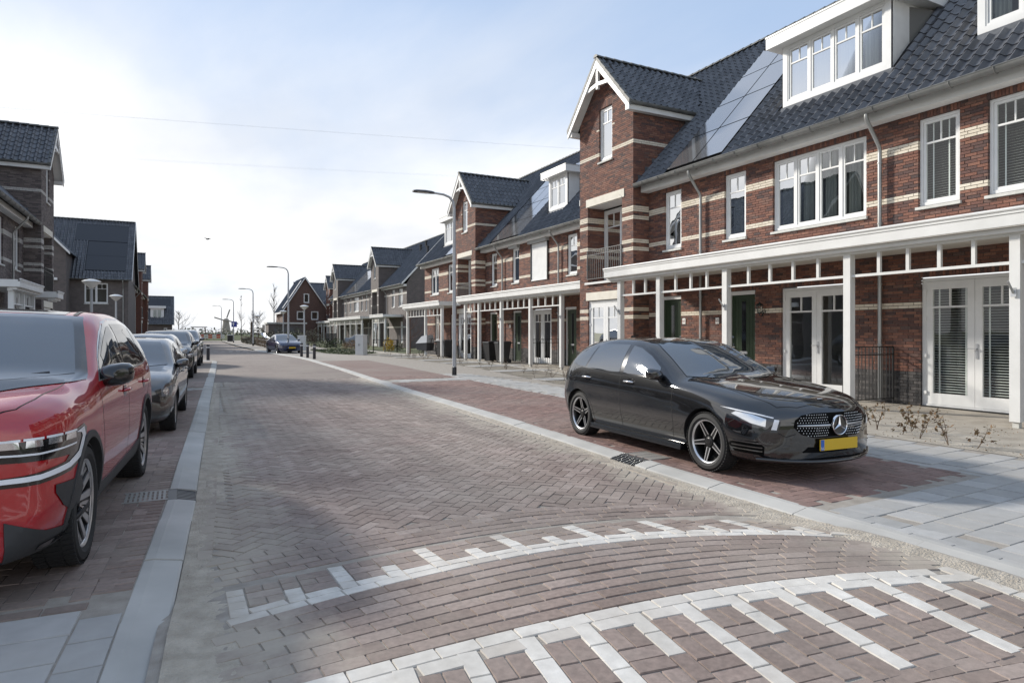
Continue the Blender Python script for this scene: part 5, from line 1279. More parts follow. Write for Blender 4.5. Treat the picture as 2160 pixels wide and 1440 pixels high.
# ================================================================ CARS
from mathutils.geometry import delaunay_2d_cdt
def pchip(xs, ys, x):
    xs, ys = np.array(xs, float), np.array(ys, float); o = np.argsort(xs); xs, ys = xs[o], ys[o]
    h = np.diff(xs); d = np.diff(ys) / h; m = np.zeros(len(xs)); m[0], m[-1] = d[0], d[-1]
    for i in range(1, len(xs) - 1):
        if d[i-1] * d[i] > 0:
            w1, w2 = 2*h[i] + h[i-1], h[i] + 2*h[i-1]; m[i] = (w1 + w2) / (w1 / d[i-1] + w2 / d[i])
    i = np.clip(np.searchsorted(xs, x) - 1, 0, len(xs) - 2); t = (x - xs[i]) / h[i]
    return ((1 + 2*t) * (1-t)**2) * ys[i] + t*(1-t)**2 * h[i] * m[i] + t*t*(3-2*t) * ys[i+1] + t*t*(t-1) * h[i] * m[i+1]
def crom(P, counts):
    """Catmull-Rom through P (k,2) with counts samples per segment"""
    P = np.array(P, float); Q = np.vstack([2*P[0] - P[1], P, 2*P[-1] - P[-2]]); out = []
    for i in range(len(P) - 1):
        p0, p1, p2, p3 = Q[i:i+4]; 
        t01 = max(np.linalg.norm(p1-p0), 1e-4)**.5; t12 = max(np.linalg.norm(p2-p1), 1e-4)**.5; t23 = max(np.linalg.norm(p3-p2), 1e-4)**.5
        m1 = (p2 - p1 + t12 * ((p1-p0)/t01 - (p2-p0)/(t01+t12))); m2 = (p2 - p1 + t12 * ((p3-p2)/t23 - (p3-p1)/(t12+t23)))
        for k in range(counts[i]):
            t = k / counts[i]; out.append((2*t**3-3*t*t+1)*p1 + (t**3-2*t*t+t)*m1 + (-2*t**3+3*t*t)*p2 + (t**3-t*t)*m2)
    out.append(P[-1]); return np.array(out)
def widen(keys, dw, x0=-1.9, x1=.95):
    return [(x, zb, ws, wm, zm, wsh, zsh, wr + (dw if x0 < x < x1 else 0), zr, zt) for (x, zb, ws, wm, zm, wsh, zsh, wr, zr, zt) in keys]
def crisp(keys, xa, xb, dsh, hood_x, dwr, dz):
    """tighter shoulders along the doors, flatter bonnet"""
    out = []
    for (x, zb, ws, wm, zm, wsh, zsh, wr, zr, zt) in keys:
        if xa < x < xb: wsh += dsh
        if hood_x[0] < x < hood_x[1]: wr += dwr; zr = zt - (zt - zr) * dz
        out.append((x, zb, ws, wm, zm, wsh, zsh, wr, zr, zt))
    return out
def car_body(spec):
    """loft: keys = rows (x, zb, ws, wm, zm, wsh, zsh, wr, zr, zt), front first"""
    K = np.array(spec['keys'], float); xs = K[:, 0]; x0, x1 = xs.min(), xs.max()
    u = np.linspace(0, 1, 90); st = x0 + (x1 - x0) * (.5 - .5 * np.cos(np.pi * u)) * .55 + (x1 - x0) * u * .45
    A = [pchip(xs, K[:, c], st) for c in range(1, 10)]
    counts = [2, 3, 4, 5, 6, 8, 5, 4]; secs = []
    fx, rx = spec.get('front_sweep', .28), spec.get('rear_sweep', .18)
    for i, x in enumerate(st):
        zb, ws, wm, zm, wsh, zsh, wr, zr, zt = [a[i] for a in A]
        P = [(0, zb), (ws * .7, zb), (ws, zb + .035), (wm * .992, zm - (zm - zb) * .45), (wm, zm), (wsh, zsh), (wr, zr), (wr * .62, zr + (zt - zr) * .66), (0, zt)]
        S_ = crom(P, counts); S_[:, 0] = np.maximum(S_[:, 0], 0); S_[0, 0] = S_[-1, 0] = 0
        q = np.clip(S_[:, 0] / (K[:, 3].max()), 0, 1.05); ff = sstep((x - (x1 - .85)) / .85); fr = sstep(((x0 + .6) - x) / .6)
        X = x - ff * fx * q ** 2.6 + fr * rx * q ** 3
        secs.append(np.stack([X, S_[:, 0], S_[:, 1]], 1))
    secs = np.array(secs); n = secs.shape[1]; full = np.concatenate([secs, (secs * np.array((1, -1, 1)))[:, -2:0:-1]], 1); m = full.shape[1]
    V = full.reshape(-1, 3); F = []
    for i in range(len(st) - 1):
        for k in range(m): F.append((i*m + k, (i+1)*m + k, (i+1)*m + (k+1) % m, i*m + (k+1) % m))
    F.append(tuple(range(m))); F.append(tuple(range((len(st)-1)*m, len(st)*m))[::-1])
    return V, F
def car(name, label, loc, heading, spec, group=None, cat='car'):
    root = thing(name, (0, 0, 0), label, cat, group, world=False)
    V, F = car_body(spec); me = bpy.data.meshes.new('body'); me.from_pydata(V.tolist(), [], F)
    bm = bmesh.new(); bm.from_mesh(me); bmesh.ops.recalc_face_normals(bm, faces=bm.faces); bm.to_mesh(me); bm.free()
    P, TR = spec['paint'], spec.get('trim', M_PLASTIC)
    me.materials.append(P); me.materials.append(TR)
    tmp = bpy.data.objects.new('tmp', me); COL.objects.link(tmp)
    wb, ra, wr_, hw = spec['wb'], spec['arch'], spec['wheel_r'], spec['half']
    bvh = BVHTree.FromPolygons([v.co.copy() for v in me.vertices], [p.vertices[:] for p in me.polygons])
    cut = MB()
    for ax in (wb/2, -wb/2):
        for sd in (-1, 1):
            c = MB(); c.lathe([(0, .0), (ra, .0), (ra, .6), (0, .6)], 48, (ax, sd * (hw - .36) if sd > 0 else -hw + .36 - .6, wr_ + .01), axis='y'); cut.add(c.v, c.f)
    cme = bpy.data.meshes.new('cut'); cme.from_pydata(cut.v, [], cut.f); bm = bmesh.new(); bm.from_mesh(cme); bmesh.ops.remove_doubles(bm, verts=bm.verts, dist=1e-5); bmesh.ops.recalc_face_normals(bm, faces=bm.faces); bm.to_mesh(cme); bm.free()
    co = bpy.data.objects.new('cut', cme); COL.objects.link(co)
    md = tmp.modifiers.new('b', 'BOOLEAN'); md.object = co; md.operation = 'DIFFERENCE'; md.solver = 'EXACT'
    dg = bpy.context.evaluated_depsgraph_get(); nm = bpy.data.meshes.new_from_object(tmp.evaluated_get(dg)); bpy.data.objects.remove(tmp); bpy.data.objects.remove(co)
    nm.name = 'body'; mi = []
    for p in nm.polygons:
        c = p.center; inside = any((c.x - ax)**2 + (c.z - wr_ - .01)**2 < (ra - .002)**2 or abs(math.hypot(c.x - ax, c.z - wr_ - .01) - ra) < .004 and abs(c.y) < hw - .0 for ax in (wb/2, -wb/2)) and abs(c.y) > hw - .38
        mi.append(1 if inside or c.z < spec.get('clad', 0) else 0)
    nm.polygons.foreach_set('material_index', mi); nm.polygons.foreach_set('use_smooth', [True] * len(nm.polygons)); nm.set_sharp_from_angle(angle=R(32))
    body = obj('body', nm, root)
    # ---- surface pieces laid on the body
    def surf(name, poly, o, ex, ey, dr, off, m, par=body, grid=.035, dens=.03, thick=0, smooth=True):
        o, ex, ey, dr = Vector(o), Vector(ex), Vector(ey), Vector(dr).normalized(); B = []
        for i in range(len(poly)):
            a, b = np.array(poly[i]), np.array(poly[(i+1) % len(poly)]); k = max(1, int(np.linalg.norm(b - a) / dens))
            for j in range(k): B.append(a + (b - a) * j / k)
        nb = len(B); pa = np.array(B); g = []
        xs_, ys_ = np.arange(pa[:, 0].min(), pa[:, 0].max(), grid), np.arange(pa[:, 1].min(), pa[:, 1].max(), grid)
        for x in xs_:
            for y in ys_: g.append((x, y))
        vs = [Vector(b) for b in B] + [Vector(q) for q in g]
        v2, e2, f2, *_ = delaunay_2d_cdt(vs, [(i, (i+1) % nb) for i in range(nb)], [], 1, 1e-6)
        used = sorted({i for f in f2 for i in f}); idx = {i: k for k, i in enumerate(used)}; V3 = []; ok = []
        for i in used:
            p = o + ex * v2[i].x + ey * v2[i].y - dr * 3; h, nrm, fi, dist = bvh.ray_cast(p, dr)
            if h is None:
                h, nrm, fi, dist = bvh.find_nearest(o + ex * v2[i].x + ey * v2[i].y)
            if nrm.dot(dr) > 0: nrm = -nrm
            V3.append(h + (nrm * .5 - dr * .5).normalized() * off)
        F3 = [tuple(idx[i] for i in f) for f in f2]
        mb = MB(); mb.add(V3, F3); ob = mb.build(name, m, par, fix=False)
        bm = bmesh.new(); bm.from_mesh(ob.data); bmesh.ops.recalc_face_normals(bm, faces=bm.faces)
        s_ = sum((f.normal.dot(dr) * f.calc_area() for f in bm.faces))
        if s_ > 0: bmesh.ops.reverse_faces(bm, faces=bm.faces)
        if thick:
            r_ = bmesh.ops.extrude_edge_only(bm, edges=[e for e in bm.edges if e.is_boundary]); vv = [q for q in r_['geom'] if isinstance(q, bmesh.types.BMVert)]
            bmesh.ops.translate(bm, verts=vv, vec=dr * thick)
        bm.to_mesh(ob.data); bm.free(); ob.data.polygons.foreach_set('use_smooth', [smooth] * len(ob.data.polygons)); ob.data.set_sharp_from_angle(angle=R(35))
        return ob
    def side(name, poly, off, m, sides=(-1, 1), **kw):
        r_ = []
        for sd in sides: r_.append(surf(name, poly, (0, sd * 1.2, 0), (1, 0, 0), (0, 0, 1), (0, -sd, 0), off, m, **kw))
        return r_
    def front(name, poly, off, m, **kw): return surf(name, poly, (3, 0, 0), (0, 1, 0), (0, 0, 1), (-1, 0, 0), off, m, **kw)
    def rear(name, poly, off, m, **kw): return surf(name, poly, (-3, 0, 0), (0, 1, 0), (0, 0, 1), (1, 0, 0), off, m, **kw)
    def corner(name, poly, off, m, sides=(-1, 1), a=35, **kw):
        """seen from the front corner: u outwards, v up"""
        r_ = []
        for sd in sides:
            ca, sa = math.cos(R(a)), math.sin(R(a)); dr = (-ca, -sd * sa, 0); ex = (-sa, sd * ca, 0); r_.append(surf(name, poly, (1.6, sd * .3, 0), ex, (0, 0, 1), dr, off, m, **kw))
        return r_
    def top(name, poly, off, m, **kw): return surf(name, poly, (0, 0, 2.5), (1, 0, 0), (0, 1, 0), (0, 0, -1), off, m, **kw)
    def seam(pts, plane='side', w=.007, off=.0012, sides=(-1, 1), m=None, name='panel_gap'):
        m = m or mat('panel_gap_black', (.004, .004, .004), .8)
        for sd in sides:
            V3 = []
            P_ = []
            for i in range(len(pts) - 1):
                a, b = np.array(pts[i]), np.array(pts[i+1]); k = max(1, int(np.linalg.norm(b - a) / .03))
                for j in range(k): P_.append(a + (b - a) * j / k)
            P_.append(np.array(pts[-1])); Fq = []
            for i, p in enumerate(P_):
                d = (P_[min(i+1, len(P_)-1)] - P_[max(i-1, 0)]); d = d / max(np.linalg.norm(d), 1e-6); nn = np.array((-d[1], d[0])) * w / 2
                for q in (p + nn, p - nn):
                    if plane == 'side': o, dr = Vector((q[0], sd * 4, q[1])), Vector((0, -sd, 0))
                    elif plane == 'top': o, dr = Vector((q[0], sd * q[1], 4)), Vector((0, 0, -1))
                    else: o, dr = Vector((4, sd * q[0], q[1])), Vector((-1, 0, 0))
                    h, nrm, fi, dist = bvh.ray_cast(o, dr)
                    if h is None: h, nrm, fi, dist = bvh.find_nearest(o + dr * 3)
                    if nrm.dot(dr) > 0: nrm = -nrm
                    V3.append(h + nrm * off)
            for i in range(len(P_) - 1): Fq.append((2*i, 2*i+1, 2*i+3, 2*i+2))
            mb = MB(); mb.add(V3, Fq); mb.build(name, m, body, fix=True)
    api = dict(surf=surf, side=side, front=front, rear=rear, corner=corner, top=top, seam=seam, body=body, root=root, bvh=bvh)
    spec['detail'](api, spec)
    # ---- wheels
    tyre, rim, spk, cap = spec['wheels']
    for ax in (wb/2, -wb/2):
        for sd in (-1, 1):
            w_ = obj('wheel', rim, root); w_.location = (ax, sd * (hw - .125), wr_); w_.rotation_euler = (0, random.uniform(0, 6) if spec.get('spin', True) else 0, 0 if sd > 0 else math.pi)
            obj('tyre', tyre, w_); obj('spokes', spk, w_); obj('hub_cap', cap, w_)
    root.location = loc; root.rotation_euler = (0, 0, heading)
    return root
def wheel_set(r, rr, width, style, mspoke, mdark):
    """meshes with the axle along y, outer face at +y"""
    h = width / 2; t = MB(); pr = [(rr, -h * .82), (rr + (r - rr) * .35, -h), (r - .025, -h * .96), (r - .006, -h * .75), (r, -h * .4), (r, h * .4), (r - .006, h * .75), (r - .025, h * .96), (rr + (r - rr) * .35, h), (rr, h * .82)]
    t.lathe(pr, 48, axis='y')
    n = 56                                     # tread blocks
    for k in range(n):
        a = 2 * math.pi * k / n; a2 = a + math.pi / n * 1.2
        for (ya, yb) in ((-h * .92, -h * .42), (-h * .34, h * .34), (h * .42, h * .92)):
            rr2 = r + .004; q = [(rr2 * math.cos(x), y, rr2 * math.sin(x)) for x, y in ((a, ya), (a2, ya + .0), (a2 + .02, yb), (a + .02, yb))]; q2 = [(v[0] * .975, v[1], v[2] * .975) for v in q]
            t.add(q + q2, [(0, 1, 2, 3), (0, 4, 5, 1), (1, 5, 6, 2), (2, 6, 7, 3), (3, 7, 4, 0)])
    to = t.build('tyre', M_RUBBER, None, smooth=35); tm = to.data; bpy.data.objects.remove(to)
    b = MB(); b.lathe([(rr * .93, -h * .7), (rr * .90, -h * .2), (rr * .90, h * .35), (rr * .95, h * .72), (rr + .004, h * .86), (rr + .010, h * .80), (rr, h * .7)], 48, axis='y'); b.lathe([(0, -h * .3), (rr * .92, -h * .3)], 32, axis='y')
    b.mi = 1; b.lathe([(rr * .955, h * .735), (rr * .985, h * .80), (rr + .006, h * .868), (rr + .003, h * .872), (rr * .975, h * .81)], 48, axis='y')
    b.mi = 0; b.lathe([(.0, h * .05), (.16, h * .05), (.16, h * .0), (0, h * .0)], 32, axis='y')
    bo = b.build('rim', [mdark, mspoke], None, smooth=35); bmh = bo.data; bpy.data.objects.remove(bo)
    s = MB()
    def arm(a0, r0, a1, r1, w0, w1, y0, y1, d, mi):
        s.mi = mi; p0 = Vector((r0 * math.cos(a0), y0, r0 * math.sin(a0))); p1 = Vector((r1 * math.cos(a1), y1, r1 * math.sin(a1))); dv = (p1 - p0).normalized(); sdv = dv.cross(Vector((0, 1, 0))).normalized()
        A = [p0 - sdv * w0/2, p0 + sdv * w0/2, p1 + sdv * w1/2, p1 - sdv * w1/2]; Bq = [q - Vector((0, d, 0)) for q in A]
        s.add(A + Bq, [(0, 1, 2, 3), (0, 4, 5, 1), (1, 5, 6, 2), (2, 6, 7, 3), (3, 7, 4, 0)])
    N_ = 5
    for k in range(N_):
        c = 2 * math.pi * k / N_ + math.pi / 2
        if style == 'star':
            for sg in (-1, 1):
                arm(c + sg * .34, .072, c + sg * .075, rr * .97, .011, .011, h * .50, h * .77, .03, 1)
                arm(c + sg * .22, .066, c + sg * .04, rr * .97, .040, .03, h * .47, h * .73, .04, 0)
        elif style == 'twin':
            for sg in (-1, 1):
                arm(c + sg * .20, .06, c + sg * .26, rr * .97, .026, .052, h * .50, h * .76, .02, 1)
                arm(c + sg * .20, .06, c + sg * .29, rr * .97, .040, .085, h * .46, h * .73, .04, 0)
                arm(c + sg * .62, .12, c + sg * .50, rr * .97, .008, .04, h * .40, h * .70, .02, 1)
        else:
            for sg in (-1, 1): arm(c + sg * .22, .06, c + sg * .13, rr * .97, .03, .034, h * .5, h * .72, .04, 1)
    so = s.build('spokes', [mdark, mspoke], None, fix=True); sm = so.data; bpy.data.objects.remove(so)
    c = MB(); c.lathe([(0, h * .60), (.03, h * .60), (.034, h * .57), (.055, h * .54), (.062, h * .40)], 20, axis='y'); co = c.build('hub_cap', mdark, None, smooth=35); cm = co.data; bpy.data.objects.remove(co)
    return tm, bmh, sm, cm
M_CARGLASS = mat('car_glass', (.012, .015, .017), .02, spec=.5)
M_CARGLASS.node_tree.nodes['Principled BSDF'].inputs['IOR'].default_value = 3.0
M_SCREEN = mat('windscreen_glass', (.035, .045, .055), .02, spec=.5)
M_SCREEN.node_tree.nodes['Principled BSDF'].inputs['IOR'].default_value = 2.4
M_PAINT_BLACK = mat('black_metallic_paint', (.0045, .005, .0065), .5, metal=0, coat=1, spec=.04)
M_PAINT_BLACK2 = mat('black_solid_paint', (.008, .008, .009), .3, coat=1)
M_PAINT_RED = mat('red_metallic_paint', (.40, .006, .012), .4, metal=.15, coat=1, spec=.1)
M_PAINT_GREY = mat('dark_grey_paint', (.045, .048, .052), .3, metal=.5, coat=1)
M_PAINT_SILVER = mat('silver_paint', (.45, .46, .47), .3, metal=.7, coat=1)
M_PAINT_BLUE = mat('deep_blue_paint', (.008, .013, .055), .4, metal=.2, coat=1, spec=.1)
for m_ in (M_PAINT_BLACK, M_PAINT_BLACK2, M_PAINT_RED, M_PAINT_GREY, M_PAINT_SILVER, M_PAINT_BLUE): m_.node_tree.nodes['Principled BSDF'].inputs['Coat IOR'].default_value = 1.9
M_LAMPG = mat('clear_lamp_glass', (.16, .165, .175), .05, spec=.6, coat=1)
M_GLOSS = mat('gloss_black_trim', (.006, .006, .007), .12, coat=.8)
M_CLAD = mat('grey_cladding', (.035, .035, .036), .6)
M_LAMP = mat('lamp_glass', (.025, .027, .032), .05, spec=.6, coat=1)
M_LAMPB = mat('lamp_reflector', (.75, .76, .78), .12, metal=.85)
M_LED = mat('white_light_guide', (.82, .84, .87), .2, coat=.5)
M_PLATE = mat('yellow_plate', (.62, .40, .015), .4); M_PLATEB = mat('blue_plate_band', (.02, .11, .45), .4)
M_ALU = mat('machined_alloy', (.62, .62, .63), .28, metal=.9); M_ALUD = mat('dark_alloy', (.016, .016, .017), .35, metal=.4)
M_SILVERTRIM = mat('satin_silver', (.55, .56, .57), .3, metal=.8)

def mirror_pair(api, pos, size, m, foot=True, tint=None):
    x, y, z = pos; lx, ly, lz = size
    for sd in (-1, 1):
        mb = MB(); n1, n2 = 10, 14
        for i in range(n1 + 1):
            a = -math.pi / 2 + math.pi * i / n1
            for k in range(n2):
                b = 2 * math.pi * k / n2; cx = math.copysign(abs(math.cos(b))**.7, math.cos(b)); cz = math.copysign(abs(math.sin(b))**.7, math.sin(b)); e = max(0, math.cos(a))**.55
                px = .5 * lx * math.sin(a) * (1 if math.sin(a) > 0 else .75); mb.v.append((x + px - .10 * (cx * .5 + .5) * ly, sd * (y + .5 * ly * cx * e), z + .5 * lz * cz * e - .03 * (1 - cx) * .5))
        for i in range(n1):
            for k in range(n2): mb.f.append([i*n2 + k, i*n2 + (k+1) % n2, (i+1)*n2 + (k+1) % n2, (i+1)*n2 + k]); mb.m.append(0)
        o = mb.build('mirror', m, api['root'], smooth=60)
        f = MB(); f.bar((x + .02, sd * (y - ly * .75), z - .10), (x, sd * (y - ly * .1), z - .045), .07, .04); f.build('mirror_arm', M_PLASTIC, o)
def plate_front(api, x, z, w=.52, h=.11, ytilt=0):
    mb = MB(); mb.box(x, x + .012, -w/2, w/2, z - h/2, z + h/2); o = mb.build('number_plate', M_PLATE, api['root']); b = MB(); b.box(x + .012, x + .0135, -w/2 + .004, -w/2 + .05, z - h/2 + .003, z + h/2 - .003); b.build('plate_band', M_PLATEB, o)
    cu = bpy.data.curves.new('country_code', 'FONT'); cu.body = 'NL'; cu.size = .038; cu.align_x = 'CENTER'; tmp = bpy.data.objects.new('t', cu); COL.objects.link(tmp); dg = bpy.context.evaluated_depsgraph_get(); me = bpy.data.meshes.new_from_object(tmp.evaluated_get(dg)); bpy.data.objects.remove(tmp)
    me.materials.clear(); me.materials.append(M_WHITE)
    for v in me.vertices: v.co = Vector((x + .0145, v.co.x - w/2 + .027, z - .045 + v.co.y))
    me.update(); obj('country_code', me, o)
def star_badge(api, x, z, r, par, tilt=0):
    m = MB(); m.lathe([(r * .90, -.006), (r * .90, .012), (r * .95, .018), (r, .012), (r, -.006)], 40, (x, 0, z), axis='x')
    for k in range(3):
        a = math.pi / 2 + k * 2 * math.pi / 3; tip = Vector((x + .008, r * .9 * math.cos(a), z + r * .9 * math.sin(a))); l_ = Vector((x + .006, r * .17 * math.cos(a + math.pi/3), z + r * .17 * math.sin(a + math.pi/3))); r_ = Vector((x + .006, r * .17 * math.cos(a - math.pi/3), z + r * .17 * math.sin(a - math.pi/3))); c = Vector((x + .022, 0, z)); m.add([tip, l_, c, r_], [(0, 1, 2), (0, 2, 3)])
    o = m.build('star_emblem', M_CHROME, par, smooth=30)
    d = MB(); d.lathe([(0, 0), (r * .9, 0)], 32, (x - .002, 0, z), axis='x'); d.build('emblem_disc', M_GLOSS, o)
def handles(api, xs, z, m, w=.2):
    for x in xs:
        for sd in (-1, 1):
            h, nrm, *_ = api['bvh'].ray_cast(Vector((x, sd * 3, z)), Vector((0, -sd, 0))); y = abs(h.y)
            cup = MB(); cup.lathe([(0, .0), (.04, .001), (.052, .0015)], 14, (0, 0, 0), axis='y'); vs = [(x + .03 + v[0] * 1.35, sd * (y + .003), z - .008 + v[2]) for v in cup.v]; k = MB(); k.add(vs, cup.f); k.build('handle_recess', M_GLOSS, api['body'])
            b = MB(); b.tube([(x - w/2, sd * (y + .002), z), (x - w/2 + .03, sd * (y + .028), z + .004), (x + w/2 - .03, sd * (y + .03), z + .006), (x + w/2, sd * (y + .004), z)], [.008, .013, .013, .008], 8); b.build('door_handle', m, api['body'], smooth=60)

# ---------------------------------------------------------------- the black hatchback
# x, zb, ws, wm, zm, wsh, zsh, wr, zr, zt
HATCH = [(2.30, .37, .26, .30, .45, .28, .53, .18, .545, .55), (2.285, .26, .60, .66, .42, .62, .56, .46, .60, .625), (2.27, .215, .66, .74, .44, .70, .60, .52, .665, .70), (2.20, .19, .72, .81, .47, .77, .655, .58, .735, .765), (2.05, .175, .77, .865, .52, .815, .725, .63, .785, .825),
    (1.75, .17, .80, .89, .60, .835, .79, .66, .835, .885), (1.35, .17, .81, .895, .63, .845, .83, .69, .885, .938), (1.0, .17, .81, .895, .63, .85, .865, .71, .925, .975), (.86, .17, .81, .893, .63, .85, .88, .715, .955, 1.01), (.70, .17, .81, .892, .63, .85, .893, .705, 1.02, 1.095), (.35, .17, .81, .89, .63, .852, .91, .655, 1.19, 1.265), (.02, .17, .81, .89, .63, .855, .925, .61, 1.325, 1.385),
    (-.35, .17, .81, .89, .63, .857, .935, .595, 1.375, 1.432), (-.8, .17, .81, .892, .63, .86, .95, .59, 1.375, 1.435), (-1.25, .17, .81, .897, .65, .862, .965, .575, 1.345, 1.405), (-1.6, .18, .81, .896, .67, .85, .975, .555, 1.29, 1.35), (-1.80, .20, .80, .885, .68, .825, .975, .535, 1.23, 1.30), (-1.93, .23, .78, .865, .67, .79, .96, .56, 1.09, 1.16),
    (-2.03, .27, .75, .835, .66, .75, .935, .58, .98, 1.01), (-2.10, .33, .70, .79, .64, .71, .88, .56, .91, .92), (-2.135, .42, .62, .72, .62, .66, .78, .50, .80, .81)]
def hatch_detail(A, S_):
    side, front, corner, seam, top = A['side'], A['front'], A['corner'], A['seam'], A['top']; b = A['body']
    side('window_surround', [(.74, .945), (.5, 1.085), (.2, 1.235), (-.05, 1.325), (-.35, 1.362), (-.8, 1.362), (-1.15, 1.335), (-1.42, 1.26), (-1.62, 1.14), (-1.66, 1.06), (-1.45, 1.005), (-.9, .975), (0, .945)], .0015, M_GLOSS)
    side('side_window', [(.50, .965), (.46, 1.07), (.2, 1.205), (-.05, 1.295), (-.24, 1.325), (-.24, .968)], .004, M_CARGLASS)
    side('side_window', [(-.33, .97), (-.33, 1.337), (-.8, 1.34), (-1.08, 1.318), (-1.17, 1.0), (-.9, .985)], .004, M_CARGLASS)
    side('quarter_window', [(-1.21, 1.01), (-1.13, 1.31), (-1.38, 1.245), (-1.57, 1.14), (-1.60, 1.075), (-1.42, 1.02)], .004, M_CARGLASS)
    front('windscreen', [(-.68, .985), (-.35, .965), (0, .96), (.35, .965), (.68, .985), (.635, 1.10), (.56, 1.30), (.52, 1.355), (.28, 1.372), (0, 1.377), (-.28, 1.372), (-.52, 1.355), (-.56, 1.30), (-.635, 1.10)], .007, M_SCREEN, dens=.025)
    top('sunroof', [(-.05, -.45), (-.05, .45), (-.95, .45), (-.95, -.45)], .002, M_GLOSS)
    # bonnet shut line, door gaps, sill, lower lines
    seam([(.93, .70), (1.5, .685), (1.85, .66), (2.08, .58), (2.17, .40), (2.19, 0)], 'top')
    seam([(.80, .945), (.815, .90), (.80, .70), (.83, .45), (.80, .27)], 'side'); seam([(-.27, .945), (-.30, .7), (-.25, .40), (-.25, .27)], 'side')
    seam([(-1.50, 1.0), (-1.53, .85), (-1.42, .70), (-1.10, .62), (-.98, .45), (-.95, .27)], 'side'); seam([(.80, .27), (-.95, .27)], 'side')
    seam([(1.86, .715), (1.80, .62), (1.72, .57)], 'side')
    for sd in (-1, 1):
        s = MB(); s.prism([(.96, sd * .80, .15), (-.95, sd * .80, .15), (-.95, sd * .905, .175), (-.95, sd * .90, .225), (.96, sd * .90, .225), (.96, sd * .905, .175)][:0] or [(.98, sd * .78, .155), (.98, sd * .905, .17), (.98, sd * .898, .235), (.98, sd * .78, .24)], (-1.98, 0, 0)); s.build('side_skirt', M_PAINT_BLACK, A['root'], fix=True)
    # lamps
    for o in corner('headlight', [(.0, .505), (.16, .52), (.34, .59), (.47, .67), (.55, .742), (.40, .735), (.22, .71), (.06, .68), (-.04, .655), (-.03, .58)], .004, M_LAMP, a=32, grid=.03): pass
    corner('daytime_light', [(.03, .655), (.20, .69), (.40, .722), (.49, .728), (.40, .71), (.20, .677), (.035, .643)], .007, M_LED, a=32, grid=.02, dens=.02)
    corner('lamp_reflector', [(.005, .53), (.06, .535), (.025, .635), (-.02, .63)], .007, M_LED, a=32, grid=.02, dens=.02)
    corner('lamp_reflector', [(.11, .56), (.24, .59), (.40, .67), (.36, .695), (.22, .675), (.10, .635)], .006, M_LAMPB, a=32, grid=.02, dens=.02)
    # grille with its pins, blade and star
    gp = [(-.48, .555), (-.41, .485), (-.30, .455), (.30, .455), (.41, .485), (.48, .555), (.475, .63), (.41, .675), (.28, .695), (-.28, .695), (-.41, .675), (-.475, .63)]
    g = front('grille', gp, .004, mat('grille_black', (.004, .004, .004), .85, spec=.1))
    pin = MB(); hx = lambda y, z: (A['bvh'].ray_cast(Vector((4, y, z)), Vector((-1, 0, 0)))[0].x)
    for r_ in range(9):
        z = .475 + r_ * .0255
        for k in range(-17, 18):
            y = (k + (r_ % 2) * .5) * .0275
            lim_ = .462 - max(0, (.53 - z)) * 1.7 - max(0, (z - .64)) * 2.4
            if abs(y) > lim_ or abs(y) < .115 or abs(z - .575) < .018: continue
            x = hx(y, z) + .013; s_ = .0060; pin.add([(x, y - s_, z), (x, y, z - s_), (x, y + s_, z), (x, y, z + s_)], [(0, 1, 2, 3)])
    po = pin.build('grille_pins', M_LED, g); po['kind'] = 'stuff'
    for sd in (-1, 1):
        bl = MB(); pts = [(hx(sd * y, .575) + .02, sd * y, .575) for y in (.11, .2, .3, .4, .46)]; bl.tube(pts, [.012, .012, .011, .010, .006], 8); bl.build('grille_blade', M_SILVERTRIM, g, smooth=60)
    star_badge(A, hx(0, .575) + .03, .575, .102, g)
    bd = MB(); xz = A['bvh'].ray_cast(Vector((2.09, 0, 4)), Vector((0, 0, -1)))[0]; bd.lathe([(0, .004), (.026, .004), (.03, 0)], 16, (xz.x, 0, xz.z)); bd.build('bonnet_badge', M_SILVERTRIM, b)
    plate_front(A, hx(0, .385) + .022, .385)
    # bumper: side intakes, central intake, splitter
    front('lower_intake', [(-.40, .305), (.40, .305), (.34, .36), (-.34, .36)], .003, mat('grille_black'))
    for o in corner('side_intake', [(.14, .275), (.38, .285), (.44, .36), (.40, .405), (.20, .41), (.14, .36)], .003, mat('grille_black'), a=30): pass
    for z in (.31, .345, .385): corner('intake_fin', [(.16, z), (.41, z + .012), (.41, z + .024), (.16, z + .012)], .016, M_PAINT_BLACK2, a=30, grid=.02, thick=.014)
    sp = MB(); pts = [(hx(y, .285) + .028 - .02 * (abs(y) / .7) ** 3, y, .215 + .02 * (abs(y) / .8) ** 2) for y in np.linspace(-.60, .60, 25)]
    sp.tube([(2.02, -.80, .24)] + pts + [(2.02, .80, .24)], .020, 8); sp.build('splitter', M_GLOSS, A['root'], smooth=60)
    seam([(.46, .49), (.55, .46), (.62, .50)], 'front')
    sn = MB(); h_ = A['bvh'].ray_cast(Vector((1.98, -3, .50)), Vector((0, 1, 0)))[0]
    if h_: 
        for sd in (-1, 1): sn.lathe([(0, .002), (.014, .002), (.016, 0)], 12, (h_.x, sd * (abs(h_.y) + .001), h_.z), axis='y')
        sn.build('parking_sensor', M_GLOSS, b)
    mirror_pair(A, (.52, .925, 1.01), (.19, .20, .135), M_PAINT_BLACK); handles(A, (-.08, -1.12), .865, M_CHROME)
    # stickers behind the windscreen, wipers
    st = MB(); front('sticker', [(-.60, 1.03), (-.52, 1.02), (-.50, 1.06), (-.585, 1.065)], .0045, mat('sticker_white', (.55, .62, .62), .5), grid=.02)
    rear_ = A['rear']; rear_('rear_window', [(-.55, 1.03), (.55, 1.03), (.48, 1.22), (-.48, 1.22)], .003, M_CARGLASS)
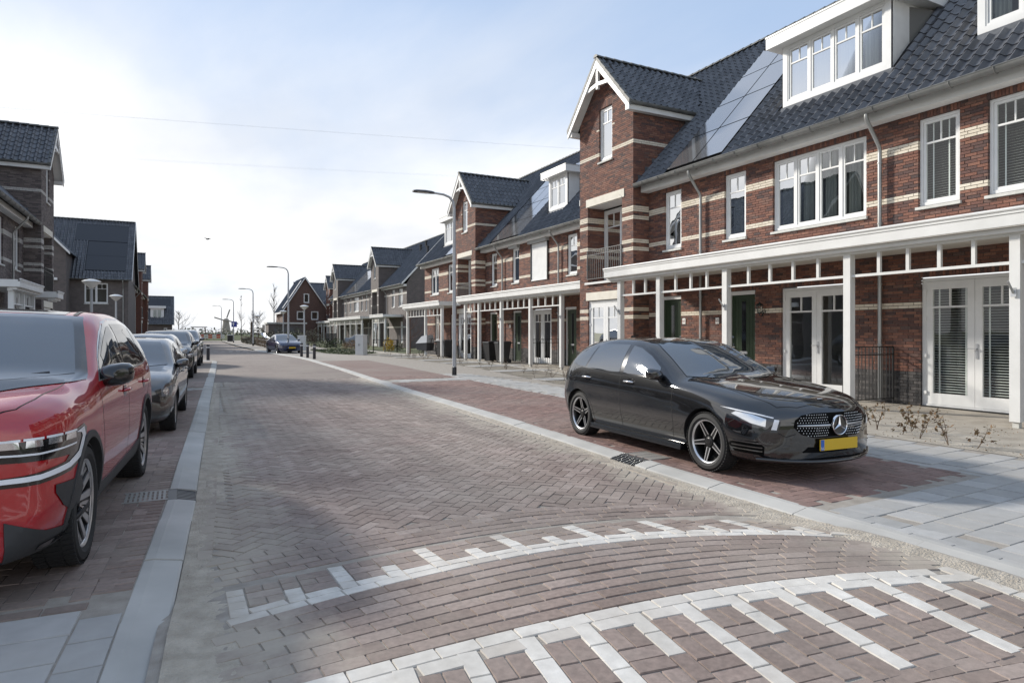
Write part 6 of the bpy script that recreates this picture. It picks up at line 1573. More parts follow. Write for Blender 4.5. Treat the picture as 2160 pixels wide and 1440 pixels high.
    for o in side('tail_light', [(-1.86, .80), (-2.06, .78), (-2.07, .90), (-1.93, .93), (-1.84, .90)], .003, mat('red_lamp', (.35, .01, .01), .1, coat=1)): pass
    an = MB(); an.prism([(-1.15, -.02, 1.415), (-1.32, -.012, 1.395), (-1.30, -.008, 1.455)], (0, .03, 0)); an.build('aerial_fin', M_PAINT_BLACK, A['root'], fix=True)
star_w = wheel_set(.318, .228, .215, 'star', M_ALU, M_ALUD); twin_w = wheel_set(.362, .262, .235, 'twin', M_ALU, M_ALUD); five_w = wheel_set(.325, .225, .22, 'five', M_ALU, M_SILVERTRIM); dark_w = wheel_set(.345, .235, .225, 'five', M_SILVERTRIM, M_ALUD)
hatch = car('black_hatchback', 'glossy black hatchback with a star emblem and yellow plate parked on the red bay', (6.02, 6.62, 0), R(-90 - 3.2), dict(keys=crisp(widen(HATCH, .03), -1.65, 1.4, .014, (.95, 2.1), .05, .72), wb=2.73, arch=.352, wheel_r=.318, half=.893, paint=M_PAINT_BLACK, detail=hatch_detail, wheels=star_w, front_sweep=.34, rear_sweep=.2))
# ---------------------------------------------------------------- the red SUV
SUV = [(2.27, .46, .28, .32, .56, .30, .74, .2, .78, .79), (2.255, .33, .62, .70, .52, .66, .81, .50, .88, .91), (2.24, .27, .68, .78, .55, .74, .875, .56, .945, .975), (2.17, .235, .74, .845, .62, .81, .93, .62, .99, 1.022), (2.02, .22, .79, .885, .68, .845, .962, .66, 1.018, 1.056),
    (1.70, .21, .82, .908, .72, .868, .985, .70, 1.04, 1.085), (1.33, .21, .83, .912, .74, .872, .985, .72, 1.045, 1.095), (1.05, .21, .83, .912, .74, .873, 1.01, .735, 1.075, 1.125), (.90, .21, .83, .912, .74, .873, 1.02, .74, 1.105, 1.165), (.72, .21, .83, .911, .74, .873, 1.03, .725, 1.185, 1.26), (.40, .21, .83, .91, .74, .873, 1.045, .675, 1.35, 1.43), (.12, .21, .83, .91, .74, .873, 1.055, .64, 1.485, 1.55),
    (-.25, .21, .83, .91, .74, .873, 1.065, .62, 1.545, 1.605), (-.8, .21, .83, .912, .75, .876, 1.075, .615, 1.555, 1.615), (-1.3, .21, .83, .914, .76, .88, 1.09, .605, 1.53, 1.59), (-1.7, .23, .83, .912, .78, .87, 1.10, .585, 1.475, 1.535), (-1.95, .26, .82, .90, .78, .845, 1.10, .58, 1.33, 1.40), (-2.10, .31, .80, .88, .78, .81, 1.07, .60, 1.18, 1.22),
    (-2.20, .38, .75, .83, .76, .76, 1.02, .58, 1.06, 1.08), (-2.25, .48, .66, .75, .74, .70, .92, .52, .95, .96)]
def suv_detail(A, S_):
    side, front, corner, seam, top = A['side'], A['front'], A['corner'], A['seam'], A['top']; b = A['body']; hx = lambda y, z: (A['bvh'].ray_cast(Vector((4, y, z)), Vector((-1, 0, 0)))[0].x)
    side('window_trim', [(.80, 1.075), (.55, 1.235), (.2, 1.42), (-.05, 1.50), (-.4, 1.535), (-.9, 1.535), (-1.35, 1.50), (-1.66, 1.41), (-1.80, 1.26), (-1.86, 1.17), (-1.3, 1.11), (-.5, 1.085)], .0012, M_SILVERTRIM)
    side('window_surround', [(.76, 1.087), (.53, 1.235), (.19, 1.405), (-.06, 1.485), (-.4, 1.518), (-.9, 1.518), (-1.34, 1.485), (-1.63, 1.40), (-1.77, 1.26), (-1.82, 1.185), (-1.3, 1.125), (-.5, 1.10)], .003, M_GLOSS)
    side('side_window', [(.52, 1.11), (.46, 1.245), (.18, 1.375), (-.08, 1.455), (-.20, 1.47), (-.20, 1.108)], .005, M_CARGLASS); side('side_window', [(-.30, 1.11), (-.30, 1.485), (-.9, 1.492), (-1.10, 1.475), (-1.16, 1.13), (-.6, 1.112)], .005, M_CARGLASS); side('quarter_window', [(-1.22, 1.135), (-1.17, 1.465), (-1.36, 1.45), (-1.60, 1.38), (-1.73, 1.25), (-1.74, 1.20)], .005, M_CARGLASS)
    front('windscreen_frit', [(-0.818, 1.10), (-0.448, 1.075), (0, 1.065), (0.448, 1.075), (0.818, 1.10), (0.750, 1.27), (0.672, 1.46), (0.633, 1.535), (0.336, 1.555), (0, 1.56), (-0.336, 1.555), (-0.633, 1.535), (-0.672, 1.46), (-0.750, 1.27)], .007, M_GLOSS, dens=.025)
    front('windscreen', [(-0.739, 1.135), (-0.448, 1.115), (0, 1.105), (0.448, 1.115), (0.739, 1.135), (0.689, 1.27), (0.616, 1.45), (0.582, 1.505), (0.336, 1.525), (0, 1.53), (-0.336, 1.525), (-0.582, 1.505), (-0.616, 1.45), (-0.689, 1.27)], .012, M_SCREEN, dens=.025)
    seam([(1.02, .74), (1.5, .745), (1.80, .735), (2.0, .70), (2.10, .62)], 'top'); seam([(1.1, .42), (1.6, .40), (2.0, .36)], 'top', w=.004, off=.0008, m=M_PAINT_RED, name='bonnet_crease'); seam([(.86, 1.06), (.89, .95), (.86, .7), (.88, .45), (.84, .30)], 'side'); seam([(-.25, 1.09), (-.27, .8), (-.22, .45), (-.22, .3)], 'side'); seam([(-1.55, 1.12), (-1.56, .95), (-1.42, .82), (-1.02, .70), (-.9, .5), (-.88, .3)], 'side')
    # lower door cladding and arches
    side('sill_cladding', [(.93, .235), (.93, .40), (.5, .385), (-.5, .40), (-.93, .43), (-.93, .235)], .008, M_CLAD, thick=.008)
    for ax in (1.3335, -1.3335):
        ring = [(ax + .435 * math.cos(t), .372 + .435 * math.sin(t)) for t in np.linspace(-.30, math.pi + .30, 26)] + [(ax + .392 * math.cos(t), .372 + .392 * math.sin(t)) for t in np.linspace(math.pi + .30, -.30, 26)]
        side('arch_cladding', ring, .010, M_CLAD, thick=.012, grid=.02, dens=.04)
    # C-shaped lamps
    def sft(P): return [(x * .92, z + .06 - .085 * max(0, x) / .66) for x, z in P]
    corner('headlight', sft([(.00, .70), (.0, .80), (.25, .825), (.50, .865), (.625, .895), (.665, .87), (.65, .79), (.585, .70), (.47, .645), (.25, .60), (.02, .575), (.0, .62), (.22, .655), (.42, .70), (.46, .735), (.25, .72)]), .004, M_GLOSS, a=30, grid=.025, dens=.022)
    corner('daytime_light', sft([(.52, .855), (.62, .878), (.638, .83), (.575, .715), (.46, .665), (.25, .622), (.05, .60), (.05, .625), (.25, .65), (.45, .695), (.545, .745), (.595, .825), (.585, .845)]), .008, M_LED, a=30, grid=.025, dens=.022)
    corner('daytime_light', sft([(.02, .735), (.25, .752), (.52, .79), (.525, .80), (.25, .762), (.02, .745)]), .008, M_LED, a=30, grid=.025, dens=.022)
    for k in range(4):
        u0 = .05 + k * .125; v0 = .772 + k * .0145
        corner('lamp_reflector', sft([(u0, v0), (u0 + .095, v0 + .01), (u0 + .09, v0 + .05), (u0 + .005, v0 + .04)]), .007, M_LAMPB, a=30, grid=.02, dens=.02)
        corner('lamp_hood', sft([(u0 - .01, v0 + .034), (u0 + .10, v0 + .046), (u0 + .10, v0 + .058), (u0 - .01, v0 + .046)]), .009, M_LED, a=30, grid=.02, dens=.02)
    front('grille', [(-.50, .67), (.50, .67), (.54, .86), (.50, .88), (-.50, .88), (-.54, .86)], .003, mat('grille_black')); 
    for z in (.70, .75, .80, .85):
        g = MB(); g.tube([(hx(y, z) + .006, y, z) for y in np.linspace(-.5, .5, 21)], .007, 6); g.build('grille_bar', M_GLOSS, b, smooth=60)
    corner('side_intake', [(.30, .60), (.52, .585), (.56, .50), (.53, .42), (.44, .41), (.36, .47), (.30, .555)], .006, M_CLAD, a=32)
    front('lower_intake', [(-.62, .335), (.62, .335), (.55, .45), (-.55, .45)], .004, mat('grille_black')); corner('lower_bumper', [(.05, .25), (.70, .25), (.70, .345), (.45, .33), (.25, .37), (.05, .46)], .009, M_CLAD, a=32, thick=.01)
    corner('lower_bumper_lip', [(.20, .275), (.62, .285), (.60, .31), (.22, .30)], .016, M_GLOSS, a=32)
    pl = plate_front(A, hx(0, .52) + .02, .52)
    mirror_pair(A, (.62, .945, 1.125), (.20, .235, .165), M_GLOSS); handles(A, (-.10, -1.18), .945, M_PAINT_RED, w=.22)
    for sd in (-1, 1): A['seam']([(.02, .57), (-.8, .565), (-1.6, .535)], 'top', w=.03, off=.004, sides=(sd,), m=M_CLAD, name='roof_moulding')
    top('sunroof', [(.0, -.5), (.0, .5), (-1.0, .5), (-1.0, -.5)], .002, M_GLOSS)
    wp = MB(); wp.tube([(1.02, -.62, 1.09), (.9, -.1, 1.155)], .009, 6); wp.tube([(1.03, .1, 1.10), (.9, .6, 1.15)], .009, 6); wp.build('wiper', M_PLASTIC, A['root'])
    side('tail_light', [(-1.95, .93), (-2.16, .90), (-2.16, .98), (-1.92, 1.0)], .003, mat('red_lamp'))
    A['rear']('rear_window', [(-.6, 1.16), (.6, 1.16), (.5, 1.40), (-.5, 1.40)], .003, M_CARGLASS)
suv = car('red_suv', 'bright red SUV cut off by the left edge of the picture', (-1.375, 6.54, 0), R(-90 - 4.3), dict(keys=crisp(widen(SUV, .075, -2.0, .93), -1.75, 2.1, .012, (.95, 2.2), .075, .6), wb=2.667, arch=.395, wheel_r=.362, half=.905, paint=M_PAINT_RED, detail=suv_detail, wheels=twin_w, trim=M_CLAD, front_sweep=.28, rear_sweep=.2, clad=.27, spin=False))
suv.scale = (1.045, 1.045, 1.06)

# ---------------------------------------------------------------- the other parked cars
def plain_detail(cfg):
    """cfg: belt, header z, cowl x, roof rear x, lamp shape, etc."""
    def fn(A, S_):
        side, front, corner, seam = A['side'], A['front'], A['corner'], A['seam']; c = cfg; hx = lambda y, z: (A['bvh'].ray_cast(Vector((4, y, z)), Vector((-1, 0, 0)))[0].x)
        side('window_surround', c['dlo'], .003, M_GLOSS)
        for w_ in c['panes']: side('side_window', w_, .006, M_CARGLASS)
        front('windscreen', c['screen'], .007, M_SCREEN, dens=.03)
        for s_ in c['seams']: seam(s_, 'side')
        corner('headlight', c['lamp'], .004, M_LAMPG, a=32)
        for q in c['lamp_in']: corner('lamp_reflector', q, .007, M_LAMPB, a=32, grid=.02, dens=.02)
        if c.get('drl'): corner('daytime_light', c['drl'], .008, M_LED, a=32, grid=.02, dens=.02)
        front('grille', c['grille'], .004, mat('grille_black')); front('lower_intake', c['intake'], .004, mat('grille_black'))
        if c.get('fog'): corner('fog_lamp', [(c['fog'][0] + .06 * math.cos(t), c['fog'][1] + .045 * math.sin(t)) for t in np.linspace(0, 6.283, 13)[:-1]], .005, M_LAMPB, a=32, grid=.02)
        mirror_pair(A, c['mirror'], (.18, .20, .14), c.get('mirror_m', S_['paint'])); handles(A, c['handles'], c['hz'], c.get('handle_m', S_['paint']))
        if c.get('plate'): plate_front(A, hx(0, c['plate']) + .02, c['plate'])
        A['rear']('rear_window', c['rear'], .003, M_CARGLASS)
    return fn
# estate
EST = [(2.275, .37, .26, .30, .45, .28, .53, .18, .55, .56), (2.26, .27, .58, .66, .42, .62, .58, .46, .62, .64), (2.24, .22, .66, .75, .46, .71, .64, .53, .70, .73), (2.15, .195, .72, .82, .50, .78, .70, .60, .77, .80), (1.98, .18, .77, .865, .56, .82, .77, .65, .83, .87), (1.6, .175, .80, .895, .62, .845, .83, .68, .885, .93), (1.2, .175, .81, .905, .64, .855, .865, .70, .925, .97), (.92, .175, .81, .906, .64, .858, .885, .715, .95, 1.0), (.78, .175, .81, .905, .64, .858, .895, .715, .99, 1.05), (.45, .175, .81, .905, .64, .858, .91, .665, 1.15, 1.215), (.12, .175, .81, .905, .64, .858, .92, .615, 1.30, 1.355),
    (-.25, .175, .81, .905, .64, .858, .93, .60, 1.36, 1.41), (-.8, .175, .81, .906, .65, .86, .945, .59, 1.365, 1.42), (-1.4, .18, .81, .905, .66, .858, .96, .58, 1.345, 1.40), (-1.85, .21, .80, .89, .67, .84, .965, .56, 1.28, 1.335), (-2.08, .26, .77, .86, .67, .79, .95, .57, 1.12, 1.16), (-2.2, .32, .72, .80, .65, .73, .90, .56, .94, .95), (-2.26, .42, .62, .72, .62, .66, .80, .5, .82, .83)]
EST_C = dict(dlo=[(.76, .935), (.5, 1.09), (.2, 1.24), (-.1, 1.32), (-.8, 1.345), (-1.5, 1.315), (-1.85, 1.20), (-1.95, 1.02), (-1, .975), (0, .945)], panes=[[(.52, .96), (.46, 1.08), (.18, 1.205), (-.12, 1.285), (-.2, 1.29), (-.2, .965)], [(-.29, .97), (-.29, 1.30), (-.9, 1.318), (-1.1, 1.31), (-1.14, .995)], [(-1.2, 1.0), (-1.18, 1.30), (-1.5, 1.285), (-1.8, 1.18), (-1.86, 1.04)]],
    screen=[(-0.728, .985), (-0.374, .965), (0, .955), (0.374, .965), (0.728, .985), (0.674, 1.12), (0.599, 1.28), (0.567, 1.335), (0.300, 1.352), (0, 1.357), (-0.300, 1.352), (-0.567, 1.335), (-0.599, 1.28), (-0.674, 1.12)], seams=[[(.84, .94), (.85, .7), (.82, .3)], [(-.24, .95), (-.24, .3)], [(-1.5, .98), (-1.45, .75), (-1.05, .55), (-1.0, .3)]],
    lamp=[(.13, .575), (.45, .585), (.60, .64), (.655, .72), (.60, .735), (.35, .72), (.13, .69)], lamp_in=[[(.22 + .065 * math.cos(t), .645 + .055 * math.sin(t)) for t in np.linspace(0, 6.283, 13)[:-1]], [(.36, .61), (.52, .635), (.57, .69), (.38, .69)]], grille=[(-.30, .52), (.30, .52), (.30, .68), (-.30, .68)], intake=[(-.42, .26), (.42, .26), (.36, .36), (-.36, .36)], fog=(.38, .36),
    mirror=(.60, .925, 1.01), handles=(-.08, -1.1), hz=.83, rear=[(-.5, 1.0), (.5, 1.0), (.45, 1.2), (-.45, 1.2)])
car('black_estate', 'black estate car with round headlight rings parked right behind the red SUV', (-.86, 12.72, 0), R(-90 - 3.3), dict(keys=widen(EST, .06), wb=2.76, arch=.358, wheel_r=.325, half=.90, paint=M_PAINT_BLACK2, detail=plain_detail(EST_C), wheels=five_w, front_sweep=.32))
# tall family car / SUV shape
def lift(keys, dz, sc=1.0): return [(x, zb + dz * .2, ws, wm, zm + dz * .4, wsh, zsh + dz * .75, wr, zr + dz, zt + dz) for x, zb, ws, wm, zm, wsh, zsh, wr, zr, zt in keys]
def lift_c(c, dz):
    f = lambda P, k: [(x, z + dz * k) for x, z in P]; d = dict(c)
    d.update(dlo=f(c['dlo'], .95), panes=[f(p, .95) for p in c['panes']], screen=f(c['screen'], .95), lamp=f(c['lamp'], .72), lamp_in=[f(p, .72) for p in c['lamp_in']], grille=f(c['grille'], .7), intake=f(c['intake'], .5), rear=f(c['rear'], .95), hz=c['hz'] + dz * .7, mirror=(c['mirror'][0], c['mirror'][1], c['mirror'][2] + dz * .9), fog=None); return d
c3 = lift_c(EST_C, .06); c3['mirror_m'] = M_PAINT_SILVER
car('grey_family_car', 'dark car with a silver mirror half hidden behind the black estate', (-.84, 18.2, 0), R(-90 - 3.3), dict(keys=lift(widen(EST, .06), .06), wb=2.70, arch=.365, wheel_r=.325, half=.90, paint=M_PAINT_GREY, detail=plain_detail(c3), wheels=five_w, front_sweep=.32))
c4 = lift_c(EST_C, .16); c4['drl'] = [(.15, .80), (.45, .81), (.62, .84), (.62, .82), (.45, .785), (.15, .775)]
car('black_suv', 'black SUV with bright slim headlights third in view behind the estate', (-.42, 25.4, 0), R(-90 - 3.3), dict(keys=lift(widen(EST, .06), .16), wb=2.75, arch=.385, wheel_r=.345, half=.90, paint=M_PAINT_BLACK, detail=plain_detail(c4), wheels=dark_w, front_sweep=.30))
c5 = lift_c(EST_C, .22)
car('dark_van_car', 'tall dark car at the far end of the left parking row by the bollard', (.02, 33.9, 0), R(-90 - 3.3), dict(keys=lift(widen(EST, .06), .22), wb=2.7, arch=.38, wheel_r=.345, half=.90, paint=M_PAINT_GREY, detail=plain_detail(c5), wheels=dark_w, front_sweep=.30))
SED = [(2.30, .27, .58, .66, .42, .62, .56, .46, .60, .62), (2.27, .22, .66, .75, .45, .71, .62, .53, .68, .70), (2.15, .19, .73, .83, .50, .79, .70, .60, .76, .78), (1.9, .175, .78, .88, .57, .83, .77, .65, .82, .85), (1.4, .17, .81, .915, .63, .86, .84, .69, .90, .935), (1.05, .17, .81, .92, .64, .865, .875, .71, .94, .985), (.8, .17, .81, .92, .64, .865, .895, .705, 1.02, 1.09), (.4, .17, .81, .92, .64, .865, .91, .645, 1.21, 1.27), (0, .17, .81, .92, .64, .865, .925, .60, 1.345, 1.40), (-.4, .17, .81, .92, .64, .865, .935, .585, 1.385, 1.44), (-.9, .17, .81, .92, .65, .865, .95, .57, 1.35, 1.41), (-1.4, .18, .81, .915, .67, .86, .97, .55, 1.22, 1.28), (-1.8, .21, .80, .895, .68, .83, .975, .58, 1.06, 1.10), (-2.15, .28, .76, .85, .67, .77, .95, .60, .98, 1.0), (-2.32, .36, .68, .77, .64, .70, .87, .54, .90, .91), (-2.38, .45, .6, .7, .62, .64, .78, .48, .8, .81)]
sc = dict(EST_C); sc['dlo'] = [(.78, .93), (.5, 1.10), (.1, 1.27), (-.4, 1.335), (-.9, 1.315), (-1.4, 1.18), (-1.7, 1.02), (-1, .975), (0, .945)]; sc['panes'] = [[(.52, .96), (.46, 1.08), (.1, 1.235), (-.2, 1.295), (-.2, .965)], [(-.29, .97), (-.29, 1.30), (-.9, 1.285), (-1.35, 1.15), (-1.5, 1.02)]]; sc['lamp'] = [(.22, .60), (.45, .62), (.62, .69), (.655, .74), (.50, .715), (.25, .66)]; sc['lamp_in'] = []; sc['grille'] = [(-.2, .5), (.2, .5), (.2, .515), (-.2, .515)]; sc['fog'] = None; sc['plate'] = .45; sc['rear'] = [(-.4, 1.06), (.4, 1.06), (.4, 1.2), (-.4, 1.2)]
car('blue_sedan', 'deep blue sedan facing the camera beside the lamp post at the bend', (6.95, 51.2, -.05), R(-90 + 6), dict(keys=SED, wb=2.875, arch=.36, wheel_r=.33, half=.915, paint=M_PAINT_BLUE, detail=plain_detail(sc), wheels=dark_w, front_sweep=.34))
# ================================================================ STREET FURNITURE, PLANTS AND SMALL THINGS
M_POLE = mat('grey_lamp_pole', rough=.45, metal=.3, fn=noise_col((.38, .39, .40), (.48, .49, .50), 2))
M_LAMPW = mat('white_lamp_shade', (.72, .72, .70), .4)
def street_lamp(loc, label, h=6.3, reach=1.45, first=[None]):
    if first[0] is None:
        t = thing('street_lamp', (0, 0, 0), label, 'street lamp', 'tall lamp posts along the right kerb', world=False)
        p = MB(); p.tube([(0, 0, 0), (0, 0, 1.0), (0, 0, h - .45), (-.05, 0, h - .22), (-.18, 0, h - .07), (-.4, 0, h), (-reach * .6, 0, h + .03)], [.075, .072, .05, .046, .043, .04, .035], 12); p.build('pole', M_POLE, t, smooth=60)
        b = MB(); b.lathe([(.082, 0), (.082, .28), (.076, .29)], 12); b.build('base_sleeve', M_PLASTIC, t, smooth=40)
        hd = MB(); a = reach * .55; prof = [(-a + .05, .05, .035), (-a - .05, .09, .05), (-a - .3, .14, .055), (-a - .62, .14, .04), (-a - .72, .09, .02)]
        V = []
        for (x, w_, th) in prof: V += [(x, -w_, h + .02), (x, -w_ * .7, h + .02 + th), (x, w_ * .7, h + .02 + th), (x, w_, h + .02), (x, w_ * .8, h - .01), (x, -w_ * .8, h - .01)]
        F = [[i*6 + k, i*6 + (k+1) % 6, (i+1)*6 + (k+1) % 6, (i+1)*6 + k] for i in range(4) for k in range(6)] + [[0, 1, 2, 3, 4, 5], [29, 28, 27, 26, 25, 24]]
        hd.add(V, F); ho = hd.build('lamp_head', mat('dark_grey_head', (.09, .09, .095), .4, metal=.3), t, smooth=30)
        l = MB(); l.box(-a - .58, -a - .18, -.09, .09, h - .018, h - .009); l.build('lens', mat('led_lens', (.6, .6, .58), .2), ho)
        first[0] = t; t.location = loc; return t
    return dup(first[0], loc, 0, label)
street_lamp((8.57, 21.2, 0), 'tall grey lamp post standing in the pavement in front of the second red terrace')
street_lamp((7.15, 50.5, 0), 'tall grey lamp post just in front of the blue sedan')
street_lamp((7.2, 77.3, 0), 'tall grey lamp post behind the paling fence, third from the camera')
street_lamp((6.95, 103.3, 0), 'tall grey lamp post near the blue street sign, fourth from the camera')
street_lamp((6.6, 128.2, 0), 'farthest tall lamp post at the end of the road')
def lantern_post(loc, label, first=[None]):
    if first[0] is None:
        t = thing('lantern_post', (0, 0, 0), label, 'street lamp', 'post top lanterns', world=False); h = 4.0
        p = MB(); p.tube([(0, 0, 0), (0, 0, 1), (0, 0, h - .38)], [.075, .07, .055], 12); p.build('pole', M_POLE, t, smooth=60)
        s = MB(); s.lathe([(.06, h - .40), (.12, h - .36), (.30, h - .19), (.40, h - .10)], 24); so = s.build('lamp_shade', mat('opal_shade', (.66, .66, .63), .3), t, smooth=50)
        c = MB(); c.lathe([(.40, h - .10), (.41, h - .085), (.28, h - .02), (.1, h + .03), (0, h + .035)], 24); c.build('lamp_cap', M_LAMPW, t, smooth=50)
        first[0] = t; t.location = loc; return t
    return dup(first[0], loc, 0, label)
lantern_post((-3.76, 36.5, 0), 'white cone shaped lantern post, nearer of the two by the dark left houses')
lantern_post((-3.82, 50.5, 0), 'white cone shaped lantern post, farther of the two by the dark left houses')
lantern_post((10.2, 62.1, 0), 'cone shaped lantern post right of the blue sedan by the small white cabinet')
lantern_post((10.5, 78.1, 0), 'cone shaped lantern post in front of the brown gable house')
lantern_post((10.0, 101.5, 0), 'cone shaped lantern post above the playground')
def bollard(loc, label, first=[None]):
    if first[0] is None:
        t = thing('bollard', (0, 0, 0), label, 'bollard', 'dark bollards', world=False); p = MB(); p.lathe([(.085, 0), (.085, .80), (.075, .84), (0, .845)], 16); p.build('post', mat('dark_recycled_plastic', (.028, .025, .03), .5), t, smooth=40)
        b = MB(); b.lathe([(.0865, .66), (.0865, .74)], 16); b.build('reflector_band', mat('reflector', (.55, .55, .55), .4), t, smooth=60); first[0] = t; t.location = loc; return t
    return dup(first[0], loc, 0, label)
bollard((1.33, 38.6, 0), 'dark bollard at the end of the left parking row'); bollard((6.74, 37.7, 0), 'dark bollard at the kerb, nearest of the three on the right'); bollard((6.76, 40.0, 0), 'dark bollard at the kerb, middle of the three on the right'); bollard((6.7, 41.8, 0), 'dark bollard at the kerb, farthest of the three on the right')
def cabinet(loc, rz, w, d, h, label):
    t = thing('utility_cabinet', (0, 0, 0), label, 'cabinet', world=False); m_ = mat('light_grey_cabinet', rough=.5, fn=noise_col((.52, .53, .52), (.60, .60, .59), 2))
    b = MB(); b.box(-w/2, w/2, -d/2, d/2, 0.02, h - .05); bo = b.build('housing', m_, t); r = MB(); r.prism([(-w/2 - .03, -d/2 - .03, h - .05), (-w/2 - .03, d/2 + .03, h - .05), (-w/2 - .03, d/2 + .03, h - .015), (-w/2 - .03, 0, h), (-w/2 - .03, -d/2 - .03, h - .015)], (w + .06, 0, 0)); r.build('lid', m_, t, fix=True)
    for k in (0, 1):
        x0 = -w/2 + .02 + k * w/2; q = MB(); q.box(x0, x0 + w/2 - .03, -d/2 - .012, -d/2 + .0, .08, h - .1); do = q.build('door', m_, t); q = MB(); q.box(x0 + (w/2 - .08 if k == 0 else .03), x0 + (w/2 - .05 if k == 0 else .06), -d/2 - .02, -d/2 - .012, h * .45, h * .55); q.build('handle', M_PLASTIC, do)
    b = MB(); b.box(-w/2 - .02, w/2 + .02, -d/2 - .02, d/2 + .02, -.01, .03); b.build('plinth', M_SILL, t)
    t.location = loc; t.rotation_euler = (0, 0, rz); return t
cabinet((10.75, 43.1, 0), R(-58), .72, .38, 1.36, 'pale grey utility cabinet standing on the grass corner by the pavement'); cabinet((9.0, 56.0, 0), R(-25), .62, .32, 1.25, 'small pale cabinet behind the dark bollards')
def wheelie(loc, rz, label, first=[None]):
    if first[0] is None:
        t = thing('wheelie_bin', (0, 0, 0), label, 'bin', 'black wheelie bins', world=False); m_ = M_PLASTIC
        b = MB(); b.add([(-.22, -.25, .06), (.22, -.25, .06), (.22, .22, .06), (-.22, .22, .06), (-.28, -.34, .98), (.28, -.34, .98), (.28, .34, .98), (-.28, .34, .98)], [(3, 2, 1, 0), (0, 1, 5, 4), (1, 2, 6, 5), (2, 3, 7, 6), (3, 0, 4, 7)]); b.build('tub', m_, t)
        l = MB(); l.add([(-.3, -.38, .98), (.3, -.38, .98), (.3, .36, .98), (-.3, .36, .98), (-.26, -.33, 1.03), (.26, -.33, 1.03), (.27, .32, 1.07), (-.27, .32, 1.07)], [(3, 2, 1, 0), (4, 5, 6, 7), (0, 1, 5, 4), (1, 2, 6, 5), (2, 3, 7, 6), (3, 0, 4, 7)]); l.build('lid', mat('grey_black_plastic', (.03, .03, .032), .35), t)
        h = MB(); h.tube([(-.22, .33, .95), (-.22, .43, 1.0), (.22, .43, 1.0), (.22, .33, .95)], .018, 6); h.build('handle', m_, t)
        for s in (-1, 1): w_ = MB(); w_.lathe([(0, -.025), (.1, -.025), (.1, .025), (0, .025)], 14, (s * .24, .26, .1), axis='x'); w_.build('wheel', M_RUBBER, t, smooth=30)
        first[0] = t; t.location = loc; t.rotation_euler = (0, 0, rz); return t
    return dup(first[0], loc, rz, label)
wheelie((14.15, 30.0, 0), R(-80), 'black wheelie bin left of its twin under the second veranda'); wheelie((14.2, 28.75, 0), R(-95), 'black wheelie bin right of its twin under the second veranda'); wheelie((14.1, 36.6, 0), R(-85), 'black wheelie bin next to the cargo bicycle under the small veranda'); wheelie((14.1, 35.8, 0), R(-92), 'black wheelie bin half behind the tall lamp post')
# cargo bicycle with a rain cover
def bicycle(loc, rz, label):
    t = thing('cargo_bicycle', (0, 0, 0), label, 'bicycle', world=False)
    for x, r in ((-.75, .32), (.85, .24)):
        w_ = MB()
        for k in range(24): a0, a1 = 2*math.pi*k/24, 2*math.pi*(k+1)/24; w_.tube([(x + r*math.cos(a0), 0, r + r*math.sin(a0)), (x + r*math.cos(a1), 0, r + r*math.sin(a1))], .022, 6, cap=False)
        for k in range(12): a = 2*math.pi*k/12; w_.bar((x, 0, r), (x + r*math.cos(a), 0, r + r*math.sin(a)), .006)
        w_.build('wheel', M_RUBBER, t)
    f = MB(); f.tube([(-.75, 0, .32), (-.35, 0, .35), (.1, 0, .45), (.85, 0, .3)], .025, 8); f.tube([(-.35, 0, .35), (-.45, 0, .9)], .02, 8); f.tube([(.05, 0, .45), (-.02, 0, 1.05), (-.12, 0, 1.1)], .02, 8); f.tube([(-.12, -.28, 1.1), (-.02, 0, 1.12), (-.12, .28, 1.1)], .014, 6); f.build('frame', M_PLASTIC, t)
    s = MB(); s.box(-.58, -.34, -.09, .09, .9, .96); s.build('saddle', M_PLASTIC, t)
    b = MB(); b.add([(.1, -.3, .35), (1.0, -.28, .40), (1.0, .28, .40), (.1, .3, .35), (.05, -.34, .85), (1.05, -.32, .8), (1.05, .32, .8), (.05, .34, .85)], [(3, 2, 1, 0), (0, 1, 5, 4), (1, 2, 6, 5), (2, 3, 7, 6), (3, 0, 4, 7)]); b.build('cargo_box', mat('dark_grey_fabric', (.05, .05, .055), .8), t)
    c = MB(); c.add([(.05, -.34, .86), (1.05, -.32, .81), (1.05, .32, .81), (.05, .34, .86), (.1, -.28, 1.35), (.6, -.26, 1.25), (.6, .26, 1.25), (.1, .28, 1.35)], [(4, 5, 6, 7), (0, 1, 5, 4), (1, 2, 6, 5), (2, 3, 7, 6), (3, 0, 4, 7)]); c.build('rain_cover', mat('pale_cover', (.55, .56, .57), .5), t, smooth=30)
    t.location = loc; t.rotation_euler = (0, 0, rz); return t
bicycle((14.0, 38.5, 0), R(115), 'cargo bicycle with a pale rain cover under the small veranda')
# ---------------------------------------------------------------- plants
M_BARK = mat('bark', rough=.9, fn=noise_col((.06, .048, .038), (.12, .10, .08), 12, bump=.4)); M_TWIG = mat('twig_brown', (.11, .075, .05), .85); M_DRY = mat('dry_leaf', rough=.8, fn=piece_col([(0, (.12, .07, .035)), (.5, (.20, .12, .055)), (1, (.10, .085, .04))], grain=20, bump=0))
M_LEAF = mat('shrub_leaf', rough=.65, fn=piece_col([(0, (.03, .045, .015)), (.5, (.055, .075, .025)), (1, (.09, .10, .04))], grain=10, bump=0)); M_YELLOW = mat('yellow_blossom', rough=.6, fn=piece_col([(0, (.45, .28, .01)), (.6, (.62, .42, .02)), (1, (.25, .20, .02))], grain=10, bump=0))
M_GREYLEAF = mat('winter_brush', rough=.9, fn=piece_col([(0, (.085, .075, .055)), (.5, (.12, .11, .085)), (1, (.10, .105, .06))], grain=10, bump=0))
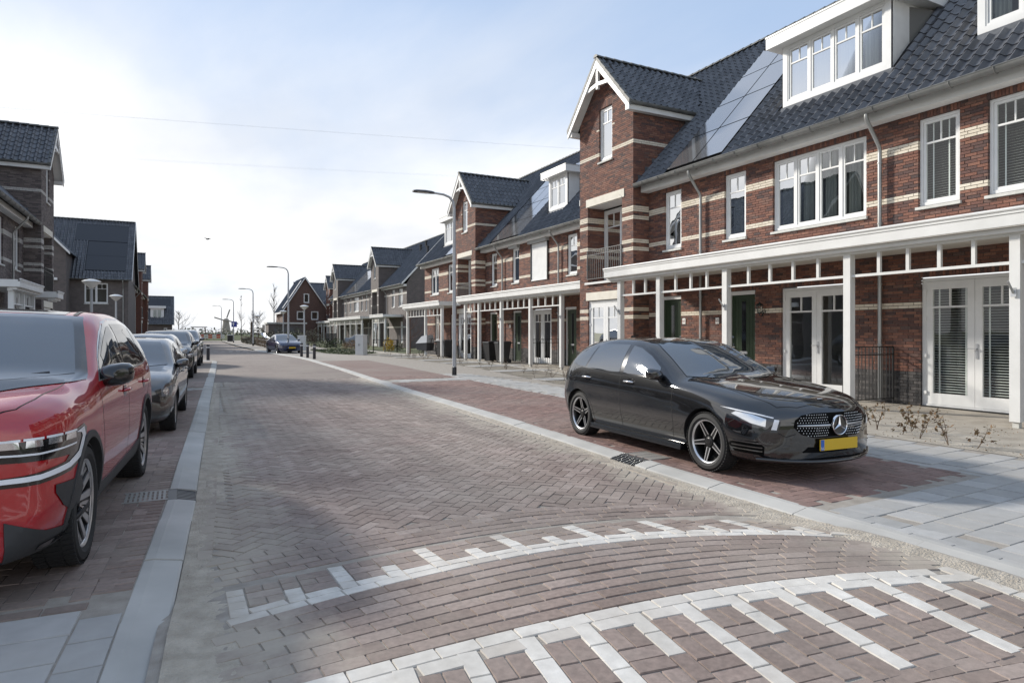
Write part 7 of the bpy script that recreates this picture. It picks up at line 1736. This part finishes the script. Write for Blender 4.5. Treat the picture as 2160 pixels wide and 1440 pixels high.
def leaf_cloud(n, fn, size, rng):
    P = np.array([fn() for _ in range(n)]); n = len(P); a = rng.normal(size=(n, 3)); a /= np.linalg.norm(a, axis=1)[:, None]; b = rng.normal(size=(n, 3)); b -= (b * a).sum(1)[:, None] * a; b /= np.linalg.norm(b, axis=1)[:, None]
    s = size * rng.uniform(.6, 1.3, n)[:, None]; V = np.stack([P - a*s, P + b*s*.5, P + a*s, P - b*s*.5], 1).reshape(-1, 3); return V, np.arange(4 * n).reshape(-1, 4)
def twig_plant(loc, h, label, seed, leaves=14, lsize=.022, name='young_shrub', group='young shrubs planted in the front gardens'):
    rng = np.random.default_rng(seed); t = thing(name, (0, 0, 0), label, 'shrub', group, world=False); s = MB(); tips = []
    for k in range(rng.integers(1, 4)):
        p = Vector((0, 0, -.02)); d = Vector((rng.normal(0, .25), rng.normal(0, .25), 1)).normalized(); path = [p.copy()]
        for i in range(5):
            p = p + d * h / 5; d = (d + Vector((rng.normal(0, .16), rng.normal(0, .16), .1))).normalized(); path.append(p.copy())
            if i > 0:
                for _ in range(2):
                    q = p + Vector((rng.normal(0, .07), rng.normal(0, .07), rng.uniform(.0, .10))); s.tube([p, q], [.003, .0015], 3, cap=False); tips.append(q)
        s.tube(path, [.006, .0055, .005, .004, .003, .002], 4, cap=False); tips += path[2:]
    s.build('stem', M_TWIG, t)
    if leaves:
        V, F = leaf_cloud(leaves, lambda: np.array(tips[rng.integers(len(tips))]) + rng.normal(0, .012, 3), lsize, rng); o = obj('leaves', mesh_np('leaves', V, F, M_DRY), t); o['kind'] = 'stuff'
    t.location = loc; t.rotation_euler = (0, 0, rng.uniform(0, 6)); return t
spots = [(9.62, 6.37, .36), (10.05, 6.75, .28), (9.94, 6.04, .34), (9.34, 5.55, .33), (9.15, 5.06, .42), (9.22, 4.75, .30), (10.6, 6.5, .30), (9.5, 5.9, .22), (9.3, 7.3, .3), (9.35, 8.2, .25)]
for i, (x, y, h) in enumerate(spots): twig_plant((x, y, 0), h, 'nearly leafless young shrub with brown leaves in the sandy strip right of the hatchback', 100 + i, leaves=46, lsize=.03)
rg = np.random.default_rng(5); i = 0
for k in range(46):
    y = rg.uniform(11, 43); e = float(ge(y)); x = e + rg.uniform(.15, 1.6)
    if abs(y - 20) < .6: continue
    twig_plant((x, y, 0), rg.uniform(.2, .42), 'small bare shrub in the planting strip along the terraces behind the hatchback', 300 + k, leaves=8, name='bedding_shrub', group='small bare shrubs along the terrace gardens')
V, F = leaf_cloud(900, lambda: (lambda y: np.array((float(ge(y)) + rg.uniform(.05, 2.6) ** 1.0, y, .004 + rg.uniform(0, .008))))(rg.uniform(3.5, 18)), .016, rg); V[:, 2] = np.clip(V[:, 2], 0, .014)
tag(obj('leaf_litter', mesh_np('leaf_litter', V, F, M_DRY)), 'dry leaves and bark scattered on the sandy garden strip', 'litter', kind='stuff')
# garden soil and stepping slabs in front of the second terrace
strip_sheet('planting_bed', lambda y: ge(y) + .02, lambda y: ge(y) + 1.9, list(np.arange(13.5, 46, 1.0)), -.002, M_SOILD)
gp = bpy.data.objects['garden_ground']
for k, (y, w_) in enumerate(((17.9, .9), (22.6, .9), (26.4, 1.1), (29.8, .9), (33.2, 1.0), (38.0, .9), (41.2, .8))):
    e = float(ge(y)); m = MB()
    for j in range(6): m.box(e + .02 + j * .41, e + .42 + j * .41, y - w_ / 2, y + w_ / 2, -.03, .012)
    m.build('garden_path', M_SLAB, gp)
m = MB()
for y in np.arange(14, 44, .6): m.box(float(ge(y)) + 1.9, float(ge(y)) + 1.96, y, y + .58, -.03, .02)
m.build('edging', M_CONC, gp)
def bare_tree(loc, h, spread, label, seed, slim=False, group='bare winter trees', m=M_BARK, r0=.06):
    rng = np.random.default_rng(seed); t = thing('bare_tree', loc, label, 'tree', group); T = MB(); C = MB(); base = Vector(loc); top = base + Vector((rng.normal(0, .1), rng.normal(0, .1), h))
    T.tube([base - Vector((0, 0, .05)), base.lerp(top, .35) + Vector((.03, .02, 0)), base.lerp(top, .7), top], [r0, r0 * .7, r0 * .4, r0 * .12], 7)
    def br(p, d, L, r, lev):
        path = [p.copy()]
        for i in range(3): p = p + d * L / 3; d = (d + Vector((rng.normal(0, .15), rng.normal(0, .15), .12))).normalized(); path.append(p.copy())
        C.tube(path, [r, r * .8, r * .55, r * .3], 4 if lev else 5, cap=False)
        if lev < 2:
            for k in range(4 if lev == 0 else 3):
                q = path[1 + k % 3]; a = rng.uniform(0, 6.28); br(q, (d * .8 + Vector((math.cos(a), math.sin(a), rng.uniform(.0, .7))) * .6).normalized(), L * rng.uniform(.4, .65), r * .5, lev + 1)
    n = 14
    for k in range(n):
        f = rng.uniform(.25, .97); p = base.lerp(top, f); a = k * 2.4 + rng.normal(0, .3); up = 1.6 if slim else .55; br(p, Vector((math.cos(a), math.sin(a), up + f * .5)).normalized(), spread * (1.15 - f) * rng.uniform(.7, 1.1), r0 * .35, 0)
    T.build('trunk', m, t); C.build('crown', m, t); return t
bare_tree((14.2, 43.3, 0), 3.2, 1.5, 'small bare tree with reddish twigs beside the cargo bicycle', 1, m=mat('reddish_bark', (.13, .075, .06), .9), r0=.05)
bare_tree((12.5, 103, 0), 9.0, 2.2, 'tall slim bare tree beside the second lamp post far off', 2, slim=True, r0=.1); bare_tree((12.0, 120, 0), 5.0, 2.6, 'bushy bare tree behind the paling fence', 3, r0=.1); bare_tree((9.6, 124, 0), 8.0, 1.6, 'tall thin bare tree close to the third lamp post', 4, slim=True, r0=.08)
bare_tree((-.5, 205, 0), 7.0, 4.5, 'distant round bare tree left of the windmill', 6, r0=.18); bare_tree((20, 215, 0), 8.0, 4.0, 'distant bare tree right of the windmill', 7, slim=True, r0=.15); bare_tree((12.5, 96, 0), 3.6, 1.6, 'low bare tree in front of the flat roofed garage', 8, r0=.06)
def bush(name, loc, dim, n, m, label, seed, size=.06, cat='shrub', group=None, stuff=False):
    rng = np.random.default_rng(seed); dx, dy, dz = dim
    if stuff: t = None
    else: t = thing(name, loc, label, cat, group)
    def f():
        while True:
            p = rng.uniform(-1, 1, 3)
            if (p[:2]**2).sum() < 1 and abs(p[2]) < 1: break
        lump = 1 + .25 * math.sin(p[0] * 5 + seed) * math.cos(p[1] * 4); return np.array((loc[0] + p[0] * dx, loc[1] + p[1] * dy, loc[2] + .03 + (p[2] * .5 + .5) ** .8 * dz * lump * (1 - .35 * (p[:2]**2).sum())))
    V, F = leaf_cloud(n, f, size, rng); o = obj('foliage' if not stuff else name, mesh_np('foliage', V, F, m), t)
    if stuff: tag(o, label, cat, kind='stuff')
    else:
        s = MB()
        for k in range(6): s.tube([(loc[0] + rng.normal(0, .05), loc[1] + rng.normal(0, .05), loc[2]), (loc[0] + rng.normal(0, dx * .5), loc[1] + rng.normal(0, dy * .5), loc[2] + dz * .8)], [.012, .004], 4)
        s.build('stems', M_TWIG, t)
    return t
bush('flowering_bush', (14.6, 49.8, 0), (.45, .45, 1.05), 420, M_YELLOW, 'yellow flowering bush right of the large utility cabinet', 21, .07)
bush('hedge', (13.9, 58, 0), (1.1, 2.6, .75), 900, M_DRY, 'low brown hedge left of the large utility cabinet', 22, .07, 'hedge'); bush('hedge', (13.0, 64.5, 0), (1.2, 2.5, .9), 800, M_LEAF, 'green and brown hedge beyond the lawn corner', 23, .08, 'hedge'); bush('garden_bush', (12.4, 71, 0), (1.2, 1.5, 1.9), 800, M_GREYLEAF, 'loose grey bush in front of the far verandas', 24, .09); bush('garden_bush', (11.6, 78, 0), (1.5, 1.8, 1.7), 800, M_LEAF, 'dark green bush behind the blue sedan', 25, .1); bush('garden_bush', (11.6, 92, 0), (1.6, 2, 2.0), 600, M_GREYLEAF, 'grey winter bush by the flat roofed garage', 26, .12); bush('garden_bush', (16.2, 52.2, 0), (.35, .35, .7), 240, M_LEAF, 'small round green plant on the grass by the dark terrace', 27, .06)
bush('hedge', (8.6, 90, 0), (1.0, 16, .8), 2200, M_GREYLEAF, 'long low brown hedge behind the paling fence', 28, .12, 'hedge')
# lawn corner with loose grass
tag(strip_sheet('lawn', lambda y: np.interp(y, [43.6, 47, 52, 58], [10.2, 9.3, 9.4, 10.0]), lambda y: np.interp(y, [43.6, 47, 52, 58], [11.0, 13.0, 13.2, 13.0]), [43.6, 45, 47, 50, 54, 58], .004, M_GRASS), kind='structure')
tag(strip_sheet('lawn', lambda y: 14.3, lambda y: 19.3, [44.5, 48, 52, 56, 60.4], .004, M_GRASS), kind='structure')
rg2 = np.random.default_rng(9)
V, F = leaf_cloud(2600, lambda: (lambda y: np.array((rg2.uniform(*(np.interp(y, [43.6, 47, 52, 58], [10.4, 9.4, 9.5, 10.0]), np.interp(y, [43.6, 47, 52, 58], [11.0, 12.9, 13.1, 12.9]))), y, rg2.uniform(0, .07))))(rg2.uniform(44, 58)), .06, rg2)
tag(obj('grass_tufts', mesh_np('grass_tufts', V, F, M_LEAF)), 'rough grass on the lawn corner by the cabinet', 'grass', kind='stuff')
# black metal garden fence by the dark terrace
def metal_fence(pts, label, h=.95, name='garden_fence'):
    t = thing(name, pts[0], label, 'fence')
    for i in range(len(pts) - 1):
        a, b = Vector(pts[i]), Vector(pts[i+1]); L = (b - a).length
        for z in (.12, h): r = MB(); r.bar(a + Vector((0, 0, z)), b + Vector((0, 0, z)), .04); r.build('rail', M_IRON, t)
        n = max(2, int(L / 1.3))
        for k in range(n + 1): p = a.lerp(b, k / n); r = MB(); r.bar(p, p + Vector((0, 0, h + .03)), .06); r.build('post', M_IRON, t)
        n = int(L / .12); r = MB()
        for k in range(n): p = a.lerp(b, (k + .5) / n); r.bar(p + Vector((0, 0, .12)), p + Vector((0, 0, h)), .014)
        o = r.build('fence_bars', M_IRON, t); o['kind'] = 'stuff'
    return t
metal_fence([(13.3, 49.6, 0), (14.5, 47.3, 0), (15.6, 44.6, 0)], 'low black metal fence round the lawn beside the yellow bush')
t = thing('stone_planter', (16.6, 55.5, 0), 'grey bowl planter on the lawn behind the black fence', 'planter'); m = MB(); m.lathe([(.16, 0), (.22, .05), (.48, .32), (.52, .36), (.46, .36), (.4, .30)], 18, (16.6, 55.5, 0)); m.build('bowl', M_SILL, t, smooth=40)
t = thing('slatted_screen', (12.9, 63.4, 0), 'black slatted garden screen left of the low brown hedge', 'screen')
for k in range(7): m = MB(); m.box(12.45, 13.4, 63.4, 63.44, .1 + k * .19, .25 + k * .19); m.build('slat', M_IRON, t)
for x in (12.45, 13.4): m = MB(); m.box(x - .04, x + .04, 63.45, 63.53, 0, 1.45); m.build('post', M_IRON, t)
# covered scooter outside the dark terrace
t = thing('covered_scooter', (16.2, 68.5, 0), 'scooter under a grey cover in front of the dark terrace', 'scooter'); m = MB()
for i in range(9):
    a = -1 + i / 4
    for k in range(10): b = math.pi * k / 9; m.v.append((16.2 + a * .85, 68.5 + .38 * math.cos(b) * (1 - .25 * a * a), (1.12 - .28 * a * a + .12 * math.sin(a * 4)) * math.sin(b) ** .7))
for i in range(8):
    for k in range(9): m.f.append([i*10 + k, i*10 + k + 1, (i+1)*10 + k + 1, (i+1)*10 + k]); m.m.append(0)
m.build('cover', mat('grey_cover', (.22, .23, .25), .6), t, smooth=60)
for x in (15.65, 16.8): m = MB(); m.lathe([(0, -.05), (.2, -.05), (.24, 0), (.2, .05), (0, .05)], 16, (x, 68.5, .24), axis='y'); m.build('wheel', M_RUBBER, t)
# paling fence along the far right kerb
t = thing('paling_fence', (6.2, 57, 0), 'brown chestnut paling fence along the far right side of the road', 'fence'); m = MB(); m.bar((0, 0, 0), (0, 0, .95), .055); st = m.build('stake', mat('chestnut_wood', (.13, .09, .06), .9), t); sm_ = st.data
fp = lambda f: Vector((6.9 + 1.6 * f + .35 * math.sin(f * 3), 57 + 55 * f, 0)); st.location = fp(0)
for k in range(1, 74):
    o = obj('stake', sm_, t); o.location = fp((k / 74) ** 1.2) + Vector((random.gauss(0, .02), 0, random.gauss(0, .03))); o.rotation_euler = (random.gauss(0, .04), random.gauss(0, .04), 0)
for z in (.3, .75):
    m = MB()
    for k in range(20): m.bar(fp(k / 20) + Vector((0, 0, z)), fp((k + 1) / 20) + Vector((0, 0, z)), .03)
    m.build('wire', M_STEEL, t)
# playground: climbing frame with slide, swing
t = thing('climbing_frame', (10.4, 97, 0), 'wooden climbing frame with a pale slide behind the blue sedan', 'playground'); wd = mat('dark_timber', (.075, .05, .035), .85)
for (x, y) in ((9.0, 98), (9.0, 99.6), (10.6, 98), (10.6, 99.6)): m = MB(); m.bar((x, y, 0), (x, y, 3.0 if x < 10 else 2.6), .14); m.build('post', wd, t)
m = MB(); m.box(8.9, 10.7, 97.9, 99.7, 1.25, 1.35); m.build('platform', wd, t)
for z in (2.1, 1.75): m = MB(); m.bar((9.0, 99.6, z), (10.6, 99.6, z), .1); m.build('rail', wd, t)
m = MB(); m.add([(9.9, 97.9, 1.4), (10.5, 97.9, 1.4), (11.3, 93.5, .15), (10.7, 93.5, .15), (9.9, 97.9, 1.6), (10.5, 97.9, 1.6), (11.3, 93.5, .32), (10.7, 93.5, .32)], [(0, 1, 2, 3), (0, 3, 7, 4), (1, 5, 6, 2)]); m.build('slide', mat('pale_steel', (.5, .52, .56), .3, metal=.5), t)
t = thing('swing_frame', (3.5, 150, 0), 'wooden swing frame on the grass before the windmill', 'swing')
for x in (1.9, 4.9):
    for s in (-1, 1): m = MB(); m.bar((x, 150 + s * 1.1, 0), (x + (.3 if x < 3 else -.3), 150, 2.6), .14); m.build('leg', wd, t)
m = MB(); m.bar((1.9, 150, 2.6), (5.0, 150, 2.6), .16); m.build('beam', wd, t)
# red and white barrier, sign, litter bin
t = thing('road_barrier', (5.2, 133, 0), 'red and white striped barrier across the end of the road', 'barrier'); rd = mat('barrier_red', (.55, .04, .03), .4)
for z in (.45, .85):
    for k in range(6): m = MB(); m.box(3.2 + k * .7, 3.9 + k * .7, 133, 133.04, z, z + .25); m.build('board', rd if k % 2 == 0 else M_WHITE, t)
for x in (3.4, 5.3, 7.2): m = MB(); m.box(x, x + .08, 133.05, 133.13, 0, 1.15); m.build('post', M_STEEL, t)
t = thing('street_sign', (7.15, 99.5, 0), 'blue square street sign fixed on a lamp post far down the road', 'sign'); m = MB(); m.box(6.65, 7.4, 103.1, 103.14, 2.3, 3.1); m.build('sign_plate', mat('sign_blue', (.03, .05, .32), .4), t)
m = MB(); m.prism([(6.83, 103.09, 2.45), (6.97, 103.09, 2.45), (6.97, 103.09, 2.75), (7.1, 103.09, 2.75), (6.9, 103.09, 3.0), (6.7, 103.09, 2.75), (6.83, 103.09, 2.75)], (0, -.01, 0)); m.build('sign_symbol', M_WHITE, t, fix=True); t.location = (7.15, 103.1, 0)
for c_ in t.children: c_.matrix_parent_inverse = Matrix.Translation(-Vector((7.15, 103.1, 0)))
t = thing('litter_bin', (6.9, 110, 0), 'black litter bin beside the far end of the paling fence', 'bin'); m = MB(); m.box(6.5, 7.3, 109.7, 110.3, .1, 1.05); m.build('body', M_PLASTIC, t); m = MB(); m.box(6.45, 7.35, 109.65, 110.35, 1.05, 1.15); m.build('lid', M_LAMPW, t)
# windmill; distance haze is put into its light thatch and wood colours
t = thing('windmill', (19.0, 330, 0), 'distant thatched windmill on the horizon', 'windmill'); wx, wy = 19.0, 330.
m = MB(); m.lathe([(2.3, 0), (1.9, 2.6), (1.35, 6.0), (1.3, 6.6)], 10, (wx, wy, 0)); m.build('tower', mat('hazed_thatch', (.30, .275, .24), .95), t); m = MB(); m.lathe([(1.4, 6.6), (1.4, 7.0), (1.0, 7.8), (0, 8.2)], 10, (wx, wy, 0)); m.build('cap', mat('hazed_thatch'), t)
for k in range(4):
    a = R(72 + 90 * k); d = Vector((math.cos(a), 0, math.sin(a))); p = Vector((wx, wy - 2.0, 7.0)); q = Vector((-d.z, 0, d.x)); m = MB(); m.bar(p, p + d * 5.4, .16); m.add([p + d * 1.2 + q * .05, p + d * 5.3 + q * .05, p + d * 5.3 + q * .5, p + d * 1.2 + q * .5], [(0, 1, 2, 3)]); m.build('sail', mat('hazed_wood', (.30, .28, .26), .9), t)
# dike, far bushes; the horizon brush is coloured paler to imitate haze
tag(strip_sheet('dike', lambda y: -60, lambda y: 400, [150, 154, 160], lambda x, y: -.1 + 1.0 * (1 if y > 152 and y < 158 else 0), M_GRASS), kind='structure')
bush('far_brush', (60, 290, -.5), (230, 20, 3.2), 9000, mat('hazed_winter_brush', rough=.9, fn=piece_col([(0, (.20, .195, .165)), (.5, (.26, .25, .215)), (1, (.22, .23, .17))], grain=10, bump=0)), 'grey line of distant bushes on the horizon', 40, .6, 'bushes', stuff=True); bush('far_brush', (10, 158, 0), (40, 3, 1.3), 2600, M_LEAF, 'dark green hedge along the foot of the dike', 41, .22, 'hedge', stuff=True)
# second hump far off: row of white pavers across the road
m = MB()
for k in range(11): x = .2 + k * .55; m.box(x, x + .3, 57.3, 57.75, ROAD_Z, ROAD_Z + .006)
o = m.build('white_paving', M_PAVER_WHITE, road); o['kind'] = 'stuff'
# flag holders on the veranda posts, paper on the door
for y in (15.83, 11.6, 5.48):
    m = MB(); x = 11.75 - .08; m.box(x - .012, x, y - .04, y + .04, 2.06, 2.2); m.tube([(x - .01, y, 2.12), (x - .13, y + .02, 2.30)], .018, 8); m.build('flag_holder', M_STEEL, blockA)
for y in (32.3, 27.9, 22.4):
    m = MB(); x = WB - 1.73 - .08; m.box(x - .012, x, y - .04, y + .04, 2.06, 2.2); m.tube([(x - .01, y, 2.12), (x - .13, y + .02, 2.30)], .018, 8); m.build('flag_holder', M_STEEL, blockB)
mtA = Map((WA - .63, 0, 0), (0, 1, 0), (-1, 0, 0)); pp_ = mat('notice_paper', rough=.7, fn=noise_col((.62, .66, .74), (.72, .75, .80), 6, stretch=(1, 1, 40)))
m = UB(mtA); m.ub(17.05, 17.35, 1.35, 1.85, -.047, -.045); m.build('notice', pp_, blockA); m = UB(Map((WA + .07, 0, 0), (0, 1, 0), (-1, 0, 0))); m.ub(17.5, 17.85, 4.15, 4.75, -.04, -.035); m.build('notice', pp_, blockA)
# overhead lines and a bird
def wires(name, label, a, b, n, dz, dy, sag):
    t = thing(name, tuple(Vector(a) * .5 + Vector(b) * .5 + Vector((0, 0, -34)))[:2] + (0,), label, 'power line')
    for k in range(n):
        p, q = Vector(a) + Vector((0, dy * k, dz * k)), Vector(b) + Vector((0, dy * k, dz * k)); m = MB(); m.tube([p.lerp(q, f / 16) - Vector((0, 0, sag * 4 * (f / 16) * (1 - f / 16))) for f in range(17)], .0045, 4); m.build('wire', mat('line_grey', (.5, .5, .5), .5), t)
wires('power_line', 'upper bundle of faint overhead power lines crossing the sky', (-60, 130.1, 35.5), (120, 86.7, 35.5), 3, .7, 2.2, .6); wires('power_line', 'lower bundle of faint overhead power lines crossing the sky', (-40, 155, 35.5), (130, 108, 35.5), 3, .7, 2.4, .6)
t = thing('bird', (2.0, 70, 9.5), 'small dark bird flying low in the pale sky', 'bird'); bp = Vector((2.35, 70.0, 10.6)); m = MB(); m.lathe([(0, -.16), (.035, -.08), (.05, 0), (.03, .1), (0, .2)], 8, tuple(bp), axis='x')
m.add([bp, bp + Vector((-.05, 0, .02)), bp + Vector((.05, .05, .14)), bp + Vector((.36, .1, .08)), bp + Vector((.12, .04, .02))], [(0, 1, 2, 3, 4)]); m.add([bp, bp + Vector((-.12, -.05, .05)), bp + Vector((-.34, -.1, .12)), bp + Vector((-.06, -.02, .12))], [(0, 1, 2, 3)]); m.build('body', M_PLASTIC, t)
